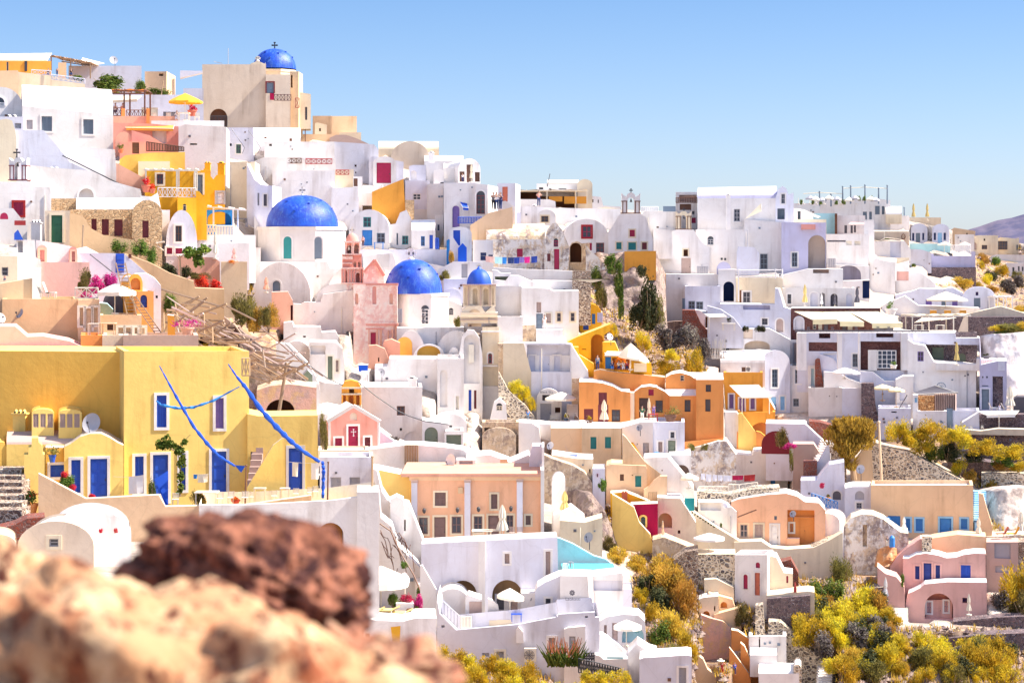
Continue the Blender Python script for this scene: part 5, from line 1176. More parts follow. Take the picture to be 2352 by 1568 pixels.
HS('stone ruin with a dark arched vault behind the ochre wing',('p',[(300,430),(420,385),(600,368),(740,385),(850,400)],700),'ruinpink',(('a',385,508,650,700,'dbrown',None,2.),),d=146,dep=6,name='ruin',cat='ruin',roof='ruintan')
pole('thick leaning mast in front of the stone ruin',575,185,490,650,140,.13,'p:wood2');pole('slanting timber brace tied to the leaning mast',270,85,570,190,141,.09,'p:wood',d1=141)
LT('faint wooden trellis on the ochre house corner',165,130,235,290,115.8,'p:tan',2)
HS('grey beige retaining house wall under the ochre terrace',('p',[(-230,1475),(215,1475),(990,1435),(1425,1375)],2200),'pale',(('a',855,1640,1100,2250,'orange2',None,3.0),('a',520,1714,900,2300,'yellow',None,3.0)),d=109,dep=6,rot=0,roof='yellow',drop=1.1,rec=3)

T('R')
HS('white barrel vaulted house half hidden by the foreground rocks',('v',130,300,690,480,620),'beige',(('w',362,428,430,486,'grey','cream'),),d=98,dep=5,rot=10,roof='white',par=.1)
HS('white sunlit vault roof behind the beige gable',('v',380,218,965,400,620),'white',(),d=100,dep=5,rot=0)
for i,x in enumerate((742,850)):bush(['small red flower clump on the white vault, left one','small red flower clump on the white vault, right one'][i],'bloomr',x,380,40,34,99.5)
WL('broken stone wall at the left edge below the lane',('p',[(-60,370),(100,330),(200,280),(330,270)],420),'stred',(),d=103,dep=2)
HS('cream rounded roof at the left edge below the stone wall',('v',-120,400,120,470,560),'cream',(),d=97,dep=4)
# ================================================================ tile D : domed churches
T('D')
c1=HS('domed white church, largest blue dome, with broad arched gables',('p',[(110,640),(800,640),(830,700),(1035,700)],1270),'white',(),d=217,dep=9,name='church')
octagon(c1,186,958,320,645,221.5,'white',(('as',400,408,474,612,'teal','white'),('as',684,412,752,616,'slate','white')),(('an',890,412,918,622,'cream'),),ext=3)
mb=MB()
dome(c1,240,902,30,318,221.5);cross(c1,572,-38,28,221.5,'p:linen',.14)
HS('',('v',112,645,650,950,1270),'white',(('as',300,815,370,915,'slate','white'),),d=212,dep=6,rot=4,root=c1,part='apse_gable',roof='white')
HS('',('v',690,840,1120,1010,1290),'pale',(('b',900,960,916,1080,'grey'),),d=209,dep=8,root=c1,part='nave',roof='white')
HS('',('p',[(820,840),(860,760),(930,705),(1040,700)],900),'white',(),d=214,dep=4,root=c1,part='side_gable')
HS('mauve shaded church wall with a scalloped top',('p',[(490,1025),(560,1030),(590,1010),(740,1010),(760,940),(1040,900)],1290),'pale',(),d=207.5,dep=2)
HS('white terrace house end left of the largest dome',('p',[(130,-60),(130,215),(185,320)],560),'pale',(),d=222,dep=4)
HS('white low wall house left of the domed church',(-60,510,190,700),'white',(),d=214,dep=5)

p1=HS('pink church with a tall flat front and red mouldings',(1042,845,1446,1600),'pinkfac',(('as',1056,932,1085,1030,'salmon'),('as',1372,932,1404,1030,'salmon'),('as',1216,865,1252,1030,'rose'),('d',1200,1290,1248,1400,'crim','pink')),d=205,dep=7,name='church',roof='pink',par=0)  # salmon and rose shutters stand for red shadow inside the arched niches
def slab(root,x0,y0,x1,y1,d,mat,dep=.4,nm='moulding',out=.12):
    fr=Fac(ux(x1),d,0);mb=MB();mb.box(fr.W,fr.t(ux(x0)),0,-out,dep,fr.z(ux(x0),uy(y1)),fr.z(ux(x0),uy(y0)));return mk(nm,mb,mat,root)
for(a,b,c,e,m)in((1030,838,1452,858,'rose'),(1026,858,1450,866,'pinkfac'),(1034,1208,1452,1228,'rose'),(1030,1196,1452,1208,'pinkfac')):slab(p1,a,b,c,e,204.9,m)
for(a,b)in((1042,1060),(1428,1446)):slab(p1,a,866,b,1196,204.9,'pinkfac',nm='pilaster')
for(a,b,t,e)in((1070,1085,1232,1330),(1098,1112,1232,1330),(1140,1156,1255,1600),(1180,1192,1260,1400),(1256,1268,1260,1400),(1288,1304,1265,1600),(1360,1372,1270,1380),(1395,1408,1260,1380),(1425,1440,1232,1600),(1058,1072,1330,1600),(1112,1122,1330,1600)):slab(p1,a,t,b,e,204.9,'rose' if b%4 else 'salmon',nm='pilaster')
slab(p1,1130,1248,1320,1262,204.9,'rose');slab(p1,1050,1322,1130,1336,204.9,'rose')
HS('',('p',[(1132,790),(1140,730),(1235,630),(1320,760),(1325,835)],850),'pinkfac',(),d=208,dep=6,root=p1,part='gable',roof='pink')
for(a,b,c,e)in((1235,622,1325,770),):
    mb=MB();mb.bar(pt(a,b,207.8),pt(c,e,207.8),.22,n=4);mb.bar(pt(a,b,207.8),pt(1135,735,207.8),.12,n=4);mk('moulding',mb,'rose',p1)
tw=HS('red and pink three stage bell tower beside the pink church',('p',[(930,700),(1132,700)],840),'pinkfac',(('an',1065,742,1100,830,'rose',None,.8),('an',955,720,985,835,'rose',None,.3)),d=209,dep=3,name='bell_tower',ext=1)
HS('',(938,572,1118,700),'rose',(('an',1042,640,1070,690,'pinkfac',None,.5),('an',1082,640,1108,690,'pinkfac',None,.5)),d=209.2,dep=2.6,root=tw,part='middle_stage',par=0,ext=0)
HS('',(962,462,1106,575),'rose',(('n',985,490,1020,570,'pinkfac',None,.8),('n',1048,480,1090,570,'pinkfac',None,.8)),d=209.4,dep=2.2,root=tw,part='upper_stage',par=0,ext=0)
dome(tw,972,1092,378,462,210.5,'rose','cap');cross(tw,1030,330,385,210.5,'p:linen',.1);bell(tw,1000,505,26,209.2,'p:linen')
for(a,b,c,e)in((925,694,1138,706),(930,566,1124,578),(955,452,1112,466),(925,832,1140,842)):slab(tw,a,b,c,e,208.8,'pinkfac')
for x in(935,958,990,1018,1045,1102,1122):slab(tw,x,706,x+11,832,208.85,'rose',nm='pilaster')
for x in(966,1024,1036,1092):slab(tw,x,466,x+11,566,209.2,'pinkfac',nm='pilaster')
slab(tw,940,590,1035,620,209,'pinkfac');slab(tw,940,650,1030,660,209,'pinkfac')
HS('coral red wall with a rounded shoulder before the pink church',('p',[(1182,1410),(1250,1405),(1330,1440),(1370,1540),(1378,1568)],1640),'salmon',(('g',1268,1520,1280,1560,'brown'),),d=199,dep=1.5,roof='salmon')
HS('coral arched gable beside the coral shoulder wall',('p',[(1312,1400),(1330,1368),(1390,1350),(1440,1372),(1470,1385)],1520),'salmon',(),d=201,dep=2,roof='salmon')

c2=HS('white church with the second blue dome and yellow lunettes',(1440,1245,2060,1580),'white',(),d=205,dep=9,name='church',par=0)
octagon(c2,1418,1912,935,1245,210,'white',(('aw',1665,1040,1735,1215,'white'),),(),ext=3)
for y in(1090,1140,1185):
    mb=MB();c=pt(1686,y,203.5);mb.sphere(c,(.19,.08,.19),12,8);mk('oculus',mb,'p:dgrey',c2)
slab(c2,1450,1070,1490,1200,204.4,'grey',nm='grille',dep=.1)
dome(c2,1325,1858,618,932,210);cross(c2,1572,545,622,210,'white',.3)
HS('',('v',1442,1270,1700,1490,1580),'white',(('n',1442,1330,1582,1530,'yellow2',None,.8),),d=203,dep=6,rot=0,root=c2,part='vault',roof='white')
HS('',('v',1590,1395,1880,1525,1600),'white',(('n',1626,1410,1842,1530,'yellow2',None,.9),),d=201,dep=5,root=c2,part='porch',roof='white')
HS('',('v',1800,1270,2180,1500,1600),'white',(),d=204,dep=8,root=c2,part='nave',roof='white')
HS('',('v',1910,1425,2020,1530,1600),'white',(('aw',1935,1485,1985,1580,'linen'),),d=200.5,dep=4,root=c2,part='porch',roof='white')
HS('small white vault beyond the second blue dome',('v',1850,885,2040,985,1040),'ice',(),d=214,dep=6)
HS('white wall house with a small lunette behind the bell tower',('p',[(1915,985),(2040,1040)],1250),'pale',(('aw',1918,1065,1960,1130,'grey'),),d=212,dep=4)
bush('grey green shrub in front of the lunette wall','olive',1990,1225,90,90,207)

T('G')
bt=HS('cream bell tower with a small blue ribbed cupola',(190,1400,530,1500),'cream',(),d=203,dep=3.2,name='bell_tower',par=0,ext=0)
HS('',(212,1150,512,1345),'cream',(('n',300,1180,345,1330,'cream',None,.5),('n',400,1180,445,1330,'cream',None,.5),('n',225,1180,248,1330,'cream',None,.2),('n',478,1180,498,1330,'cream',None,.2)),d=203.5,dep=2.6,root=bt,part='lantern',ext=0,par=0)
for x in(256,370,456):slab(bt,x,1152,x+8,1345,203.3,'mauve',nm='pilaster',dep=.1)
slab(bt,205,1142,518,1154,203.1,'mauve',dep=2.8,nm='cornice')
HS('',('p',[(190,1440),(205,1375),(250,1340),(380,1340),(415,1400),(470,1350),(500,1345),(525,1440)],1500),'cream',(('n',255,1370,380,1530,'sand',None,1.2),),d=203.2,dep=3,root=bt,part='arch_stage',ext=0)
slab(bt,183,1436,532,1444,202.9,'cream',nm='cornice');slab(bt,183,1462,532,1470,202.9,'mauve',nm='cornice')
bell(bt,318,1400,50,203.6,'p:wood')
dome(bt,246,474,1000,1142,204.8,'p:blue','cupola',rib=1);cross(bt,358,960,1000,204.8,'p:linen',.12)
mb=MB();mb.lathe(pt(359,1002,204.8),[(.5,-.3),(.25,.05),(.04,.35)],12);mk('finial',mb,'p:blue',bt)
T('D')
HS('',(2225,1240,2378,2100),'cream',(('aw',2280,1480,2316,1574,'crim','white'),('s',2258,1802,2296,1962,'wine')),d=202.6,dep=3.2,root=bt,part='shaft')
for y in(1275,1590,1782):slab(bt,2215,y,2388,y+14,202.4,'white',nm='cornice')
HS('',(2205,1790,2395,2160),'white',(),d=202.3,dep=3.4,root=bt,part='pedestal')
HS('white church front with tall nested arches',('p',[(2010,1500),(2040,1330),(2090,1265),(2150,1270),(2200,1340),(2225,1480),(2228,1568)],2050),'white',(('an',2055,1310,2200,1760,'white',None,.5),('s',2100,1816,2126,2010,'blue'),('s',2150,1820,2172,1990,'wine')),d=200,dep=1.4,name='facade',cat='church front')
HS('',(2100,1400,2150,1565),'linen',(),d=200.2,dep=.1,root=LAST,part='window',ext=0)

HS('white vaulted house with teal windows and a dark door',('v',1000,160,1375,360,525),'white',(('w',1132,230,1204,322,'teal'),('d',1122,350,1215,492,'blue2'),('w',1256,376,1332,470,'slate')),d=231,dep=8,rot=5,roof='white')
HS('white gabled house with one teal window',('p',[(1370,300),(1430,290),(1470,190),(1530,165),(1585,270),(1590,350)],530),'white',(('w',1490,402,1546,482,'teal'),('s',1438,378,1452,486,'slate')),d=232,dep=7,rot=0)
HS('small white barrel house with a royal blue door',('s',1575,(255,250),1795,355,530),'white',(('w',1662,406,1698,496,'blue2'),('d',1740,394,1772,522,'blue')),d=230,dep=6,rot=0)
HS('white parapet house behind the barrel house',(1440,160,1880,280),'pale',(('g',1512,180,1545,205,'brown'),),d=239,dep=5)
HS('white chimney house beside the stone stairs',(1790,210,1868,530),'white',(('w',1815,300,1832,355,'blue'),),d=236,dep=4)
WL('long white terrace wall below the blue doored houses',('p',[(1105,530),(1900,528)],690),'ice',(),d=226,dep=5,roof='white')
table('dark terrace table before the vaulted house',1275,522,90,227,'p:blue2');chair('white terrace chair beside the blue table',1365,525,50,d=227)
PN('person standing at the corner of the vaulted white house',1130,500,95,'rose','brown',d=229)
LT('blue slatted gate rail by the royal blue door',1795,425,1825,520,229,'p:blue',2,posts=True)
ST('stone stairs climbing between the blue doors',1835,530,1880,350,70,'sand',9,d0=230,d1=240)
WL('white ribbed terrace blocks below the long terrace wall',('p',[(1130,590),(1400,560),(1430,640)],720),'white',(('g',1255,570,1370,690,'pale',None,.3),),d=222,dep=4)
WL('white wavy roof bank behind the second blue dome',('p',[(1540,620),(1900,690),(2040,780)],900),'pale',(),d=220,dep=5)
bush('green plant on the terrace right of the second blue dome','olive',1880,800,130,90,217)
WL('white stepped terrace wall beyond the second blue dome',('p',[(1800,720),(1960,640),(2230,640)],830),'white',(('b',2035,660,2090,790,'grey'),),d=218,dep=4)
HS('white terrace tier beneath the green plant',('p',[(1870,800),(2200,790)],1000),'ice',(),d=215.5,dep=4)

HS('white stepped terrace house below the church apse',('p',[(400,1200),(480,1190),(495,1240),(740,1240),(750,1290),(880,1280),(905,1330)],1480),'white',(('g',580,1320,604,1335,'brown'),),d=201,dep=5,rot=0)
HS('white small vault with a square recess',('v',390,1365,650,1500,1640),'white',(),d=197,dep=7)
HS('white house front with olive shutters under the church',('p',[(640,1378),(790,1380),(880,1380),(940,1440),(960,1560)],1840),'white',(('g',648,1410,785,1490,'pale',None,.4),('s',806,1508,850,1720,'sage','linen'),('s',880,1545,905,1650,'mauve','linen')),d=193,dep=6)
HS('salmon house wall with a dark side behind the olive shrub',('p',[(290,920),(440,915),(485,1000),(488,1180)],1250),'salmon',(('g',465,1040,485,1180,'wine'),),d=203,dep=4,roof='pink')
UC('folded pale orange parasol before the church apse',240,780,925,'c:salmon',204,60)
bush('yellow green shrub climbing the ruin beside the scaffold','olive',80,1150,200,220,160);bush('orange leafed shrub in front of the salmon house','gold',260,1210,230,200,158)
WL('white ramp parapet sloping down from the salmon house',('p',[(330,1385),(450,1400),(620,1568),(700,1700)],1750),'white',(),d=182,dep=3)
mb=MB();mb.tube([pt(60,1150,172),pt(300,1330,172),pt(560,1560,174),pt(760,1690,180)],.05,5);tag(mk('handrail',mb,'p:brown',None,loc=pt(300,1330,172)),'dark handrail along the white ramp parapet','handrail')
# ================================================================ tile F : pink chapel district
T('F')
HS('white block under the coral walls with textured limewash',('p',[(1385,210),(1500,205),(1520,132),(1962,135)],420),'white',(),d=194,dep=6,par=.2)
HS('tall white church base block with an arched niche',(1960,132,2205,700),'white',(('n',1984,240,2052,578,'pale',None,.25),('s',2130,478,2158,600,'linen','white')),d=192,dep=8)
dish('grey satellite dish behind the white picket gate',1440,262,80,340,192,az=10)
LT('white picket gate under the coral wall',1262,248,1330,378,191,'p:white',3,posts=True)
HS('blue painted water tank beside the coral wall',(1236,192,1322,232),'blue',(),d=193,dep=1.5,ext=.2,name='tank',cat='tank',part='body',par=0)
CH('short round chimney on the white limewashed block',1690,300,1765,390,190,'white',1)
HS('big white house with a small dark square window',(1255,395,1822,1080),'pale',(('w',1588,568,1662,655,'brown'),('g',1615,770,1635,795,'dgrey'),('n',1655,805,1800,930,'white',None,.15)),d=186,dep=8,rot=0)
HS('white wall house behind the orange belfry',('p',[(850,330),(930,355),(1080,370),(1260,395)],620),'white',(),d=189,dep=6)
HS('dark green pointed garden shed beside the leaning mast',('p',[(722,290),(768,240),(812,285)],400),'sage',(),d=178,dep=3,name='shed',roof='grey')
WL('white bench like parapet beneath the white ramp',('p',[(700,380),(870,360),(880,430),(880,560)],640),'white',(),d=177,dep=3)
HS('white rounded roof bank left of the pink chapel',('p',[(780,650),(850,585),(950,565),(1090,590)],760),'white',(),d=179,dep=4)
HS('white wall block behind the chapel climber',(850,640,960,960),'pale',(),d=176,dep=4)
ck=HS('pink gabled chapel with a crimson cross door',('p',[(955,710),(1190,570),(1430,712)],985),'rose',(('d',1141,752,1232,975,'crim','white'),('s',1020,862,1085,975,'crim','white'),('s',1292,855,1345,965,'wine','white'),('an',1155,628,1224,700,'linen',None,.12)),d=174,dep=7,rot=-6,name='chapel',roof='white')
for a,b in(((950,712),(1190,566)),((1190,566),(1436,712))):
    mb=MB();mb.bar(pt(a[0],a[1],173.8),pt(b[0],b[1],173.8),.2,n=4);mk('verge',mb,'white',ck)
cross(ck,1190,785,840,173.7,'p:white',.06)
for x in(958,1412):slab(ck,x,712,x+16,975,173.8,'white',nm='quoin')
ob=HS('orange brick belfry standing behind the pink chapel',('p',[(1080,400),(1110,345),(1170,332),(1230,350),(1258,400)],585),'orange2',(('n',1150,395,1195,450,'wood',None,.8),('n',1090,470,1120,560,'orange',None,.3),('n',1150,470,1190,560,'orange',None,.5),('n',1218,470,1246,560,'orange',None,.3)),d=183,dep=2,name='belfry',cat='belfry',roof='orange2')
for(a,b,c,e)in((1072,396,1264,410),(1072,452,1264,466),(1072,560,1264,585)):slab(ob,a,b,c,e,182.8,'cream',nm='cornice')
for x in(1080,1125,1200,1245):slab(ob,x,466,x+14,560,182.8,'orange2',nm='pilaster')
bush('climbing plant on the left corner of the pink chapel','olive',915,960,110,360,172)
HS('white sloping stair flank right of the pink chapel',('p',[(1395,790),(1440,800),(1560,890),(1680,930)],1000),'ice',(),d=178,dep=4)
bush('dark stone heap along the stair right of the pink chapel','grey',1560,905,200,70,180)
mb=MB();mb.tube([pt(1230,345,183),pt(1400,480,183),pt(1590,610,183),pt(1700,660,183),pt(1850,710,183),pt(2070,738,183)],.045,5);tag(mk('cable',mb,'p:iron',None,loc=pt(1230,345,183)),'black cable sagging from the orange belfry to the arched gate','cable')
mb=MB();mb.tube([pt(560,-10,180),pt(700,140,180),pt(850,245,181),pt(960,320,182),pt(1100,380,183)],.045,5);tag(mk('cable',mb,'p:iron',None,loc=pt(560,0,180)),'black cable running up from the orange belfry to the scaffold','cable')
HS('white vaulted entrance with a green arched gate',('p',[(1820,700),(1990,720),(2070,740),(2070,800)],960),'white',(('ad',1843,762,1965,938,'sage'),),d=184,dep=5)
HS('white rounded roof above the green arched gate',('v',1905,635,2230,745,820),'white',(('w',2068,745,2096,778,'dgrey'),),d=188,dep=6)
HS('white outhouse with a wide olive shutter',(2035,800,2200,985),'white',(('s',2042,832,2180,932,'sage','white'),),d=182,dep=4)
bush('yellow flower patch at the foot of the green gate','broom',2010,945,110,40,181)
WL('white terrace wall with a dip behind the peach house',('p',[(870,975),(1220,965),(1400,960),(1640,930),(1830,930),(2010,945),(2200,970),(2250,1010)],1200),'white',(),d=173,dep=4)
HS('cream roof terrace strip before the pink chapel',(865,975,1330,1040),'cream',(),d=170,dep=4)
LT('slatted wooden garden gate in the white terrace wall',1662,928,1782,1105,172.4,'p:wood',5,posts=True)
HS('white house with two grey shuttered windows left of the peach house',(880,1038,1370,1420),'ice',(('s',980,1222,1076,1330,'grey'),('s',1154,1222,1250,1342,'grey')),d=160,dep=8)
HS('white chimney slab on the terrace behind the lattice crate',(2150,960,2270,1060),'white',(),d=176,dep=3)
dish('white satellite dish on the peach house roof',2080,1075,120,1170,169.5,'p:white',az=-40,el=10)
b=HS('white framed lattice crate on the peach house roof',(2135,1062,2310,1185),'white',(('b',2162,1072,2285,1178,'grey'),),d=170,dep=2,name='water_heater',cat='crate',part='casing',par=0)
# ================================================================ tile M : peach house
T('M')
hp=HS('peach house with three white pilasters and grey shutters',(622,290,1808,900),'peach',(
    ('s',835,405,936,528,'dmauve','cream'),('s',1352,420,1410,555,'dmauve','cream'),('w',688,635,770,787,'dmauve','cream'),('d',830,630,934,880,'dmauve','cream'),
    ('w',990,625,1078,780,'dmauve','cream'),('w',1193,622,1272,772,'dmauve','cream'),('d',1326,616,1424,860,'dmauve','cream'),('w',1493,614,1556,770,'dmauve','cream'),('s',1670,617,1716,702,'dmauve','cream')),d=163,dep=9,roof='white',rec=.1)
slab(hp,525,232,1808,262,162.8,'salmon',dep=9,nm='cornice');slab(hp,600,262,1812,294,162.9,'apric',nm='fascia')
for(a,b,c)in((620,300,870),(1108,298,850),(1588,292,770)):slab(hp,a,b,a+54,c,162.8,'ice',nm='pilaster',out=.2);slab(hp,a-4,b-6,a+60,b+14,162.7,'mauve',nm='capital',out=.2)
slab(hp,1808,200,1838,860,162.7,'white',nm='edge_wall',dep=9)
HS('',('p',[(305,195),(525,240),(625,280)],700),'yellow',(),d=164,dep=8,root=hp,part='side_wall',roof='white')
for i,(x,y)in enumerate(((737,575),(1043,568),(1236,562),(1534,556))):
    mb=MB();mb.lathe(pt(x,y+10,162.6),[(.05,-.12),(.14,0),(.16,.2),(.05,.32)],8);mk('lantern',mb,'p:iron',hp)
mb=MB();mb.box(WF(pt(1070,388,162.8)),-.2,.2,-.02,.1,-.25,.25);mk('plaque',mb,'sand',hp)
UC('tall folded cream parasol before the peach house',1455,520,815,'c:linen',158,120)
for i,x in enumerate((1545,1615)):chair(['brown deck chair beside the folded cream parasol','brown deck chair farther right on the peach terrace'][i],x,820,95,'p:mauve',158.5)
table('low cream table on the peach terrace',1270,838,190,158,'p:cream');table('second low cream table beneath the folded parasol',1390,835,110,158,'p:cream')
HS('long white roof bank behind the peach house',('p',[(1120,80),(1340,60),(1530,130),(1700,60),(1720,100)],240),'white',(('b',1436,100,1502,215,'sand'),('g',1405,140,1418,170,'black')),d=171,dep=5)
HS('white domed water tank at the right end of the roof bank',('p',[(1700,180),(1715,20),(1730,-20),(1815,-20),(1830,200)],220),'ice',(),d=168,dep=3,name='tank',cat='tank',part='body')
HS('cream grey corner block with a tall arch and yellow reveal',('p',[(120,400),(322,400)],1700),'pale',(),d=108.5,dep=7,par=.3)
WL('tall white stair wall left of the peach house',('p',[(270,190),(300,200),(350,400),(430,520),(540,520),(600,530),(735,870),(740,1000)],1130),'white',(('s',445,560,475,705,'mauve'),('g',553,655,568,760,'mauve')),d=157,dep=4)
HS('white block with a pyramid cap beside the stair wall',('p',[(425,470),(485,440),(550,470)],700),'white',(),d=156,dep=2)
HS('white house wall behind the tall stair with bare vines',('p',[(322,420),(340,640),(440,720),(500,900),(700,1100)],1500),'pale',(),d=152,dep=4)
ST('long white outdoor stair beside the shade tinted hotel wall',760,1370,560,1020,60,'white',16,d0=148,d1=156)
WL('white stair parapet descending to the iron railing',('p',[(700,1080),(720,1075),(850,1300),(850,1420)],1568),'white',(),d=147,dep=.5)

T('P')
hh=HS('white hotel wall tinted lavender for shade, with two tan arched alcoves',('p',[(195,290),(780,258),(1445,228),(1455,600)],1100),'ice',(('an',452,625,705,1050,'tan',None,2.2),('an',848,620,1120,1050,'tan',None,2.5),('s',962,380,1006,470,'mauve','white'),('s',1338,358,1382,590,'mauve','white')),d=151,dep=3,roof='white')  # the front's blue shade is put into the plaster colour
slab(hh,722,255,782,1060,150.7,'white',nm='pier',out=.5)
slab(hh,190,270,1450,300,150.9,'pink',nm='coping')if False else None
HS('white vaulted hut below the left tan alcove',('v',330,700,640,850,1050),'white',(),d=147.5,dep=3,rot=0)
HS('small white cabin with a grey opening before the hotel pier',('p',[(600,790),(630,760),(752,800)],1010),'white',(('g',636,818,752,985,'mauve',None,.6),),d=146.8,dep=2.2)
WL('quarter round white fin wall before the right alcove',('p',[(808,790),(850,805),(900,850),(914,920)],1030),'pale',(),d=146.5,dep=.4)
HS('',(880,760,1110,1000),'white',(('s',890,765,955,895,'dgrey','white'),('d',1020,785,1080,990,'mauve')),d=152.5,dep=.5,root=hh,part='alcove_wall',par=0)
UM('half open white parasol before the right tan alcove',1010,695,885,1145,770,985,'c:linen',146.5,pm='p:linen',tilt=-.1)
table('blue covered pool table beside the white parasol',1070,990,100,146,'p:blue',h=.5)
for i,(x,w)in enumerate(((860,80),(960,130))):HS(['small cream storage box under the fin wall','wider cream storage box by the parasol foot'][i],(x-w/2,990-i*5,x+w/2,1030),'cream',(),d=146,dep=.8,ext=.2,name='storage_box',cat='box',part='body',par=0)
T('M')
for i in range(1):
    root=TH('stair_railing','grey iron railing with uprights beside the hotel stair','railing',pt(900,1500,146));mb=MB();a,b=pt(862,1365,146),pt(1100,1568,146);mb.bar(a,b,.04);mk('handrail',mb,'p:grey',root)
    for k in range(9):f=k/8;p=a.lerp(b,f);mb=MB();mb.bar(p,p-V_((0,0,1.0)),.025);mk('upright',mb,'p:grey',root)
T('P')
LT('pale picket railing at the foot of the hotel stair',562,955,655,1058,145.8,'p:linen',3,posts=True)
hv=HS('lavender vaulted pool house with a small dark window',('p',[(1240,730),(1260,690),(1340,640),(1460,590),(1520,580),(1522,620)],1000),'ice',(('w',1338,790,1384,880,'dgrey','white'),),d=147,dep=5,rot=0)
hs=HS('white logo wall of the pool terrace with an emblem',('p',[(1470,580),(1725,585),(1745,910)],960),'pale',(),d=146,dep=4,rot=6,roof='white')
d_=145.2
mb=MB()
for i in range(8):
    t=i*math.pi/4;c=pt(1582,738,d_);k=S/F*d_
    mb.tube([c+V_((math.cos(t+a)*r*k,0,math.sin(t+a)*r*k))for a,r in((0,6),(.35,14),(.8,22),(1.2,24))],.035,5)
mk('emblem',mb,'p:dgrey',hs);text(hs,'Laokasti',1588,808,40,d_,'p:dgrey',1.05,.02)
HS('white hotel wall between alcove and pool house',(1110,740,1250,1000),'white',(('g',1200,785,1212,800,'grey'),('g',1198,800,1207,812,'grey')),d=148.5,dep=3)
WL('pale cyan pool backdrop wall with a wavy top',('p',[(1445,235),(1470,240),(1590,290),(1780,400),(1890,430),(1940,470),(1950,550)],560),'aqua',(),d=158,dep=.6,roof='aqua')
root=TH('swimming_pool','small turquoise swimming pool before the cyan wall','pool',pt(1720,585,152));mb=MB();P4=[pt(1480,540,157.5),pt(1955,545,157.5),pt(2040,562,150),pt(1520,590,150)]
z=pt(1700,572,152).z;mb.q(*[V_((p.x,p.y,z))for p in P4]);o=mk('water',mb,'p:pool',root)
HS('white pool block with a lavender recess',('p',[(1722,592),(2045,556),(2055,700),(2045,950)],1010),'white',(('g',1780,625,2040,720,'lav',None,.25),),d=149,dep=4,roof='white')
slab(LAST,1480,575,2050,600,149.5,'white',dep=.5,nm='pool_rim')
mb=MB()
for x in(1558,1578):mb.tube([pt(x,560,151),pt(x-18,470,151),pt(x-4,450,151),pt(x+12,460,151),pt(x+14,560,151)],.035,6)
tag(mk('pool_ladder',mb,'p:grey',None,loc=pt(1570,560,151)),'curved steel handrail of the pool','pool ladder')
LT('small white pool gate beside the steel handrail',1500,470,1545,535,153,'p:white',2,posts=True)
HS('white narrow end wall right of the pool block',(2045,705,2130,960),'ice',(),d=152,dep=3)
hl=HS('long shade tinted lower storey of the hotel with an air conditioner',('p',[(340,790),(365,930),(515,1080),(1080,1030),(1450,960),(1455,935),(1790,915),(1795,962),(1832,965)],1420),'ice',(
    ('s',885,1275,955,1360,'grey','linen'),('s',1366,1150,1426,1262,'mauve','white'),('d',1555,1138,1612,1300,'grey','white'),('g',380,1035,410,1058,'grey'),('s',755,1290,820,1325,'grey'),('g',1700,950,1725,968,'black')),d=140,dep=6,drop=1.1,roof='white',par=0)  # same painted shade tone as the hotel wall above
HS('',('p',[(1508,1075),(1540,1060),(1700,1045),(1702,1300)],1330),'white',(('d',1555,1138,1612,1290,'grey'),),d=139.5,dep=1,root=hl,part='porch')
HS('',('p',[(1068,1080),(1090,1050),(1130,1100),(1135,1195)],1200),'white',(),d=139.6,dep=.6,root=hl,part='buttress',ext=0)
aircon('beige air conditioner on the lower hotel wall',1142,1242,1252,1362,139.8)
h=HS('white terrace house with a curved niche and jacuzzi',('p',[(1832,1000),(1900,960),(2050,935),(2190,945),(2250,1000),(2262,1180)],1340),'white',(('s',1875,1035,1900,1120,'mauve'),('d',1950,1015,2000,1180,'mauve'),('an',2040,1040,2240,1200,'aqua',None,.5)),d=146,dep=5)
text(h,'Spa',2175,1105,34,145.6,'p:teal')
UM('open white parasol over the jacuzzi terrace',2080,985,1955,2225,1045,1230,'c:linen',143)
WL('white sweeping stair fin before the jacuzzi terrace',('p',[(1825,1120),(1860,1120),(2000,1210),(2100,1320)],1420),'white',(),d=141.5,dep=1)
HS('white jacuzzi tub block with a scalloped edge',('p',[(1790,1305),(1840,1320),(1870,1350),(2090,1345)],1480),'pale',(('b',1900,1325,2050,1345,'aqua'),),d=139,dep=3)
root=TH('jacuzzi','round pale green jacuzzi set in the white block','jacuzzi',pt(1980,1340,140));mb=MB();mb.lathe(pt(1980,1338,141),[(.75,-.3),(.75,.05),(.65,.05)],24);mk('rim',mb,'white',root);mb=MB();mb.lathe(pt(1980,1338,141),[(.65,0),(.64,.045)],24);mk('water',mb,'p:pool',root)
HS('white rounded bank below the jacuzzi terrace',('p',[(2090,1300),(2180,1210),(2290,1280),(2360,1300)],1420),'white',(),d=140,dep=4)
HS('white lavender house at the foot of the jacuzzi terrace',('p',[(2200,1350),(2240,1335),(2640,1310),(2680,1320)],1650),'ice',(('s',2562,1425,2630,1600,'grey','white'),),d=137,dep=6)
LT('black trellis fence on the slope below the hotel',1640,1340,2030,1470,134,'p:iron',16,1430,1510)
LT('black trellis gate beside the aloe plant',1690,1290,1785,1370,136,'p:iron',4)
root=TH('aloe_plant','big aloe with red flower spikes below the hotel','aloe',pt(1500,1420,135));mb=MB();fb=MB();rng=random.Random(4)
for i in range(120):
    a=rng.uniform(0,6.28);x=rng.uniform(-150,150);b=pt(1500+x,1420-rng.uniform(0,60),135+rng.uniform(-1,1));L=rng.uniform(.8,1.6);mb.bar(b,b+V_((math.cos(a)*L*.6,math.sin(a)*L*.5,L*rng.uniform(.5,1))),.09,.01,4)
mk('leaves',mb,LM['vine'],root,smooth=None)
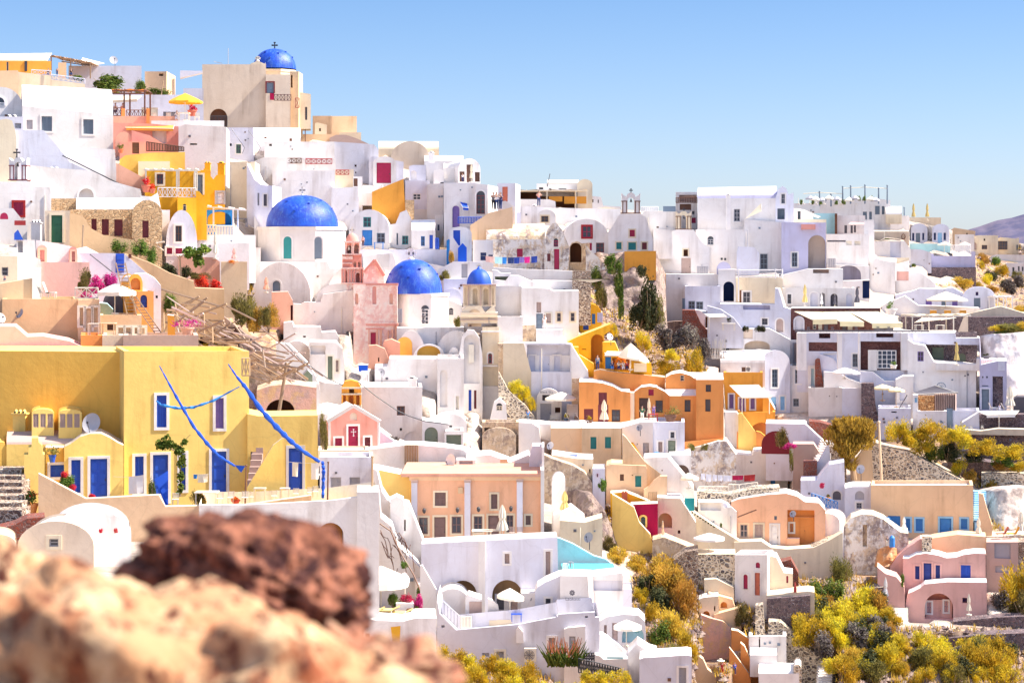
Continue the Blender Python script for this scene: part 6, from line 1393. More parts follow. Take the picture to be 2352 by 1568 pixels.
for i in range(40):
    b=pt(1500+rng.uniform(-150,160),1340-rng.uniform(0,60),135+rng.uniform(-1,1));fb.bar(b,b+V_((rng.uniform(-.4,.4),0,rng.uniform(.6,1.2))),.05,.015,5)
mk('flower_spikes',fb,'p:rust',root)

T('M')
UM('wide embroidered cream parasol before the tall arch',340,1080,75,605,1205,1480,'c:linen',112,val=.35)
UM('smaller white parasol behind the embroidered one',560,1140,440,605,1200,1400,'c:white',114)
for(x,y,w,h,k,lb)in((450,1440,160,120,'shrub','leafy planter plant right of the embroidered parasol'),(560,1440,190,110,'bloomr','crimson flowers in the white planter'),(680,1440,130,120,'bloomp','magenta flowers beside the white planter'),(680,1510,130,90,'shrub','green foliage under the magenta flowers')):
    bush(lb,k,x,y,w,h,112)
HS('white planter box with crimson flowers',(478,1425,640,1500),'white',(),d=111.5,dep=1,ext=.2,name='planter',cat='planter',part='box',par=0)
for i,(x,y)in enumerate(((260,1540),(400,1530),(520,1555))):LO(['yellow cushioned lounger at the left of the low terrace','yellow cushioned lounger in the middle of the low terrace','yellow cushioned lounger at the right of the low terrace'][i],x,y,220,'c:straw',110.5,1,tilt=.15)
for i,(x,y,r)in enumerate(((605,1530,40),(650,1550,30),(700,1545,30),(745,1560,24))):mb=MB();p=pt(x,y,111);k=r*S/F*111;mb.lathe(p,[(k*.5,-.1),(k,k*.6),(k*.9,k*1.2),(k*.6,k*1.5),(k*.55,k*1.4)],16);tag(mk('clay_jar',mb,'p:brown',None,loc=p),['biggest round dark clay jar by the flowers','second dark clay jar beside the biggest','third dark clay jar by the stair foot','smallest dark clay jar at the right end'][i],'jar')
HS('white stone washed wall house under the low terrace',('p',[(-60,1560),(540,1590),(660,1560),(850,1560)],2300),'white',(),d=108,dep=5)
mb=MB();q=[pt(430,1640,107.6),pt(520,1630,107.6),pt(510,1830,107.6),pt(450,1820,107.6)];mb.q(*q);tag(mk('blanket',mb,'c:gold',None,loc=q[0]),'yellow striped blanket hanging over the white terrace wall','blanket')
mb=MB();rng=random.Random(8)
for i in range(14):
    x=rng.uniform(330,560);y=rng.uniform(700,1000);pts=[pt(x+k*22,y+k*rng.uniform(20,60)-30,150.5)for k in range(6)];mb.tube(pts,.03,4)
mb.tube([pt(330,690,150),pt(430,760,150),pt(520,960,150),pt(640,1160,149),pt(740,1400,147)],.06,5);tag(mk('bare_vine',mb,'p:olive' if False else 'p:brown',None,loc=pt(450,850,150)),'bare twisting vine along the white stair wall','vine')
for(x,y,w,h)in((560,1090,110,60),(690,1340,60,90)):bush('small leafy tuft on the bare vine of the stair wall','vine',x,y,w,h,149,group='tufts on the bare vine')
# ================================================================ tile G : upper middle
T('G')
HS('white vaulted house with a folded yellow parasol on the ridge',('v',168,-15,372,90,215),'white',(('s',180,106,226,200,'brown'),('d',244,42,300,205,'brown'),('s',321,112,366,200,'brown')),d=238,dep=9,rot=-12)
UC('folded yellow parasol before the ridge vault door',287,30,205,'c:cream',235,36)
PN('person in white bending at the ridge vault window',208,205,80,'white','navy',d=236)
HS('white low room left of the ridge vault',(28,75,172,215),'white',(),d=240,dep=6)
HS('white house corner with a brown slot window at the ridge',('p',[(-60,100),(0,85),(40,100)],330),'pale',(('s',4,205,34,265,'dgrey'),),d=239,dep=6)
HS('white house with arched iron window and dark arched door',('p',[(36,210),(330,208)],640),'white',(('ad',114,420,180,618,'purple','white'),('aw',330,282,332,300,'white')),d=231,dep=8,rot=0)
HS('white tower wall with a tall arched iron grille',('p',[(328,215),(440,230)],600),'white',(('aw',334,284,414,495,'wine','white'),),d=230,dep=7,rot=10)
AW('small royal blue canvas awning above the dark arched door',[(180,385),(250,400),(262,440),(212,435)],230.5,'c:blue',.3,1.0)
LT('royal blue picket railing on the terrace',165,525,385,580,228.5,'p:blue',9,posts=True)
HS('white house with a red shuttered door on the ridge',(528,215,692,450),'ice',(('d',572,246,622,382,'terra'),),d=241,dep=6,rot=6)
HS('white gateway wall with a sky gap between the ridge houses',(420,240,530,460),'pale',(('g',440,296,500,330,'orange2'),('w',440,244,496,290,'linen')),d=240,dep=.6,par=0)
for i,(x,t,b)in enumerate(((490,'dgrey','black'),(520,'white','navy'),(557,'navy','navy'))):PN(['tourist in a grey top in the group on the stairs','tourist in a white top in the middle of the group on the stairs','tourist in navy at the right of the group taking a photo'][i],x,460,160,t,b,pose='photo',face=(20,0,-30)[i],d=229)
WL('tan plastered ramp wall under the tourists',('p',[(278,600),(450,485),(620,445),(665,430),(668,480)],600),'apric',(),d=227,dep=2,roof='sand')
WL('white stair cheek falling right of the tourists',('p',[(575,380),(600,375),(690,430)],470),'white',(),d=229.5,dep=1)
HS('white flat roofed upper box of the ridge restaurant',(888,218,1262,292),'pale',(('g',910,252,948,270,'slate'),('g',1000,262,1024,272,'slate'),('g',1090,262,1160,272,'slate')),d=262,dep=7)
HS('low pinkish barrel roof of the ridge restaurant',('s',985,182,1275,212,225),'cream',(),d=264,dep=5)
HS('cream domed annex of the ridge restaurant',('v',1262,176,1400,230,440),'cream',(),d=261,dep=6)
pole('thin ornate lamp mast on the restaurant roof',1010,130,985,210,262,.05,'p:iron','mast','mast')
HS('dark open dining room of the ridge restaurant',(722,280,1262,445),'dgrey',(('g',735,295,1250,440,'brown',None,2.5),),d=260,dep=5,par=0)
pergola('cream flat pergola over the ridge restaurant',718,284,1350,440,256,'p:cream',cover='c:cream',n=8,dep=3.5,posts=(0,.42,.84,1))
for i,(a,b)in enumerate(((1000,1125),(1140,1350))):HS(['left orange roller blind of the ridge restaurant','right orange roller blind of the ridge restaurant'][i],(a,335,b,382+i*20),'orange2',(),d=257,dep=.1,ext=0,name='blind',part='cloth',par=0)
WL('mauve parapet where the photographer stands',('p',[(690,360),(1000,362),(1060,380),(1064,430)],470),'pale',(),d=252,dep=2)
PN('person in a red checked shirt with hands raised on the parapet',908,428,140,'rose','navy',pose='photo',d=250,face=10)
WL('long white rampart under the ridge restaurant',('p',[(660,440),(800,425),(1050,440),(1660,450)],600),'white',(),d=247,dep=4)
HS('white vault end with a red window in the long rampart',('v',892,455,1065,530,600),'white',(('w',930,514,996,570,'brown','cream'),),d=243,dep=5)
CH('white square chimney on the long rampart',838,410,892,520,244,'white',1)
HS('lavender skylight wall beside the tan ramp',(678,480,745,580),'ice',(),d=242,dep=3)
HS('far white houses clustered behind the restaurant annex',('p',[(1340,290),(1380,290),(1390,330),(1480,340),(1500,420),(1660,430)],470),'white',(('g',1400,360,1410,390,'brown'),('g',1450,365,1458,395,'brown')),d=290,dep=8)
WL('weathered cream parapet with stones behind the belfry church',('p',[(1400,455),(1520,430),(1660,450),(1680,500)],640),'cream',(),d=250,dep=3)
HS('white vaulted house with a large red window',('v',1145,540,1545,700,880),'white',(('w',1308,606,1392,712,'crim','red'),('s',1356,762,1396,830,'crim'),('w',1434,760,1508,850,'wine')),d=238,dep=9,rot=-5)
cf=HS('white belfry church with teal and red shutters',('p',[(1545,660),(1585,610),(1635,515),(1665,495),(1845,495),(1900,540),(1925,640),(1955,720)],890),'white',(
    ('s',1742,642,1790,704,'crim','cream'),('s',1620,757,1668,820,'teal','cream'),('s',1730,757,1800,826,'teal','cream'),('s',1856,758,1900,822,'wine','cream')),d=237,dep=9,name='church',par=0)
belfry(cf,1672,1838,300,492,375,'white','p:brown',237.5);cross(cf,1755,270,302,238)
HS('pale roof house between the two belfry churches',('p',[(1850,500),(1880,470),(2165,475)],780),'pale',(('g',1990,610,2010,625,'brown'),),d=246,dep=6)
HS('white barrel roof beside the second belfry church',('p',[(1960,640),(2130,640)],740),'white',(),d=240,dep=6)
LT('white roof rail behind the belfry',1850,430,2005,470,250,'p:white',8,posts=True)
HS('grey tarpaulin box on the roof between the churches',(2050,425,2165,485),'slate',(),d=249,dep=3,ext=.2,name='roof_box',cat='box',part='cover',par=0)
HS('ruined church with a mottled barrel roof',('s',425,(600,578),965,730,1015),'ruin',(('s',706,815,760,900,'crim','ruin'),('s',372,852,425,922,'navy')),d=226,dep=7,rot=0,name='ruined_church',cat='church',roof='ruinroof')
HS('mottled gable front of the ruined church with a crimson door',('p',[(958,760),(985,640),(1030,585),(1070,578),(1120,640),(1185,790)],1020),'ruin',(('d',1048,818,1096,1005,'crim','ruin'),('aw',1044,720,1086,796,'crim','ruin'),('s',985,860,1015,930,'wine')),d=225,dep=6,roof='ruinroof')
HS('white shed end left of the ruined church',(300,735,490,960),'white',(('s',372,850,425,922,'navy'),('s',445,870,485,890,'navy')),d=225,dep=5)
HS('ruined brown arch room beside the ruined church',('p',[(1188,800),(1210,760),(1260,745),(1300,765),(1375,760)],1010),'ruintan',(('an',1195,760,1300,940,'brown',None,2),),d=229,dep=5,roof='ruintan')
WL('crumbling tan wall descending right of the ruined arch',('p',[(1340,770),(1380,830),(1450,890),(1520,970),(1525,1080)],1120),'ruin',(),d=227,dep=2,roof='ruintan')
WL('white terrace wall below the ruined church',('p',[(490,985),(700,1000),(1230,1020),(1240,1050)],1200),'white',(),d=219,dep=3)
CL('clothesline with coloured laundry below the ruined church',330,870,895,880,221,(
    (.16,.29,55,'pink','pink cloth at the left of the coloured laundry'),(.31,.43,62,'aqua','aqua towel in the coloured laundry'),(.43,.50,62,'blue2','blue towel next to the aqua one'),(.52,.62,58,'navy','navy cloth left of the printed one'),
    (.62,.71,58,'dblue','dark blue printed cloth in the middle of the line'),(.71,.79,52,'purple','purple cloth in the coloured laundry'),(.79,.88,58,'magenta','crimson cloth in the coloured laundry'),(.90,1.,60,'dblue','blue cloth at the right end of the laundry')),18,'coloured laundry')
HS('white rounded shed with a royal blue door',('v',82,612,292,680,930),'white',(('s',122,646,186,786,'blue'),),d=224,dep=4)
HS('royal blue pointed kiosk',('p',[(165,810),(208,762),(246,805)],925),'blue',(),d=220,dep=2,roof='blue',name='kiosk')
HS('small sky blue gate post left of the blue kiosk',('p',[(60,740),(80,725),(104,745)],825),'blue2',(),d=222,dep=1.5,roof='blue2',name='gate')
WL('white stair cheek between the blue door and the kiosk',('p',[(90,700),(110,695),(180,800),(182,840)],900),'white',(),d=221,dep=1)
bush('brown potted shrub left of the blue kiosk','gold',105,930,70,110,219)
HS('white house walls above the tower cupola',('p',[(480,1010),(530,1015),(560,1040),(650,1040)],1160),'white',(('g',505,1070,630,1135,'sage'),),d=214,dep=4)
WL('curving white coping wall stepping down to the right',('p',[(500,1100),(600,1110),(640,1060),(720,1060),(880,1130),(1010,1190)],1330),'white',(),d=212,dep=3)
HS('white house with brown shutters above the yellow hut',('p',[(748,1170),(1000,1180),(1040,1205),(1275,1200)],1600),'white',(('s',886,1305,930,1402,'mauve'),('d',884,1410,945,1560,'slate'),('s',974,1408,1020,1496,'mauve','linen'),('w',1074,1404,1112,1482,'mauve','cream'),('w',1200,1402,1238,1480,'mauve','cream')),d=206,dep=8)
PN('person in a white robe by the brown shuttered house',960,1555,130,'white','white',d=203,dress=True)
HS('white blank side house left of the brown shutters',(516,1155,752,1600),'pale',(),d=207.5,dep=7)
WL('white flat wall with a straight top behind the gable court',('p',[(850,1105),(1230,1110)],1200),'white',(),d=214.5,dep=3)
HS('low white block at the right of the bell tower',(528,1440,760,1620),'pale',(),d=203,dep=4)
WL('purple rubble stone wall beside the ivy cliff',(1215,1020,1385,1330),'stmix',(),d=213,dep=2)
HS('golden arched hut with a royal blue door',('v',1282,1320,1485,1430,1575),'gold',(('s',1315,1405,1365,1560,'blue'),('s',1396,1412,1426,1506,'blue2'),('s',1446,1402,1496,1490,'vio')),d=214,dep=6,roof='yellow')
WL('thin white railing wall across the cliff',('p',[(1190,1095),(1400,1125),(1560,1090)],1135),'cream',(),d=211,dep=.3,ext=-.4)

def crag(label,pts,d,mat='rock',dep=10,name='cliff',kind='structure',amp=1.5):
    """rock face filling a profile: displaced sheet leaning back with real depth"""
    xs0,xs1=pts[0][0],pts[-1][0];yb=max(p[1]for p in pts)+0;mb=MB();nx,nz=40,34
    def top(x):
        for(a,b),(c,e)in zip(pts,pts[1:]):
            if x<=c:return b+(e-b)*(x-a)/max(1,(c-a))
        return pts[-1][1]
    for i in range(nx+1):
        x=xs0+(xs1-xs0)*i/nx
        for j in range(nz+1):
            v=j/nz;y=yb+(top(x)-yb)*v;q=pt(x,y,d+dep*v*.6+3*abs(2*i/nx-1)**3);n=noise.fractal(q*.22,1,2,6)*amp
            mb.v.append(q+V_((0,-n,n*.25)))
    mb.f=[(i*(nz+1)+j,(i+1)*(nz+1)+j,(i+1)*(nz+1)+j+1,i*(nz+1)+j+1)for i in range(nx)for j in range(nz)]
    k=len(mb.v)
    for i in range(nx+1):p=mb.v[i*(nz+1)+nz];mb.v.append(V_((p.x,p.y+6,p.z-.5)))
    mb.f+=[(i*(nz+1)+nz,(i+1)*(nz+1)+nz,k+i+1,k+i)for i in range(nx)]
    return tag(mk(name,mb,mat,None,loc=pt((xs0+xs1)/2,yb,d),smooth=180),label,'cliff',None,kind)
crag('purple grey rock face between the two belfry churches',[(1330,900),(1450,850),(1560,850),(1700,830),(1990,850),(2080,1050),(2090,1560)],222)
WL('orange brown ledge on top of the rock face',('p',[(1695,840),(1985,835)],925),'orange2',(),d=226,dep=3)
for(x,y,w,h,k,lb)in((1440,1130,160,170,'shrub','green ivy clump at the left of the rock face'),(1590,1010,220,190,'vine','bright ivy on top of the rock face'),(1640,1200,130,330,'vine','long ivy curtain down the rock face'),(1480,1330,170,220,'olive','olive scrub below the left ivy clump'),(1660,1400,100,330,'shrub','lowest ivy strand on the rock face'),
                        (1930,1480,270,470,'dark','tall dark bush hanging right of the rock face'),(1830,1520,240,260,'dark','dark bush low in the rock cleft'),(1990,1500,180,300,'olive','dark olive bush beside the second church'),(1850,1060,140,120,'dark','small dark bush high in the rock cleft')):
    bush(lb,k,x,y,w,h,216)
# ================================================================ tile H : big white house
T('H')
HS('second white belfry church with a weathered brown door',('p',[(110,930),(200,760),(300,650),(330,640),(495,640),(540,720),(600,790),(638,800)],1060),'white',(('d',380,900,466,1048,'mauve'),('g',400,822,440,885,'brown','cream')),d=232,dep=8,name='church',rot=0)
belfry(LAST,335,472,470,640,515,'cream','p:brown',233);cross(LAST,404,445,475,233.5)
LT('grey round topped gate right of the weathered door',525,975,625,1045,231,'p:grey',6,posts=True)
HS('dim terrace house crowded with shutters behind the second belfry',(328,295,525,640),'pale',(('g',360,320,520,385,'mauve'),('s',365,405,470,460,'brown'),('g',480,470,500,500,'grey'),('s',475,530,512,580,'crim')),d=250,dep=6)
LT('dark balcony rail of the crowded terrace house',330,345,528,392,249,'p:brown',9,posts=True)
hb=HS('tall white mansion with a long barrel roof tinted for shade',('s',528,(250,238),1262,(352,352),660),'white',(('w',862,450,920,565,'grey','white'),),d=239,dep=10,rot=0,roof='vio')  # the roof's mauve shade is put into its violet colour
HS('',('p',[(1245,350),(1270,270),(1310,240),(1345,262),(1365,320),(1410,300),(1412,540)],580),'ice',(('w',1298,312,1332,400,'grey','white'),('g',1262,445,1330,545,'slate')),d=238.5,dep=8,root=hb,part='gable',rot=0)
CH('slender white chimney shaft up the mansion front',793,315,832,1000,237,'white',1)
HS('white lower storey of the mansion with an arched window',(512,640,960,1060),'white',(('aw',620,700,676,778,'grey','white'),('g',742,898,760,918,'slate'),('g',774,900,792,920,'slate')),d=236,dep=8)
HS('white middle storey of the mansion with a grid door',('p',[(955,545),(1305,570)],1060),'white',(('w',1104,862,1172,1002,'slate','white'),),d=236.5,dep=8)
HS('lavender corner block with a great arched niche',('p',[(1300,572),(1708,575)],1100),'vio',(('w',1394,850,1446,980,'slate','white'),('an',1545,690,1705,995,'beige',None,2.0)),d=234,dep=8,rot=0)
AW('cream triangular sail on the mansion terrace',[(1110,400),(1112,405),(1118,470),(960,545)],234,'c:cream',.02,.5,name='shade_sail')
HS('white washed chimney hut on the mansion terrace',('p',[(888,850),(900,795),(1048,800),(1095,850)],1010),'ice',(),d=229,dep=4,roof='vio')
HS('small lavender dome on the mansion terrace',('v',705,935,835,1000,1010),'vio',(),d=228,dep=2.5,roof='vio')
pole('white pipe standing on the chimney hut',988,645,986,800,230,.06,'p:grey');
HS('brick topped parapet with potted stones on the corner block',(1480,590,1612,632),'rose',(),d=233.4,dep=1,ext=.1,name='crate',part='body',par=0)
HS('white house face below the second belfry church',('p',[(238,1048),(720,1050),(735,1010)],1500),'white',(),d=225,dep=7)
WL('orange corner edge of the white church base',(140,1050,242,1480),'orange2',(),d=226,dep=3)
HS('lavender cube with two grey windows below the belfry church',(412,1158,735,1400),'ice',(('w',445,1295,505,1368,'slate'),('w',516,1300,580,1370,'slate'),('s',388,1270,412,1370,'slate')),d=221,dep=6)
HS('white terrace front with a dark blue arched passage',('p',[(718,1005),(880,1005)],1330),'white',(('an',766,1116,864,1300,'navy',None,2.5),),d=223,dep=6)
HS('recessed cream terrace room with a grid window',(880,1080,1310,1340),'cream',(('w',945,1210,1014,1312,'grey','white'),('g',915,1195,945,1310,'brown'),('w',1245,1252,1266,1335,'grey')),d=225,dep=5)
mb=MB()
for y in(1010,1045,1075):mb.bar(pt(880,y,221.5),pt(1310,y,221.5),.05)
for x in(905,1245,1308):mb.bar(pt(x,1000,221.5),pt(x,1300 if x==905 else 1090,221.5),.06)
tag(mk('railing',mb,'p:white',None,loc=pt(1000,1090,221.5)),'white tubular railing above the cream terrace room','railing')
HS('white block below the great arched niche',('p',[(1290,1060),(1545,1000),(1866,1000)],1190),'white',(('g',1590,1005,1735,1040,'mauve'),),d=227,dep=6)
HS('recessed white terrace bay with three arched doors',(1300,1175,1972,1370),'pale',(('w',1355,1232,1390,1320,'slate','white'),('as',1565,1215,1635,1345,'lav','white'),('an',1750,1228,1815,1345,'dgrey',None,.6),('as',1895,1225,1950,1345,'lav','white'),('an',1655,1220,1700,1350,'grey',None,.6)),d=224,dep=5)
UC('folded tan parasol at the left of the terrace bay',1515,1140,1350,'c:straw',221,56);UC('folded dark parasol at the right of the terrace bay',1995,1160,1350,'c:dgrey',221,56)
UC('small folded white parasol in the terrace bay',1668,1225,1350,'c:white',221,36);UC('small folded dark parasol in the terrace bay',1790,1235,1350,'c:dgrey',221.5,36)
WL('white curved wing wall beside the terrace bay',('p',[(1250,1170),(1290,1180),(1345,1350),(1350,1365)],1420),'white',(),d=221.5,dep=2)
HS('blue shaded wall with a four pane window',('p',[(735,1320),(1240,1325),(1245,1180),(1270,1180),(1320,1350),(1385,1370)],1600),'ice',(('w',1120,1455,1172,1512,'dgrey','white'),('as',1252,1458,1316,1580,'mauve','white'),('g',948,1335,1195,1375,'vio',None,.4)),d=217,dep=5)  # blue shade is put into the wall's plaster colour
WL('white stair cheek falling across the blue shaded wall',('p',[(620,1340),(740,1370),(860,1450),(950,1568)],1600),'ice',(),d=214,dep=1.5)
AW('grey canvas canopy over the small white terrace',[(560,1390),(740,1385),(800,1440),(640,1445)],215,'c:grey',.05,2,legs=((635,1565),))
HS('white terrace nook with a door under the grey canopy',('p',[(505,1375),(600,1390),(640,1420),(800,1430)],1580),'white',(('d',660,1460,690,1560,'linen'),('g',600,1440,635,1560,'brown')),d=217.5,dep=4)
table('white terrace table on the small canopy terrace',815,1560,130,213);PP('dark plant on the white terrace table',820,1490,50,50,'dark','dgrey',213)
for i,x in enumerate((970,1090,1130)):bush('dark plant tuft along the blue shaded wall','dark',x,1568,90,60,212,group='dark tufts along the blue wall')
WL('brown rubble pier below the lavender cube',('p',[(388,1378),(505,1380),(560,1500),(620,1568)],1700),'stred',(),d=215,dep=3)
WL('grey thicket bank beneath the white church base',('p',[(160,1500),(330,1480),(400,1480)],1650),'rock',(),d=219,dep=3)
HS('turquoise walled roof room right of the mansion',(1590,490,1808,690),'aqua',(),d=262,dep=6)
WL('dark brown party wall beside the turquoise room',(1790,492,1812,680),'brown',(),d=260,dep=3)
HS('pink tinted white house with three dark windows',(1812,510,2070,690),'pale',(('s',1878,600,1902,672,'dgrey'),('s',1935,600,1955,672,'dgrey'),('s',1965,600,1984,665,'dgrey')),d=261,dep=6)
AW('pink canvas strip over the three dark windows',[(1940,572),(2060,575),(2060,592),(1915,592)],260,'c:pink',.05,1.2)
HS('white angular terrace end with a wooden shed beside the mansion gable',('p',[(1412,440),(1500,480),(1590,520)],575),'white',(('g',1448,470,1476,545,'slate'),('b',1355,440,1412,545,'wood')),d=243,dep=4)
HS('big white block with a roof slot right of the arched niche',(1712,680,2098,1010),'white',(('g',1720,738,1890,752,'vio'),('b',1895,745,1945,782,'linen'),('b',1970,745,2025,782,'linen')),d=250,dep=8)
HS('white tower with a leaning seat right of the white block',('p',[(2058,560),(2150,550),(2155,860),(2200,900)],1100),'white',(),d=252,dep=5)
HS('white swimming grotto with a dark vault opening',('p',[(1715,960),(2110,975)],1180),'white',(('n',1805,968,2030,1110,'vio',None,2.),),d=246,dep=6)
LT('grey fence panel beside the grotto',1725,905,1795,985,244,'p:grey',4,posts=True)
HS('white ledge house with a narrow dark doorway',('p',[(1868,1110),(2045,1105),(2110,1100)],1290),'white',(('g',2045,1110,2108,1270,'navy'),),d=240,dep=5)

HS('white roof deck house on the skyline with three dark windows',('p',[(1410,400),(1600,395),(1610,360),(2080,365),(2090,345),(2300,370)],700),'white',(('s',2160,422,2202,500,'slate','white'),('s',2222,425,2246,500,'slate','white'),('s',2048,475,2085,548,'slate'),('s',2106,475,2130,545,'slate')),d=290,dep=9)
for i,(x,y)in enumerate(((1650,292),(1755,316),(1862,246),(1936,240),(2067,232),(2192,262),(2272,236))):
    pole('one of the dark masts standing on the skyline roof deck',x,y,x,372+(i<2)*25,289,.12,'p:slate','mast','mast')['group']='masts on the skyline roof deck'
mb=MB()
for a,b in(((1862,262),(2067,250)),((2067,250),(2272,262)),((1500,310),(1650,300)),((1650,300),(1862,310))):mb.bar(pt(*a,289),pt(*b,289),.05)
tag(mk('roof_rails',mb,'p:cream',None,loc=pt(1862,262,289)),'thin cream rails joining the skyline masts','rails')
for i,x in enumerate((1455,1500,1560,1620,1690,1800,1850,1990,2030)):
    UM('small white parasol or plant cover on the skyline roof deck',x,345+(i%3)*8,x-45,x+45,372+(i%3)*8,405,'c:linen' if i%2 else 'c:grey',291,group='small parasols on the skyline deck')
for i,x in enumerate((1480,1590,1660,1805,1870,2010,2060,2130)):bush('dark green pot plant on the skyline roof deck','shrub',x,402-(i>4)*35,50,45,288,group='pot plants on the skyline deck')
HS('white roof terrace steps below the skyline masts',(1420,420,1650,500),'white',(),d=272,dep=6)
AW('long white beam canopy sloping right of the mansion gable',[(1412,448),(1500,455),(1660,520),(1640,530)],246,'c:white',.02,1)
HS('white terrace wall under the turquoise room',(1412,545,1712,590),'cream',(),d=240,dep=5)
# ================================================================ tile I : upper right
T('I')
HS('white long wall house with a dark sloping shadow line',('p',[(780,240),(860,250),(1150,250)],415),'white',(),d=312,dep=7)
HS('white low barrel roof with fluted side on the skyline',('s',900,150,1070,235,260),'cream',(),d=300,dep=6)
pole('short dark post left of the two skyline parasols',1094,165,1096,245,320,.12,'p:slate')
for i,x in enumerate((1192,1336)):UC(['left tall folded tan parasol on the skyline','right tall folded tan parasol on the skyline'][i],x,120,300,'c:straw',350,44)
HS('white flat terrace under the skyline parasols',(1140,268,1480,330),'cream',(),d=352,dep=8)
HS('white twin vault house, its left arched front',('v',1162,330,1338,395,560),'ice',(('s',1178,430,1200,510,'navy'),('s',1216,430,1262,530,'slate'),('s',1284,430,1304,505,'navy')),d=335,dep=12,rot=0)
HS('white twin vault house, its right arched front',('v',1388,335,1568,395,560),'ice',(('s',1404,428,1428,505,'navy'),('d',1446,428,1490,540,'sky'),('s',1508,428,1532,505,'navy')),d=334,dep=12,rot=0)
HS('white barrel flank left of the twin vaults',('s',930,(345,345),1165,395,420),'white',(),d=340,dep=9)
HS('cream wall with a round porthole under a thin roof',(780,405,1145,520),'beige',(),d=300,dep=6)
mb=MB();c=pt(1086,468,299.8);mb.tube([c+V_((.27*math.cos(t*.785),0,.4*math.sin(t*.785)))for t in range(9)],.07,6);tag(mk('life_ring',mb,'p:brown',None,loc=c),'round dark ring on the cream wall','ring')
AW('thin cream flat canopy above the porthole wall',[(780,402),(1140,405),(1140,412),(780,412)],298,'c:cream',.1,3,legs=((885,500),))
bush('green plant under the thin cream canopy','vine',905,508,90,30,294)
HS('bright cyan terrace wall below the twin vaults',('p',[(1150,540),(1580,545)],650),'aqua',(),d=318,dep=5,roof='aqua')
HS('white pool wall house with a lavender side',('p',[(780,520),(1100,515),(1160,600),(1165,690)],720),'white',(('b',948,520,1060,690,'ice'),),d=288,dep=6)
HS('lavender planter terrace above the dark stone wall',('p',[(1378,645),(1400,650),(1402,670),(1800,672),(1802,625),(1842,625)],800),'vio',(),d=302,dep=5)
HS('cyan tinted passage block left of the lavender planter',('p',[(1160,600),(1280,605),(1380,640)],810),'ice',(),d=300,dep=5)
WL('dark basalt stone wall under the lavender planter',(1350,790,1848,925),'stdark',(),d=301,dep=3)
for i,(x,w)in enumerate(((1515,70),(1730,60))):UM(['white parasol on the cyan terrace','white parasol right of the cyan terrace'][i],x,525,x-w,x+w,548,640,'c:linen',305)
LT('white chairs and rails crowding the terrace right of the vaults',1590,560,1790,640,304,'p:white',9)
HS('cream and orange house below the mountain',('p',[(1580,400),(1620,375),(1840,410)],640),'apric',(('g',1745,430,1760,490,'brown'),),d=420,dep=8)
HS('white house left of the far bay windows',(1625,445,1830,640),'white',(),d=385,dep=8)
HS('far white house with an arched door and bay windows',('p',[(1800,470),(1860,455),(2080,455)],690),'cream',(('as',1800,530,1855,605,'mauve','cream'),('w',1908,556,1966,602,'brown','cream'),('g',1928,490,1945,512,'brown')),d=390,dep=9)
HS('far white house with a brown balcony window',('p',[(2075,490),(2100,475),(2180,480),(2260,490),(2300,480)],690),'cream',(('w',2070,515,2178,605,'brown','cream'),('s',2036,556,2052,600,'slate'),('s',2272,555,2290,610,'slate')),d=392,dep=9)
HS('low white houses at the far right edge',('p',[(2000,675),(2060,655),(2420,660)],760),'white',(),d=370,dep=6)
HS('white arcade house at the right edge',(2160,745,2420,900),'white',(('g',2230,790,2250,850,'slate'),('g',2290,780,2305,830,'slate'),('g',2330,785,2345,830,'slate')),d=352,dep=6)
for(x,y,w,h,k,lb)in((1920,740,190,110,'gold','golden bush right of the lavender planter'),(1900,800,130,90,'broom','yellow bush below the golden one'),(2110,880,240,130,'broom','wide yellow topped bush before the arcade house'),(2060,760,180,90,'shrub','dark green bush behind the wide yellow one'),(1960,960,190,110,'broom','yellow green bush below the dark stone wall end'),(2010,920,180,120,'dark','dark bush among the yellow ones'),(1700,1000,320,120,'gold','orange flowering shrubs below the basalt wall'),(2030,1050,180,80,'gold','small orange bush on the purple slope'),(2200,1060,230,160,'grey','grey purple scrub on the slope'),(2300,1000,200,140,'grey','grey scrub at the right edge'),(2320,1250,200,70,'gold','orange grass bank at the right edge'),(2140,1000,150,100,'dark','dark scrub mid slope'),(2280,900,150,80,'olive','olive scrub under the arcade house'),(1860,1010,120,80,'broom','small yellow bush beside the orange shrubs')):
    bush(lb,k,x,y,w,h,group=None)
HS('tall white lilac block below the leaning seats',('p',[(735,740),(800,700),(1000,740)],1080),'white',(),d=262,dep=6)
HS('white barrel ledge on top of the lilac block',('s',740,695,1015,730,760),'white',(),d=266,dep=6)
HS('white terraces with a sloping stair right of the lilac block',('p',[(1000,760),(1140,720),(1150,840),(1280,850),(1420,960),(1430,1050)],1100),'white',(('b',1010,835,1140,930,'pink'),),d=268,dep=6)
HS('pinkish recess wall above the white terraces',(1005,690,1145,840),'cream',(),d=275,dep=4)
chair('tilted deck chair on the white terraces',1150,770,45,'p:grey',272);bush('small green bush on the white terraces','vine',1200,780,80,40,271)
HS('white flowing roof house with three lavender doors',('p',[(1000,1080),(1180,1040),(1260,1010),(1500,1020),(1600,1000),(1712,1060)],1230),'ice',(('s',1320,1130,1384,1205,'purple'),('s',1485,1125,1530,1205,'slate'),('s',1598,1130,1655,1205,'purple'),('g',1180,1115,1196,1135,'mauve')),d=258,dep=6)
HS('white vault with a lavender door right of the parasol',('v',1705,1000,2052,1110,1230),'ice',(('s',1826,1112,1894,1212,'slate'),('g',1845,1048,1872,1086,'purple')),d=255,dep=8)
UM('broad cream parasol before the lavender doors',1530,1045,1325,1765,1128,1212,'c:cream',250)
pergola('white framed shelter at the right of the vault',2045,1105,2230,1235,252,'p:white',cover='c:white',n=3,dep=3)
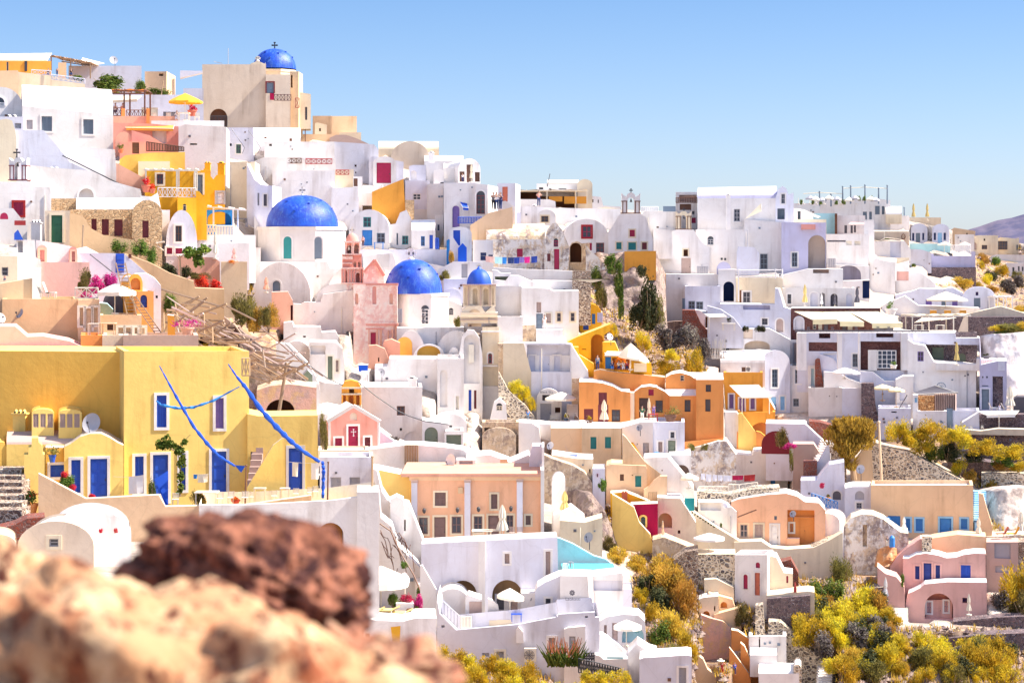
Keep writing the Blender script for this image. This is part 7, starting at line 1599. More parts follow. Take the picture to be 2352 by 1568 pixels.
HS('white terrace slope with carved openings above the awnings',('p',[(860,1200),(900,1170),(1100,1090),(1240,1190),(1880,1215),(1900,1260)],1310),'white',(),d=250,dep=4)
PP('large yellow green bush in a round white pot',955,1290,130,160,'vine','white',d=244)
for i,x in enumerate((1400,1550,1710)):HS(['left wicker screen on the white terrace','middle wicker screen on the white terrace','right wicker screen on the white terrace'][i],(x-36,1240,x+36,1275),'orange2',(),d=246,dep=.6,ext=.1,name='wicker_box',cat='box',part='body',par=0)
WL('cream bench wall with plants above the dark stone wall',('p',[(1060,1285),(1780,1275),(2110,1200),(2420,1290)],1330),'cream',(),d=247,dep=3)
WL('dark stone retaining wall behind the dining pergola',(1060,1310,2420,1500),'stdark',(),d=244,dep=3)
for(x,y,w,h,k)in((2200,1460,400,90,'olive'),(2330,1450,260,100,'gold'),(2050,1450,260,60,'broom'),(2150,1520,300,80,'shrub')):bush('bank of yellow green creeper on the dark stone wall at the right',k,x,y,w,h,240,group='creeper bank at the right')
T('L')
HS('pergola leg slab leaning beside the dining pergola',('p',[(1640,420),(1720,215),(1765,215)],430),'beige',(),d=238,dep=1,name='buttress')
# ================================================================ tile K : awnings house
T('K')
HS('dark red restaurant recess behind the striped awnings',('p',[(800,110),(1620,108)],330),'stchoc',(('as',835,195,910,310,'ice','ice'),('w',1000,240,1030,305,'linen'),('s',1050,240,1085,310,'linen'),('d',1100,240,1140,310,'dgrey'),('d',1270,250,1310,310,'dgrey'),('s',1320,250,1365,310,'linen'),('g',1560,270,1740,315,'dgrey')),d=228,dep=6)
HS('',(800,100,1620,130),'rose',(),d=227.6,dep=6,root=LAST,part='cornice',par=0,ext=-4.6)if False else None
for i,q in enumerate(((830,140,1075,145,1225,210,1000,215),(1085,145,1325,142,1470,235,1250,232),(1330,142,1600,142,1825,245,1545,250))):
    AW(['left cream retractable awning over the restaurant terrace','middle cream retractable awning over the restaurant terrace','right and largest cream retractable awning'][i],[(q[0],q[1]),(q[2],q[3]),(q[4],q[5]),(q[6],q[7])],227.5,'c:canvas',.55,3.2)
mb=MB()
for y in(318,326):mb.bar(pt(840,y,222),pt(2070,y,222),.05)
for k in range(22):x=840+k*58;mb.bar(pt(x,314,222),pt(x,332,222),.04)
tag(mk('railing',mb,'p:dgrey',None,loc=pt(1400,330,222)),'long dark steel railing along the awning terrace','railing')
for i,x in enumerate((960,1120,1180,1400,1600,1700)):chair('dark restaurant chair under the cream awnings',x,322,42,'p:dgrey',224,group='chairs under the cream awnings')
h=HS('white piered house with chocolate stone panels',('p',[(855,335),(1920,335)],700),'ice',(('b',962,424,1228,506,'stchoc'),('g',1438,416,1812,680,'stchoc',None,.6),('w',1365,530,1412,650,'slate','white'),('w',1826,520,1872,602,'slate','white'),('g',1056,342,1160,388,'stchoc'),('g',1582,342,1740,380,'stchoc')),d=221,dep=8,rot=0)
slab(h,1508,495,1588,682,221.2,'white',nm='door',dep=.1);fr=Fac(ux(1765),221.3,0)
op=('w',1592,496,1766,664,'white');hl_,bb_=hole_loop(fr,op);fill_opening(fr,h,op,hl_,bb_,-.02)
for(a,b)in((855,940),(1228,1268),(1420,1436),(1812,1870)):slab(h,a,336,b,680,220.7,'white',nm='pier')
PP('round green bush in a pot before the white doors',1740,665,70,80,'shrub','white',218)
HS('white big block with stone recess and striped curtains',('p',[(1870,400),(1925,435),(2030,455),(2110,600),(2240,612),(2360,620),(2500,640)],1100),'white',(('w',1962,508,2018,598,'purple'),('g',1925,790,1926,791,'white')),d=219,dep=7,rot=0)
T('L')
HS('dark stone recess wall with sage shutters',(1180,385,1860,710),'stdark',(('s',1405,552,1492,690,'sage','sage'),('n',1660,600,1740,695,'sage',None,.1)),d=224,dep=3)
HS('white ledge roof over the stone recess',('p',[(1185,385),(1630,385),(1640,440),(1880,440)],515),'ice',(),d=222,dep=4,ext=-.1)
UC('folded tan parasol in the stone recess',1645,480,725,'c:straw',217,60)
WL('white terrace front with red lettering',('p',[(1420,700),(1850,715),(1855,655),(2068,660)],750),'white',(),d=218,dep=2,ext=.3)
text(LAST,'ΠΑΠΑ',1960,702,34,217.8,'p:rose',1.2)
HS('blue lavender tower house with a tall slate door',('p',[(1885,450),(1900,720),(2080,680),(2170,680)],1240),'vio',(('d',1908,975,1985,1190,'slate','ice'),('g',2022,842,2130,1180,'stdark',None,.4),('s',2080,680,2150,780,'ice'),('g',1912,840,1925,860,'slate'),('g',1955,840,1972,860,'slate'),('b',1910,935,1978,948,'slate')),d=216.5,dep=6)
UC('large folded white parasol beside the stone panel',2205,945,1205,'c:linen',213,110)
for i,x in enumerate((2030,2160)):LO(['white lounger left of the seated bather','white lounger right of the seated bather'][i],x,1200,90,'c:white',213,-1)
PN('bather in a lilac shirt sitting between the white loungers',2095,1205,75,'vio','ice',pose='sit',d=212.5)
PP('dark planter with black flowers on the white ledge',1958,655,90,60,'dark','dgrey',219)
crag('pale whitewashed cliff at the right edge',[(1890,420),(2000,400),(2200,385),(2380,370),(2460,1210)],222,mottle('whitewashed_cliff',[(.70,.64,.62),(.78,.72,.70),(.52,.44,.42)],.3),dep=4,amp=.6)
WL('grey curtained booth at the right edge',('p',[(2240,1080),(2280,1055),(2420,1060)],1210),'dgrey',(),d=214,dep=3)
root=AW('black canvas canopy with cream folds over the stone panel',[(1190,1010),(1420,938),(1660,1010),(1240,1030)],216,'c:dgrey',.1,.8)
WL('orange flagstone panel under the black canopy',(1240,1045,1412,1210),'stblob',(),d=213.5,dep=.6)
mb=MB();vs=[];n=48
for i in range(n+1):
    x=1412+230*i/n;vs+=[pt(x,1022,213.4+.18*math.sin(i*1.6)),pt(x,1205,213.4+.18*math.sin(i*1.6))]
mb.add(vs,[(2*i,2*i+1,2*i+3,2*i+2)for i in range(n)]);tag(mk('curtain',mb,'c:mauve',None,loc=pt(1500,1200,213.4)),'mauve striped curtain hanging right of the flagstone panel','curtain')
mb=MB()
for k in range(7):t=math.pi*k/6;c=pt(1482,955,216);mb.bar(c,c+V_((.5*math.cos(t),0,.5*math.sin(t))),.02)
c=pt(1482,955,216);mb.tube([c+V_((.5*math.cos(math.pi*k/10),0,.5*math.sin(math.pi*k/10)))for k in range(11)],.05,5);tag(mk('fanlight',mb,'p:slate',None,loc=c),'half round iron fan above the black canopy','fanlight')
HS('white low parapet under the striped curtain',(1235,1205,1540,1320),'white',(),d=212,dep=3);HS('white sunken terrace with a blue slot',(1600,1200,1880,1400),'ice',(),d=212.5,dep=4)
HS('blue doored gap between the white parapets',(1536,1180,1602,1310),'slate',(),d=213,dep=1,par=0,name='gate',roof='slate')
HS('white sign post beside the flagstone panel',(1185,1035,1240,1300),'white',(('b',1205,1065,1232,1115,'sky'),),d=213.2,dep=1.5)
AW('broad white canvas roof over the lower stone terrace',[(1860,1205),(2300,1200),(2260,1240),(1960,1245)],211,'c:white',.3,2,legs=((2090,1390),))
HS('white lower terrace with two white chairs',('p',[(1700,1330),(1880,1220),(1885,1400)],1420),'ice',(),d=209.5,dep=3)
for i,x in enumerate((1800,1915)):chair(['white chair at the left of the lower stone terrace','white chair at the right of the lower stone terrace'][i],x,1405,50,d=207)
WL('dark stone wall under the broad canvas roof',(1880,1240,2420,1420),'stdark',(),d=210.5,dep=2)
WL('white edged terrace rim winding to the right edge',('p',[(1730,1400),(1900,1415),(2080,1390),(2420,1400)],1430),'cream',(),d=206,dep=1.5,ext=.2)
WL('long dark rubble terrace below the white rim',('p',[(1780,1420),(2420,1410)],1700),'stdark',(),d=207,dep=3)
pergola('cream framed dining pergola beside the awnings',1180,215,1780,372,238,'p:linen',cover='c:cream',n=6,dep=4,posts=(0,.29,.72),yt1=205,name='pergola')
AW('orange tinted cloth under the dining pergola',[(1290,225),(1640,225),(1480,245),(1200,275)],237,'c:apric',.05,2)
for i,x in enumerate((1250,1470)):table(['left dining table with white napkins under the pergola','right dining table with white napkins under the pergola'][i],x,368,90,235)
HS('white terrace front under the dining pergola',('p',[(1185,375),(1640,378),(1650,430),(1890,440)],520),'ice',(),d=231,dep=6,ext=.3)
T('K')
HS('white vaulted town house with blue shutters',('v',540,495,790,620,1085),'ice',(('w',624,672,678,836,'slate','white'),('d',614,925,666,1060,'sky'),('s',700,920,742,1046,'sky','white')),d=222,dep=9,rot=-22,par=.2)
HS('long white vault flank left of the town house',('s',150,(500,492),560,(610,612),820),'white',(('s',346,652,382,692,'brown'),),d=221.5,dep=6,rot=0)
aircon('small air conditioner on the vault flank',385,645,425,695,221)
HS('white flat house with two grid windows',(788,640,960,1085),'pale',(('w',836,675,902,802,'slate','white'),('w',820,940,872,1012,'slate','white')),d=223,dep=6)
HS('white house with a turquoise shutter and red stone pier',(955,635,1110,850),'white',(('s',984,665,1012,820,'aqua','white'),),d=222.5,dep=5)
WL('red lava stone pier',('p',[(1020,590),(1040,572),(1065,580),(1072,640),(1100,830)],840),'stred',(),d=221.5,dep=1)
HS('white blank house with a lavender right half',(960,840,1268,1090),'pale',(('g',1148,912,1158,922,'brown'),),d=219,dep=6)
HS('lavender streaked house left of the black stone pier',(1265,845,1475,1095),'ice',(),d=218.6,dep=6)
WL('black stone pier with white patches',('p',[(1445,800),(1560,800),(1575,1000),(1600,1130)],1140),'stdark',(),d=217.5,dep=2)
HS('white terrace house with a tall slatted door',(775,400,925,640),'white',(('s',828,436,902,604,'mauve','grey'),),d=228,dep=5)
HS('white upper house with two tan arched recesses',('p',[(-20,298),(600,298),(680,340),(790,400)],640),'white',(('an',372,410,605,490,'beige',None,.7),('b',342,302,448,392,'beige'),('an',178,420,232,570,'dgrey',None,1)),d=227,dep=6)
AW('white canvas over the brown window nook',[(1080,515),(1290,512),(1320,525),(1100,530)],224,'c:white',.05,1.6)
HS('white nook with a dark arched door',('p',[(1060,530),(1280,520),(1360,520)],700),'pale',(('ad',1262,560,1305,650,'dgrey'),('g',1210,535,1230,590,'brown')),d=225,dep=4)
WL('white framed wall plate beside the red stone pier',('p',[(1065,530),(1190,570),(1250,670),(1255,690)],700),'ice',(),d=222,dep=1)
WL('white wave topped terrace wall with a stepped rim',('p',[(1100,695),(1230,700),(1330,760),(1450,800),(1470,800)],850),'white',(),d=220,dep=3)
UM('broad white parasol on the wave topped terrace',1290,655,1175,1440,697,760,'c:white',218)
HS('white scroll walls stepping down right of the parasol',('p',[(1430,690),(1550,695),(1660,780),(1800,780),(1810,740),(1920,735)],1060),'ice',(),d=219.5,dep=4)
HS('white pillar house with a curved cut at the right',('p',[(1760,770),(1830,735),(1925,735)],1080),'white',(('n',1800,840,1850,960,'ice',None,.2),),d=217,dep=3)
UM('cream parasol with visible ribs before the scroll walls',1640,808,1560,1750,840,960,'c:canvas',215,pm='p:wood');UM('second cream parasol canopy right of the ribbed one',1765,835,1690,1850,862,1020,'c:canvas',214,pm='p:wood')
pole('grey slanted parasol arm',1865,910,1770,1025,213,.06,'p:dgrey')
HS('low white terrace front below the two cream parasols',(1600,1030,1900,1125),'ice',(('g',1722,1058,1770,1070,'brown'),),d=212,dep=5)

HS('orange backed house with a cream awning and violet shutters',(180,700,540,1065),'orange2',(('s',232,902,272,1030,'purple','ice'),('d',324,935,372,1056,'purple','ice'),('s',428,935,466,1036,'purple','ice')),d=219,dep=6)
AW('cream sloping awning of the orange backed house',[(235,818),(500,812),(620,925),(350,930)],218.5,'c:cream',.12,2.6,legs=((350,1055),(600,1055)))
HS('orange house end block with an arched alcove below',('p',[(540,850),(640,1020),(655,1045)],1430),'orange2',(),d=218,dep=5)
HS('orange lower house front with a dark orange arch',(305,1062,655,1420),'orange2',(('n',420,1160,640,1400,'orange',None,1.2),),d=216,dep=6)
WL('white stair block with a triangular orange recess',('p',[(190,1062),(300,1065),(440,1250),(590,1430)],1500),'white',(),d=214,dep=3)
mb=MB();fr=Fac(ux(300),213.9,0);mb.q(*[pt(x,y,213.9)for x,y in((302,1235),(440,1425),(300,1425))]);mk('recess',mb,'orange',LAST)
WL('yellow stair balustrade sliding down the white block',('p',[(315,1075),(345,1070),(585,1400),(600,1430)],1440),'yellow',(),d=213.4,dep=.5,ext=0,roof='yellow')
WL('orange curved ramp wall curling out at the stair foot',('p',[(480,1240),(520,1250),(640,1350),(800,1390)],1430),'orange',(),d=212.6,dep=1,roof='orange2')
T('N')
HS('white base house with a blue glazed door under the orange stairs',('p',[(1520,130),(1600,200),(1765,215),(1780,180),(2095,150)],560),'white',(('d',1936,325,1978,512,'blue2'),('w',2018,322,2048,430,'slate','slate')),d=208,dep=7,rot=0)
WL('orange pillar wall right of the blue glazed door',(2095,150,2148,420),'orange',(),d=209,dep=2)
# ================================================================ tile J : orange houses
T('J')
w_=HS('white balcony house with a sloping cream side wall',('p',[(215,285),(380,285),(780,285),(850,300)],1010),'ice',(('g',432,300,828,548,'ice',None,1.3),),d=201,dep=7,rot=0)
HS('',(436,395,826,560),'white',(('s',452,400,508,542,'slate','white'),('d',546,400,640,546,'linen'),('s',682,400,738,534,'mauve','white')),d=202.2,dep=.1,root=w_,part='balcony_wall',par=0,ext=0)
WL('tall cream flank wall of the balcony house',('p',[(212,285),(400,285),(470,555)],1010),'cream',(),d=200.6,dep=.5)
h=HS('arched shop front with lettering under the balcony house',('v',520,700,740,800,1005),'white',(('d',555,840,655,1000,'grey','white'),('g',572,760,640,815,'dgrey'),('g',690,875,738,925,'brown')),d=200,dep=1,par=0,name='shop')
text(h,'Black Sky',612,745,32,199.8,'p:dgrey')
UM('open cream parasol before the arched shop front',745,732,590,895,790,1010,'c:linen',198)
for i,x in enumerate((660,700,790)):chair(['white chair left of the shop parasol','white slatted chair beside the shop parasol pole','white chair right of the shop parasol pole'][i],x,1010,65,d=197.5)
PP('sunflower like plant by the shop parasol',790,1010,50,90,'broom','slate',197)
WL('tan rubble wall stub with a white top',('p',[(165,135),(505,115),(515,150)],300),'ruintan',(),d=204.5,dep=2,roof='white')
HS('white square terrace block before the brown shutters',('p',[(515,160),(760,160)],300),'white',(),d=203.5,dep=3)
WL('dark tan strip wall beside the bell tower',(165,290,215,560),'ruintan',(),d=201,dep=2)
ST('white steps beside the shop',800,960,800,845,100,'white',6,d0=198,d1=200)
HS('tan stair gate house between shop and orange house',(845,610,920,850),'ruintan',(),d=200,dep=3)
HS('white curved bank right of the balcony house',('p',[(838,300),(900,400),(990,540),(1000,620)],700),'white',(),d=200.5,dep=3)
h=HS('golden plaster house with a deep arched recess',('p',[(795,275),(900,225),(1060,165),(1195,110),(1200,170),(1140,210)],480),'gold',(('an',1020,205,1135,460,'orange2',None,1.5),('b',935,338,975,345,'brown')),d=204,dep=5,roof='yellow')
HS('golden terrace block under the large parasol',('p',[(840,320),(905,320),(910,390),(1040,470),(1050,500)],560),'gold',(),d=202.5,dep=3,roof='yellow')
HS('golden room right of the arched recess',('p',[(1125,275),(1240,275),(1280,370)],540),'gold',(),d=203.5,dep=3,roof='yellow')
UM('large tilted yellow parasol over the golden terrace',1385,285,1265,1560,420,530,'c:cream',199,tilt=-.18)
dish('white satellite dish on the golden plaster house',1195,225,62,290,203,'p:white',az=20)
HS('golden terrace nook with a blue door and pink awning',(1145,380,1375,540),'gold',(('s',1150,410,1205,520,'blue2'),('g',1215,420,1370,530,'orange')),d=201.5,dep=2,par=0)
AW('pink white canvas over the golden nook',[(1170,358),(1310,362),(1375,398),(1145,395)],201,'c:linen',.1,1)
for i,(x,c,e)in enumerate(((1080,'slate','navy'),(1215,'navy','blue2'),(1275,'linen','navy'),(1315,'white','ice'),(1350,'crim','navy'))):
    PN(['person in grey blue standing at the left of the golden terrace','diner in navy at the golden terrace table','diner in cream at the golden terrace table','diner in white at the golden terrace table','diner in crimson at the golden terrace table'][i],x,530,130 if i==0 else 85,c,e,pose='stand' if i==0 else 'sit',d=199.5)
bush('orange red flowers hanging above the diners','bloomo',1290,480,170,90,201)
HS('cream sofa like bench block at the end of the golden terrace',(1415,470,1530,530),'cream',(),d=199.5,dep=1.2,ext=.2,name='bench',part='seat',par=0)
WL('golden rim wall under the large parasol',('p',[(1380,425),(1500,430),(1570,470),(1580,530)],580),'gold',(),d=200.2,dep=1)
for(x,y,w,h,k,lb)in((1500,330,210,160,'broom','bright yellow broom above the large yellow parasol'),(1220,210,150,120,'broom','yellow broom behind the satellite dish'),(1730,580,290,160,'broom','yellow broom at the left above the orange roofs'),(1950,540,240,230,'broom','tallest yellow broom above the orange roofs'),(1760,430,160,100,'broom','small broom left of the tallest one'),(1720,350,330,250,'grey','grey thicket in the gully'),(1930,300,300,230,'grey','second grey thicket in the gully'),(2060,420,180,200,'grey','grey thicket by the driftwood screen')):
    bush(lb,k,x,y,w,h,206 if k=='broom' else 210)
mb=MB()
for i in range(16):x=2130+i*8;mb.bar(pt(x,430,214),pt(x+random.uniform(-30,25),225+random.uniform(0,50),214),.06,.03,4)
tag(mk('driftwood_screen',mb,'p:linen',None,loc=pt(2180,430,214)),'screen of bleached driftwood sticks beside the gully','screen')
WL('orange terrace wall with crumbling white top',('p',[(1045,545),(1100,530),(1300,560),(1500,575),(1700,600)],700),'orange',(),d=199.5,dep=3,roof='ruintan')
h=HS('left orange house with a curved white roof and folded parasol',('p',[(910,640),(1000,640),(1120,650),(1220,680),(1300,725),(1380,735)],1020),'orange',(('s',1090,738,1166,850,'wine'),('d',1085,850,1178,1015,'wine'),('s',955,888,1040,1000,'wine'),('w',1210,895,1288,1005,'dbrown')),d=195,dep=8,rot=0)
UC('tall folded cream parasol before the left orange house',1140,805,1035,'c:cream',192,90)
WL('cream corner pillar between the orange houses',(1372,740,1418,1030),'cream',(),d=195.2,dep=2)
HS('middle orange house with a half white barrel roof',('p',[(1418,735),(1480,690),(1560,680),(1620,690),(1700,730),(1742,770)],1010),'orange',(('d',1462,788,1550,965,'dbrown'),('s',1548,710,1596,766,'crim'),('w',1612,810,1680,922,'dbrown')),d=196,dep=6,rot=0)
HS('low white and lavender barrel roof on the orange houses',('s',1700,(690,690),1985,768,800),'orange',(),d=197,dep=4,rot=0)
HS('orange house block with a dark grid window',(1740,768,1990,1230),'orange',(('w',1880,805,1935,915,'dbrown'),),d=195,dep=6,par=0)
HS('tall orange house with two dark grid windows',(1985,620,2238,1215),'orange',(('w',2074,666,2122,732,'dbrown'),('w',2070,800,2118,912,'dbrown')),d=194,dep=7,par=0)
HS('orange gabled house with a small square window',('p',[(1705,600),(1760,570),(1840,556),(1930,580),(1995,625)],700),'orange',(('w',1840,580,1876,632,'cream'),),d=198,dep=5)
HS('white barrel roof behind the tall orange house',('s',1890,(552,555),2235,612,640),'orange',(),d=199,dep=4)
UC('folded cream parasol by the dark door of the orange house',1552,790,1005,'c:cream',193,50)
PN('person in a green shirt and white shorts on the orange terrace',1490,1005,140,'green','linen',d=192,pose='hips')
PN('person in violet behind the orange terrace parasol',1595,960,110,'purple','purple',d=193.5)
table('red table on the orange terrace',1590,1005,90,192.5,'p:red');PP('brown shrub in a wide pot on the orange terrace',1750,1005,120,150,'olive','brown',192.5,leafw=1.4)
PP('green plant between the left orange house windows',1005,1020,70,80,'broom','brown',193)
for i,x in enumerate((850,940)):LO(['white lounger left of the orange house','second white lounger by the orange house'][i],x,1025,130,'c:white',193,-1)
PN('person in a blue top walking at the rubble path',440,1005,110,'blue2','slate',d=193)
WL('white terrace bank before the shop and loungers',('p',[(350,1010),(640,1030),(1050,1035),(1300,1040),(1420,1020)],1120),'white',(),d=191.5,dep=4)
WL('white chapel like niche wall below the bell tower',('p',[(90,1000),(130,830),(180,790),(240,850),(250,1000)],1040),'white',(('aw',150,835,205,905,'cream'),),d=196,dep=2)
WL('white rubble edged stair bank right of the bell tower',('p',[(170,550),(260,720),(420,860),(520,1000)],1060),'stpale',(),d=197.5,dep=2)
for(x,y,w,h,lb)in((330,730,170,120,'upper yellow broom on the slope beside the balcony house'),(400,800,190,130,'middle yellow broom on the slope beside the balcony house'),(470,890,140,120,'lowest yellow broom on the slope beside the balcony house')):bush(lb,'broom',x,y,w,h,199)
HS('tan ruined vault below the white terrace',('v',20,1060,330,1150,1290),'ruintan',(),d=187,dep=5,roof='ruintan',name='ruin')
HS('brown broken wall house behind the tan vault',(20,1010,360,1150),'ruintan',(('g',40,1060,180,1140,'mauve'),),d=189,dep=3)
HS('white bank with a rusty ring right of the tan vault',('p',[(355,1010),(480,1020),(540,1060),(560,1200)],1300),'white',(),d=188,dep=4)
h=HS('beige house with two teal shuttered windows',(935,1065,1300,1420),'sand',(('s',1015,1145,1070,1256,'teal','sand'),('s',1148,1145,1204,1250,'teal','sand')),d=187,dep=7,par=0)
HS('',(650,1065,940,1400),'apric',(),d=188,dep=7,root=h,part='side_wing',par=0,roof='cream')
LO('blue and white deck chair on the white ledge',840,1345,110,'c:blue',181,-1,tilt=.9)
dish('white satellite dish beside the beige house',645,1225,70,1290,184,'p:white')
HS('white ledge block under the deck chair',('p',[(660,1310),(900,1345),(1040,1350)],1580),'cream',(('g',1003,1440,1015,1480,'brown'),),d=179,dep=5)
WL('brown stone gable wall sloping behind the peach house',('p',[(585,1310),(680,1350),(860,1410),(960,1470),(1030,1568)],1600),'ruintan',(),d=177,dep=2)
WL('white end wall of the peach house roof',(568,1240,590,1500),'white',(),d=165,dep=5)
h=HS('white cube house with an olive door on the middle slope',(1590,1010,1880,1320),'ice',(('w',1750,1100,1786,1156,'slate','white'),('s',1638,1190,1676,1285,'mauve','white'),('d',1728,1178,1796,1312,'sage','white')),d=190,dep=7)
HS('',('p',[(1305,1060),(1480,1010),(1590,1010)],1340),'white',(('d',1498,1200,1552,1330,'grey'),('g',1440,1205,1450,1215,'brown')),d=189,dep=5,root=h,part='side_wing')
dish('round satellite dish on the white cube house wall',1465,1060,60,1120,188)
mb=MB();mb.lathe(pt(1620,1325,187),[(.4,0),(.42,.1),(.3,.35),(.1,.42)],16);tag(mk('beach_ball',mb,'p:blue2',None,loc=pt(1620,1325,187)),'blue rounded cover before the white cube house','cover')
# ================================================================ tile N
T('N')
HS('lower beige house with a teal window beside the long stair',('p',[(425,310),(470,295),(790,310),(800,340)],545),'apric',(('s',552,386,588,445,'brown'),('s',692,400,748,502,'teal','sand'),('g',660,390,672,400,'brown')),d=181,dep=5,roof='sand')
ST('long ochre stair climbing beside the beige house',800,500,560,60,90,'gold',26,d0=182,d1=190)
WL('yellow balustrade of the long ochre stair',('p',[(575,20),(600,40),(780,270),(960,410),(985,415)],590),'sand',(),d=181.5,dep=.5,roof='cream')
WL('tan curved wall at the stair foot',('p',[(770,530),(820,500),(860,450),(920,405),(985,405)],600),'apric',(),d=180,dep=1)
WL('white smooth ramp house falling to the umbrella',('p',[(770,235),(990,230),(1040,290),(1150,420),(1230,520),(1240,600)],640),'white',(('g',934,345,944,356,'brown'),),d=181.5,dep=4)
HS('white arch house behind the small yellow parasol',('p',[(1000,215),(1205,210)],480),'white',(('an',1045,300,1190,470,'mauve',None,1.2),),d=186,dep=5)
UM('small yellow parasol before the white arch house',1180,372,1105,1280,418,520,'c:cream',180)
HS('weathered lavender wall under the orange stairs',('p',[(1145,170),(1300,130),(1450,85),(1530,85),(1620,210)],560),'ruin',(),d=192,dep=5,roof='ruin')
WL('orange lower corner wall with weeds',('p',[(1145,90),(1500,60)],160),'orange',(),d=193.5,dep=3)
for i,(x,w)in enumerate(((1210,110),(1330,90))):bush(['brown weed tuft at the foot of the orange house, left one','brown weed tuft at the foot of the orange house, right one'][i],'olive',x,160,w,60,190)
CL('clothesline with white sheets and a red blanket',1285,375,1800,385,187,((.02,.1,60,'ice','first white sheet from the left on the long line'),(.11,.21,70,'ice','second white sheet from the left on the long line'),(.23,.31,60,'ice','third white sheet from the left on the long line'),(.32,.41,55,'ice','fourth white sheet from the left on the long line'),(.42,.57,55,'ice','widest white sheet on the long line'),(.58,.78,45,'crim','dark red striped blanket on the long line'),(.79,.99,60,'red','bright red blanket on the long line')),16)
LT('pale wooden rail fence below the red blanket, left part',1275,500,1545,545,183,'p:linen',4,posts=False);LT('pale wooden rail fence below the red blanket, right part',1650,480,1815,520,183,'p:linen',3,460,500)
LT('pale wooden picket gate in the rail fence',1548,480,1645,575,182.5,'p:linen',2,posts=True)
WL('pebbled terrace wall under the rail fence',('p',[(1260,545),(1560,575),(1780,520),(2020,510)],640),'stpale',(),d=182,dep=3)
HS('peach hillside house with white door and grey shutters',('p',[(1575,640),(1640,615),(1900,575),(2080,562),(2180,590),(2250,640),(2380,650),(2440,720)],1080),'peach',(
    ('w',1655,845,1726,966,'mauve','apric'),('s',1790,845,1866,965,'mauve','cream'),('d',1940,852,2008,1062,'white','white'),('s',1970,770,1994,805,'slate'),('g',2090,715,2340,1058,'orange',None,.9)),d=180,dep=8,par=0,rot=0,rec=.08)
HS('',(2092,780,2338,1060),'orange',(('s',2112,838,2146,916,'navy','linen'),('d',2200,795,2256,995,'ice')),d=180.8,dep=.1,root=LAST,part='alcove_wall',par=0,ext=0)
HS('',(2085,975,2202,1058),'peach',(),d=180.2,dep=.5,root=LAST,part='bench',par=0,ext=.2)
dish('grey satellite dish under the eave of the peach hillside house',2140,750,60,800,179.6)
mb=MB();mb.bar(pt(1632,780,179.5),pt(1805,712,179.5),.06);tag(mk('handrail',mb,'p:brown',None,loc=pt(1700,750,179.5)),'dark slanting rail on the peach hillside house','handrail')
HS('white block house with a fan and aqua pots',('p',[(1270,640),(1490,640),(1580,690),(1625,730)],1010),'white',(('g',1290,650,1480,720,'pale',None,.3),),d=180.5,dep=5)
mb=MB();mb.lathe(pt(1530,700,179),[(.2,0),(.3,.12),(.3,.35),(.2,.5)],14);tag(mk('washing_drum',mb,'p:ice',None,loc=pt(1530,700,179)),'round grey drum on the white block house roof','drum')
WL('crimson wall with a rounded foot beside the yellow curve',('p',[(650,665),(900,655)],950),'crim',(('aw',745,775,785,870,'teal','yellow'),),d=176,dep=2,roof='cream')
WL('yellow curving wall flowing down below the crimson wall',('p',[(480,570),(600,640),(680,690),(730,830),(830,940),(860,1060)],1100),'yellow',(),d=174.5,dep=1,roof='cream')
WL('ochre sunken court wall above the crimson wall',('p',[(465,560),(600,550),(830,640)],690),'gold',(),d=178.5,dep=2,roof='cream')
CH('red brick chimney in the ochre court',570,545,620,620,178,'terra',2);LT('brown picket gate right of the ochre court',815,550,892,640,178,'p:wood',2,posts=True)
HS('cream vaulted house with a tan arched opening',('p',[(895,600),(1110,610),(1140,660),(1180,720),(1250,830)],960),'cream',(('an',905,742,1030,880,'tan',None,.9),('g',1084,900,1106,932,'crim')),d=177.5,dep=5)
UC('thin folded orange parasol beside the crimson wall',945,815,965,'c:apric',174,34)
WL('cream diagonal parapet with dark stones sliding to the chapel',('p',[(1140,620),(1210,720),(1400,850),(1680,1020),(1840,1110)],1130),'cream',(),d=178.8,dep=2)
for i in range(9):bush('small dark stone topping on the diagonal parapet','dark',1215+i*25,745+i*16,26,16,178.5,group='dark toppings on the diagonal parapet',name='stone',cat='stone')
bush('turquoise pot plant on the white wall','shrub',1480,870,40,40,179);mb=MB();mb.box(WF(pt(1190,720,178.6)),-.42,.42,-.2,.2,0,1.1);tag(mk('tarpaulin',mb,'c:teal',None,loc=pt(1190,720,178.6)),'turquoise tarpaulin hanging on the cream wall','tarpaulin')
UM('twin pole white square parasol on the chapel terrace',1370,925,1220,1520,968,1110,'c:white',172,n=4)
WL('white terrace wall winding below the peach hillside house',('p',[(1600,1010),(1850,1000),(1940,1060),(2090,1075),(2330,1060),(2480,990),(2600,920)],1140),'cream',(),d=177.5,dep=2)
WL('pebble studded retaining wall left of the red door chapel',(1270,1120,1612,1400),'stpale',(),d=170,dep=3,roof='cream')
h=HS('white chapel like house with red arched shutter and door',(1606,1125,1905,1560),'white',(('as',1686,1305,1726,1440,'crim','white'),('d',1790,1290,1838,1500,'terra','white'),('as',1798,1195,1838,1248,'crim')),d=169,dep=5,rot=10)
HS('',('p',[(1905,1130),(1990,1150),(2060,1290),(2140,1300)],1500),'cream',(('as',2080,1318,2098,1385,'crim'),),d=170,dep=4,root=h,part='side_wing')
WL('round white terrace rim right of the red door chapel',('p',[(1900,1500),(2280,1460),(2340,1470)],1540),'cream',(),d=167,dep=3)
WL('dark basalt wall under the round terrace rim',('p',[(1900,1530),(2300,1500)],1640),'stdark',(),d=166.5,dep=2)
HS('red kiosk like chair frame right of the red door chapel',('p',[(2148,1440),(2160,1380),(2175,1440)],1470),'p:red',(),d=167,dep=.6,ext=0,name='easel')

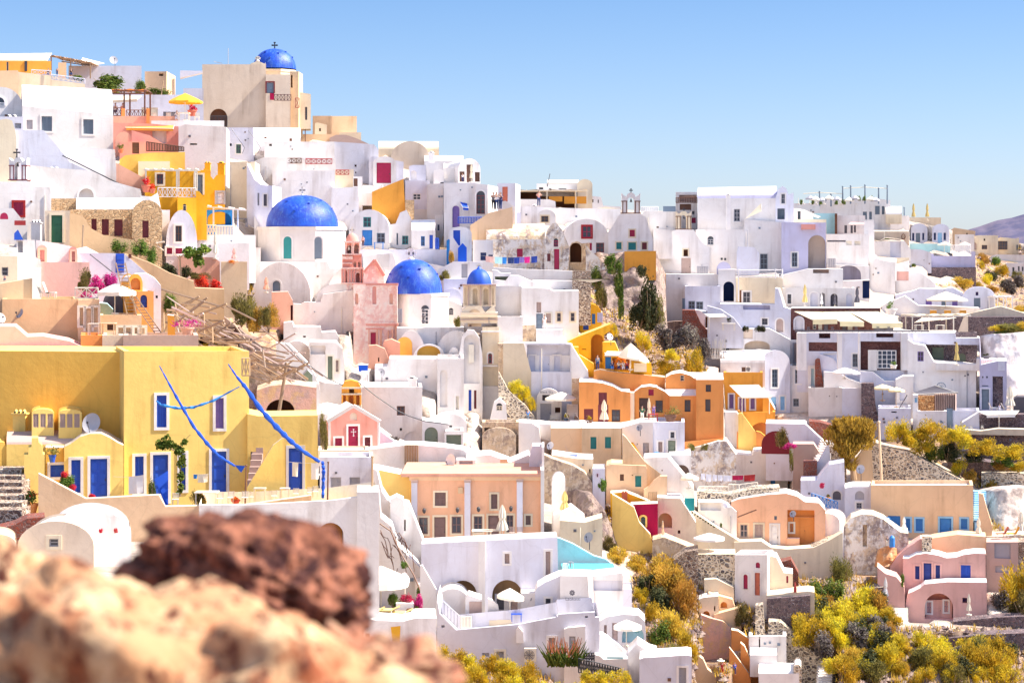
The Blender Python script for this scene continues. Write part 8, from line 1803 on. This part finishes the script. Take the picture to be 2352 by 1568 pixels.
WL('arched rock niche above the golden shrubs',('p',[(850,990),(960,965),(1075,1010),(1235,1075)],1130),'ruintan',(),d=173,dep=3,roof='ruintan')
WL('rubble wall block on the gully edge',('p',[(1040,1180),(1150,1100),(1270,1080)],1420),'stmix',(),d=170,dep=3)
crag('brown rock outcrop beside the peach house',[(60,540),(150,520),(290,560),(400,700),(500,920),(620,1020),(640,1100)],172,dep=3,amp=1.2)
WL('cream garden wall with a dish above the cyan pool',('p',[(0,810),(230,830),(390,785)],1120),'cream',(),d=163,dep=3);dish('grey satellite dish on the cream garden wall',262,965,90,1060,161)
HS('white terrace with yellow flowers right of the peach house',('p',[(-60,760),(100,690),(225,790)],860),'white',(),d=166,dep=3)
UC('folded straw parasol right of the peach house',45,540,760,'c:straw',167,100);HS('white rounded oven house beside the folded straw parasol',('v',-75,405,50,480,700),'white',(),d=168,dep=4)
HS('white little house under the agave',(300,335,415,480),'ice',(('w',340,380,350,410,'crim'),),d=177,dep=4)
bush('spiky green agave on the rock outcrop','vine',385,520,120,120,173)
for(x,y,w,h,k,lb)in((600,900,250,200,'broom','yellow broom left of the yellow curving wall'),(680,1010,230,180,'broom','yellow broom lower on the yellow curving wall'),(450,1080,180,150,'olive','olive bush above the cyan pool wall'),(520,1180,240,140,'gold','orange grass bank above the cyan pool wall'),(700,1250,220,130,'gold','orange grass among the gully stones'),(430,560,110,170,'olive','creeper on the rock outcrop'),(950,1400,420,300,'gold','largest golden brown bush in the middle gully'),(820,1490,300,230,'dark','dark hollow shrub left of the largest golden bush'),(1080,1540,330,280,'gold','golden brown bush under the largest one'),(760,1560,200,150,'broom','green yellow bush at the left of the gully')):
    bush(lb,k,x,y,w,h)
# ================================================================ tile O
T('O')
WL('white stepped wall with hanging red pots',('p',[(300,445),(450,440),(560,300),(700,275),(705,480)],720),'ice',(('as',595,540,670,620,'dgrey','white'),),d=191,dep=4)
PP('red flower pot on the white stepped wall',495,515,50,60,'bloomr','crim',190);PP('orange clay pot on the white stepped wall',552,625,55,60,'olive','orange',190)
LT('blue and white balustrade before the red pots',400,560,640,640,189.5,'p:blue2',7,640,720)
HS('white cube with an arched blind and a small window',('p',[(705,515),(780,500),(945,500)],770),'ice',(('an',800,540,884,620,'grey',None,.1),('w',812,648,862,702,'grey','white')),d=189,dep=5,rot=0)
HS('long apricot house with azure blue doors and windows',(945,488,1885,985),'apric',(('s',1100,768,1216,905,'blue2'),('s',1268,792,1306,905,'blue2','sky'),('s',1358,795,1422,908,'blue2','sky'),('d',1578,790,1684,965,'blue2','sky'),('s',1772,795,1832,890,'blue2','sky')),d=186,dep=8,rot=0)
LT('blue balustrade at the left of the azure doors',1040,770,1120,840,185,'p:blue2',3,790,900)
UC('folded white parasol between the azure shutters',1250,778,910,'c:white',184.5,46);UC('folded cream parasol at the right of the azure house',1935,785,960,'c:linen',184,60);UC('big folded cream parasol at the right edge terrace',2325,730,950,'c:linen',185,90)
ST('blue and white stair right of the azure house',1900,845,1900,540,95,'sky',15,d0=186,d1=194)
WL('apricot stair cheek right of the blue stair',('p',[(1935,560),(1975,570),(2010,700),(2060,860)],940),'apric',(),d=185.6,dep=1);ST('short blue stair at the top of the azure house',1800,510,1810,455,60,'sky',5,d0=195,d1=198)
WL('cream terrace slab wall under the azure doors',('p',[(1500,975),(1740,940),(2000,960),(2000,1010)],1110),'apric',(),d=182,dep=3)
WL('long cream terrace rim at the right edge',('p',[(1740,945),(2100,960),(2420,940)],1010),'cream',(),d=184.5,dep=5)
for i,(x,c)in enumerate(((2150,'terra'),(2250,'gold'))):LO(['red cushioned lounger on the right edge terrace','cream cushioned lounger on the right edge terrace'][i],x,960,110,'c:'+c,183.5)
WL('grey concrete wall right of the rose house',(2005,1010,2300,1480),'mauve',(('b',2080,1020,2230,1160,'grey'),('b',2090,1230,2240,1290,'grey')),d=181,dep=3);WL('rubble stone wall at the right edge',(2290,1010,2460,1400),'stmix',(),d=181.5,dep=3)
HS('rose pink house with royal blue door and shutters',('p',[(1240,1160),(1290,1160),(1360,1125),(1450,1112),(1560,1130),(1640,1155),(1730,1150),(1800,1125),(1900,1112),(2000,1115)],1560),'pink',(
    ('s',1352,1228,1392,1350,'dblue','pink'),('d',1430,1202,1502,1395,'dblue','pink'),('s',1540,1220,1580,1342,'dblue','pink'),('s',1772,1220,1862,1385,'blue','pink')),d=177,dep=7,rot=0,roof='white')
HS('',('p',[(1265,1568),(1290,1480),(1330,1465),(1400,1430),(1440,1395),(1650,1375),(2010,1380)],1760),'pink',(('an',1440,1480,1700,1720,'rose',None,1.5),('g',1786,1520,1830,1568,'purple')),d=174.5,dep=2.4,root=LAST,part='loggia',ext=None)
HS('',(1450,1540,1690,1720),'pink',(('s',1460,1560,1500,1660,'dblue','white'),('d',1530,1545,1590,1715,'dblue'),('s',1620,1550,1655,1650,'dblue','white')),d=176,dep=.1,root=LAST,part='inner_wall',par=0,ext=0)
UC('folded white parasol in the loggia court of the rose house',1845,1485,1680,'c:linen',172,50);UC('folded white parasol left of the rose house',1080,1335,1550,'c:white',174,56)
WL('pink stair flank wall curving left of the rose house',('p',[(1005,1240),(1080,1300),(1180,1330),(1250,1420),(1258,1500)],1640),'pink',(),d=175.5,dep=3)
WL('pink sloping parapet above the rose house',('p',[(1120,1240),(1180,1150),(1280,1060),(1400,985),(1500,1000)],1240),'pink',(),d=180,dep=3);WL('stone pier between the pink parapet and the terrace',(1415,960,1505,1090),'stpale',(),d=179,dep=1.5)
for(x,y,w,h,k,lb)in((1235,1400,60,110,'shrub','potted green plant at the rose house corner'),(850,1000,10,10,'shrub','')):
    if lb:bush(lb,k,x,y,w,h,174)
WL('weathered grey vault ruin in the hillside',('p',[(400,1060),(560,960),(680,880),(760,790),(860,755),(960,760),(1060,800),(1150,870),(1220,920),(1290,930)],1340),'ruin',(('g',870,850,910,1050,'ruintan',None,.3),),d=182,dep=6,roof='cream')
HS('small white vault beside the grey ruin',('v',420,745,660,830,1020),'white',(('s',476,815,510,878,'mauve','white'),),d=180.5,dep=4,rot=8)
WL('pebble studded mortar slope below the ruin',('p',[(90,1110),(330,1080),(520,1000),(640,960)],1340),'stpale',(),d=178,dep=4,par=0);WL('red stone rubble heap wall',('p',[(85,1200),(210,1170),(280,1300)],1300),'stred',(),d=174,dep=2,par=0)
crag('orange brown earth bank above the pink wall',[(950,1100),(1100,1060),(1230,1080),(1240,1240)],181,mottle('orange_earth',[(.60,.28,.12),(.44,.22,.12),(.70,.44,.26)],.5),dep=2)
PN('person in dark clothes by the blue barrel at the ruin',1095,1050,95,'dgrey','linen',d=181);mb=MB();mb.lathe(pt(1140,1055,181),[(.25,0),(.25,.85),(.1,1.05)],14);tag(mk('barrel',mb,'p:blue2',None,loc=pt(1140,1055,181)),'blue barrel standing at the grey ruin','barrel')

WL('pale rubble slope with dark stones above the azure house',('p',[(940,80),(1050,130),(1290,180),(1500,290),(1780,440),(1800,500)],520),'stpale',(),d=199,dep=4,roof='ruintan')
WL('dark stone terrace under the long broom hedge',('p',[(1650,250),(2000,270),(2420,330)],400),'stdark',(),d=202,dep=3,par=0);WL('grey mortared rock wall at the right edge',('p',[(1960,380),(2420,380)],560),'stpale',(),d=200,dep=3,par=0)
crag('pale smooth rock face right of the blue stair',[(2000,560),(2200,520),(2460,500),(2480,960)],190,mottle('pale_rock',[(.56,.46,.40),(.66,.56,.50),(.40,.32,.28)],.4),dep=5,amp=.8)
for x in(1340,1390,1450,1500):chair('pink white chair on the azure house roof',x,492,50,'p:pink',193,group='chairs on the azure house roof')
t_=TH('mimosa_tree','round golden mimosa tree in front of the black stone pier','tree',pt(790,430,196));mb=MB();mb.tube([pt(790,440,196),pt(770,250,196),pt(740,120,196)],[.32,.22,.15]);mb.tube([pt(770,250,196),pt(850,80,196)],[.18,.1]);mb.tube([pt(765,230,196),pt(660,60,196)],[.16,.08]);mk('trunk',mb,'p:wood',t_)
fb=MB();k=S/F*196;rng=random.Random(2)
for(x,y,w,h,n)in((650,60,240,240,1800),(760,-30,300,230,2200),(890,50,230,260,1800),(780,90,330,230,2300),(760,200,230,220,1600),(770,300,150,180,900),(700,150,210,170,900),(640,-40,150,140,700),(905,-40,150,150,700)):
    b=leafblob(pt(x,y+h*.3,196),(w*k*.62,2.2,h*k*.9),n,.26,rng=rng,spiky=1,clumps=8);o_=len(fb.v);fb.v+=b.v;fb.f+=[tuple(i+o_ for i in f)for f in b.f]
mk('crown',fb,LM['mim'],t_,smooth=None)
pole('tall pale telegraph pole right of the mimosa tree',1018,-90,1045,450,195,.14,'p:sand','telegraph_pole');WL('tan pillar wall beside the telegraph pole',('p',[(800,260),(860,180),(930,100),(950,90),(970,470)],500),'sand',(),d=196.5,dep=2)
dish('grey satellite dish leaning by the tan pillar wall',850,340,80,450,194)
HS('white arched grotto house behind magenta flowers',('p',[(-20,-80),(340,-75),(520,90),(560,160)],330),'ice',(('an',-60,-10,200,200,'wine',None,1.5),),d=205,dep=5,par=0);WL('mauve paved ramp below the grotto house',('p',[(230,110),(420,110),(480,200)],400),'mauve',(),d=200,dep=3,par=0)
ST('white stair climbing right of the grotto house',430,280,500,80,110,'white',9,d0=198,d1=204);WL('red stone block beside the white stair',(325,275,450,325),'stred',(),d=196,dep=2);WL('white wedge wall right of the white stair',('p',[(450,290),(560,90),(575,280)],340),'ice',(),d=196.5,dep=1)
bush('magenta bougainvillea rambling over the orange ramp','bloomp',200,140,170,50,199);bush('green and red creeper down the orange pillar','olive',215,330,60,200,197);bush('dark flowering shrub beside the orange ramp','olive',110,110,160,160,200)
WL('red rubble wall left of the mimosa tree',('p',[(375,-100),(480,-90),(580,-60)],250),'stred',(),d=207,dep=3,par=0);WL('brown rubble wall behind the mimosa tree',('p',[(560,130),(700,140),(720,300)],380),'stmix',(),d=200,dep=3,par=0)
for(x,y,w,h,k,lb)in((1190,60,300,190,'broom','bright broom bush right of the telegraph pole'),(1330,110,280,170,'broom','second bright broom bush on the upper slope'),(1440,220,260,190,'broom','broom bush above the pale rubble slope'),(1540,250,220,150,'shrub','green undershrub between the broom bushes'),(1500,60,330,190,'broom','large round broom crowning the slope'),(1740,120,360,200,'broom','widest broom on the upper right slope'),(1650,240,260,170,'dark','dark green shade bush in the broom hedge'),
                        (1950,190,340,150,'broom','broom hedge section toward the right edge'),(2200,230,360,140,'broom','broom hedge at the right edge'),(1900,260,300,90,'dark','dark underside bush of the broom hedge'),(2150,300,300,90,'shrub','green underside bush of the broom hedge'),(1750,380,220,150,'broom','low broom at the top of the blue stair'),(2150,340,220,90,'gold','orange tinted shrub on the stone terrace'),(2300,350,220,90,'broom','yellow shrub on the stone terrace'),(1850,450,150,120,'gold','rusty shrub beside the short blue stair'),(2040,560,200,130,'broom','broom above the pale smooth rock'),(2040,690,150,150,'vine','green bush right of the blue stair cheek'),(1340,390,160,90,'olive','dry tuft among the dark stones')):
    bush(lb,k,x,y,w,h,201)
# ================================================================ tile Q
T('Q')
WL('salmon weathered wall standing in the gully',('p',[(560,940),(640,970),(760,1000),(835,1060),(840,1200)],1380),'ruinpink',(),d=166,dep=2)
WL('orange curved parapet of the sunken stair',('p',[(840,1080),(900,1090),(1000,1160),(1010,1230)],1290),'orange',(),d=164,dep=1,roof='cream');ST('stone steps sinking between orange parapets',870,1400,850,1230,80,'mauve',9,d0=162,d1=165)
WL('orange parapet running down to the bottom edge',('p',[(925,1200),(960,1230),(1030,1390),(1090,1500),(1100,1600)],1640),'orange',(),d=161.5,dep=.8,par=0,roof='cream');WL('left orange parapet beside the stone steps',('p',[(820,1240),(860,1290),(1000,1480),(1020,1560)],1620),'orange',(),d=160.5,dep=.5,par=0,roof='cream')
HS('white small house with a rounded bench roof',(1000,1135,1345,1400),'pale',(('g',1092,1140,1104,1260,'brown'),),d=163,dep=5)
HS('white barrel block before the small house',('s',1010,(1262,1268),1260,1310,1440),'white',(),d=160,dep=3);HS('white rounded vault at the bottom edge',('s',1090,(1410,1412),1460,1480,1640),'white',(),d=157,dep=4)
HS('pebble ended wall of the bottom vault',('v',1410,1400,1485,1440,1640),'stpale',(),d=157,dep=3);ST('white steps at the bottom beside the orange bush',1640,1600,1650,1420,110,'white',7,d0=160,d1=164)
WL('stone wall curving down from the tower stub',('p',[(1180,1000),(1290,1010),(1420,1120),(1500,1220),(1700,1340),(1780,1440),(1820,1600)],1640),'stpale',(),d=164.5,dep=2,par=0);WL('white mortared stub tower',('p',[(1060,860),(1130,850),(1145,1050)],1120),'stpale',(),d=165,dep=1.5,par=0)
WL('peach vaulted bank below the red door chapel',('p',[(630,740),(850,800),(870,870)],900),'apric',(('an',740,822,800,880,'orange',None,.4),),d=168,dep=3,par=0);WL('white roof bank beside the pebble wall',('p',[(590,620),(700,610),(860,690),(865,790)],830),'cream',(),d=169,dep=3,par=0)
HS('cream stone hut with two dark arches',('p',[(540,800),(590,780),(720,770),(725,900)],960),'cream',(('an',580,905,640,960,'orange',None,.4),('g',680,860,692,905,'orange')),d=167,dep=3)
WL('tan tiled ledge between hut and stone stub',('p',[(680,940),(900,880),(930,870)],960),'sand',(),d=166.5,dep=1);WL('red rubble bank below the tiled ledge',(740,945,940,1100),'stred',(),d=166.8,dep=2)
WL('tan curved wall at the bottom beside the path',('p',[(500,1290),(580,1350),(620,1440),(720,1520)],1640),'sand',(),d=158,dep=1);crag('dark boulders beside the woman in red',[(280,1400),(420,1380),(600,1400),(850,1340),(860,1600)],163,dep=2,amp=.8)
PN('woman in a long red dress with a raised arm and pale hat',755,1515,160,'red','red','brown','photo',d=156,dress=True);PN('person in a blue top behind the orange parapet',870,1490,110,'blue','navy','dbrown',d=157.5)
mb=MB();mb.lathe(pt(742,1362,156),[(.32,0),(.30,.03),(.13,.05),(.11,.16)],14);tag(mk('sun_hat',mb,'c:linen',None,loc=pt(742,1362,156)),'pale straw hat worn by the woman in red','hat')
for(x,y,w,h,k,lb)in((260,760,480,330,'gold','big golden bush behind the salmon wall'),(420,960,330,330,'gold','tall golden brown bush on the right of the gully'),(180,900,330,260,'dark','dark hollow bush in the gully'),(300,1150,350,300,'gold','orange brown bush under the tall golden one'),(420,1330,260,290,'broom','yellow broom left of the salmon wall'),(180,1200,300,230,'vine','lime green bush left in the gully'),(120,1010,230,200,'broom','lime yellow bush beside the jacuzzi terrace'),(330,1390,260,200,'olive','olive brown bush low in the gully'),(1620,830,270,240,'vine','dense bright green bush left of the tall one'),(1780,800,250,210,'shrub','dark green bush right of the dense bright one'),(1850,620,260,230,'olive','pale olive tree like shrub against the grey ruin'),(1000,830,200,170,'olive','spotted bush left of the chapel door'),(1140,850,130,120,'shrub','green plant before the red door chapel'),(940,1010,180,200,'olive','speckled creeper on the stone stub')):
    bush(lb,k,x,y,w,h)
rng=random.Random(11);occ=[]
for i in range(110):
    y=rng.uniform(870,1600);x0=1180 if y<1000 else 1350+(y-1000)*.9;x=rng.uniform(x0,2300 if y<1250 else 3400)
    k='broom' if rng.random()<.62 else rng.choice(('gold','olive','dark','grey'));s_=rng.uniform(170,380)
    bush(dict(broom='yellow broom bush on the lower right slope',gold='golden brown bush on the lower right slope',olive='olive bush on the lower right slope',dark='dark green bush on the lower right slope',grey='grey thorny scrub on the lower right slope')[k],k,x,y,s_,s_*rng.uniform(.5,.8),group=dict(broom='yellow broom bushes',gold='golden bushes',olive='olive bushes',dark='dark bushes',grey='grey scrub')[k]+' on the lower right slope')
T('O')
for(x,y,w,h,k,lb)in((2280,1560,420,380,'broom','huge round broom at the lower right edge'),(2120,1600,250,180,'grey','grey purple scrub before the concrete wall'),(2350,1700,360,300,'olive','olive bush under the huge round broom')):bush(lb,k,x,y,w,h)
WL('low basalt terrace walls before the rose house',('p',[(1700,1740),(2100,1700),(2420,1690)],1800),'stdark',(),dep=2,par=0);WL('second basalt terrace wall lower down at the right edge',('p',[(1560,1900),(2000,1860),(2420,1840)],1980),'stdark',(),dep=2,par=0);WL('basalt wall beside the folded white parasol',('p',[(860,1440),(1060,1420)],1560),'stdark',(),d=175.5,dep=2,par=0,roof='cream')
root=TH('agave','spiky bright green agave cluster at the bottom right corner','agave',PT(2270,1568,176));mb=MB();rng=random.Random(6)
for i in range(150):b=PT(2270+rng.uniform(-55,55),1560-rng.uniform(0,25),176+rng.uniform(-1.5,1.5));a=rng.uniform(0,6.28);L=rng.uniform(.9,1.7);mb.bar(b,b+V_((math.cos(a)*L*.7,math.sin(a)*L*.7,L*rng.uniform(.4,1))),.09,.01,4)
mk('leaves',mb,LM['vine'],root,smooth=None)
T('P')
for i in range(26):
    x=350+(i%13)*140+rng.uniform(-40,40);y=1290+min(250,max(0,x-340)*.22)+(i//13)*130+rng.uniform(0,40)
    if 1300<x<1680 and i<13:continue
    bush('yellow broom in the hedge at the foot of the hotel','broom',x,y+60,250,170,133-(i//13)*3,group='broom hedge at the foot of the hotel')

def scatter(label,name,n,seed,f):
    rng=random.Random(seed);mb=MB();c=0
    while c<n:
        x,y=rng.uniform(380,2400),rng.uniform(570,1590)
        if not wild(x,y)or any(a<x<b and t_<y<e for a,b,t_,e,_ in FOOT):continue
        f(mb,PT(x,y,D0(x,y)),rng);c+=1
    return mb
def st(mb,p,rng):
    r=rng.uniform(.12,.45);vs=[p+V_((rng.uniform(.6,1.2)*r*a,rng.uniform(.6,1.2)*r*b,rng.uniform(.5,1)*r*c))for a,b,c in((1,0,0),(0,1,0),(-1,0,0),(0,-1,0),(.3,.2,1),(-.2,.1,-1))]
    mb.add(vs,[(0,1,4),(1,2,4),(2,3,4),(3,0,4),(0,1,5),(1,2,5),(2,3,5),(3,0,5)])
def gr(mb,p,rng):
    for _ in range(7):
        a=rng.uniform(0,6.28);L=rng.uniform(.25,.7);q=p+V_((rng.uniform(-.4,.4),rng.uniform(-.4,.4),0));e=V_((math.cos(a),math.sin(a),0));mb.add([q-e*.05,q+e*.05,q+V_((e.y*L*.4,-e.x*L*.4,L))],[(0,1,2)])
tag(mk('rubble',scatter('','',4200,1,st),'rock',None,smooth=None),'loose volcanic stones strewn over the slopes','stones',None,'stuff')
tag(mk('grass',scatter('','',1600,2,gr),LM['gold'],None,smooth=None),'dry golden grass tufts over the slopes','grass',None,'stuff')
FOOT.sort()
terrain()
bpy.context.view_layer.update()
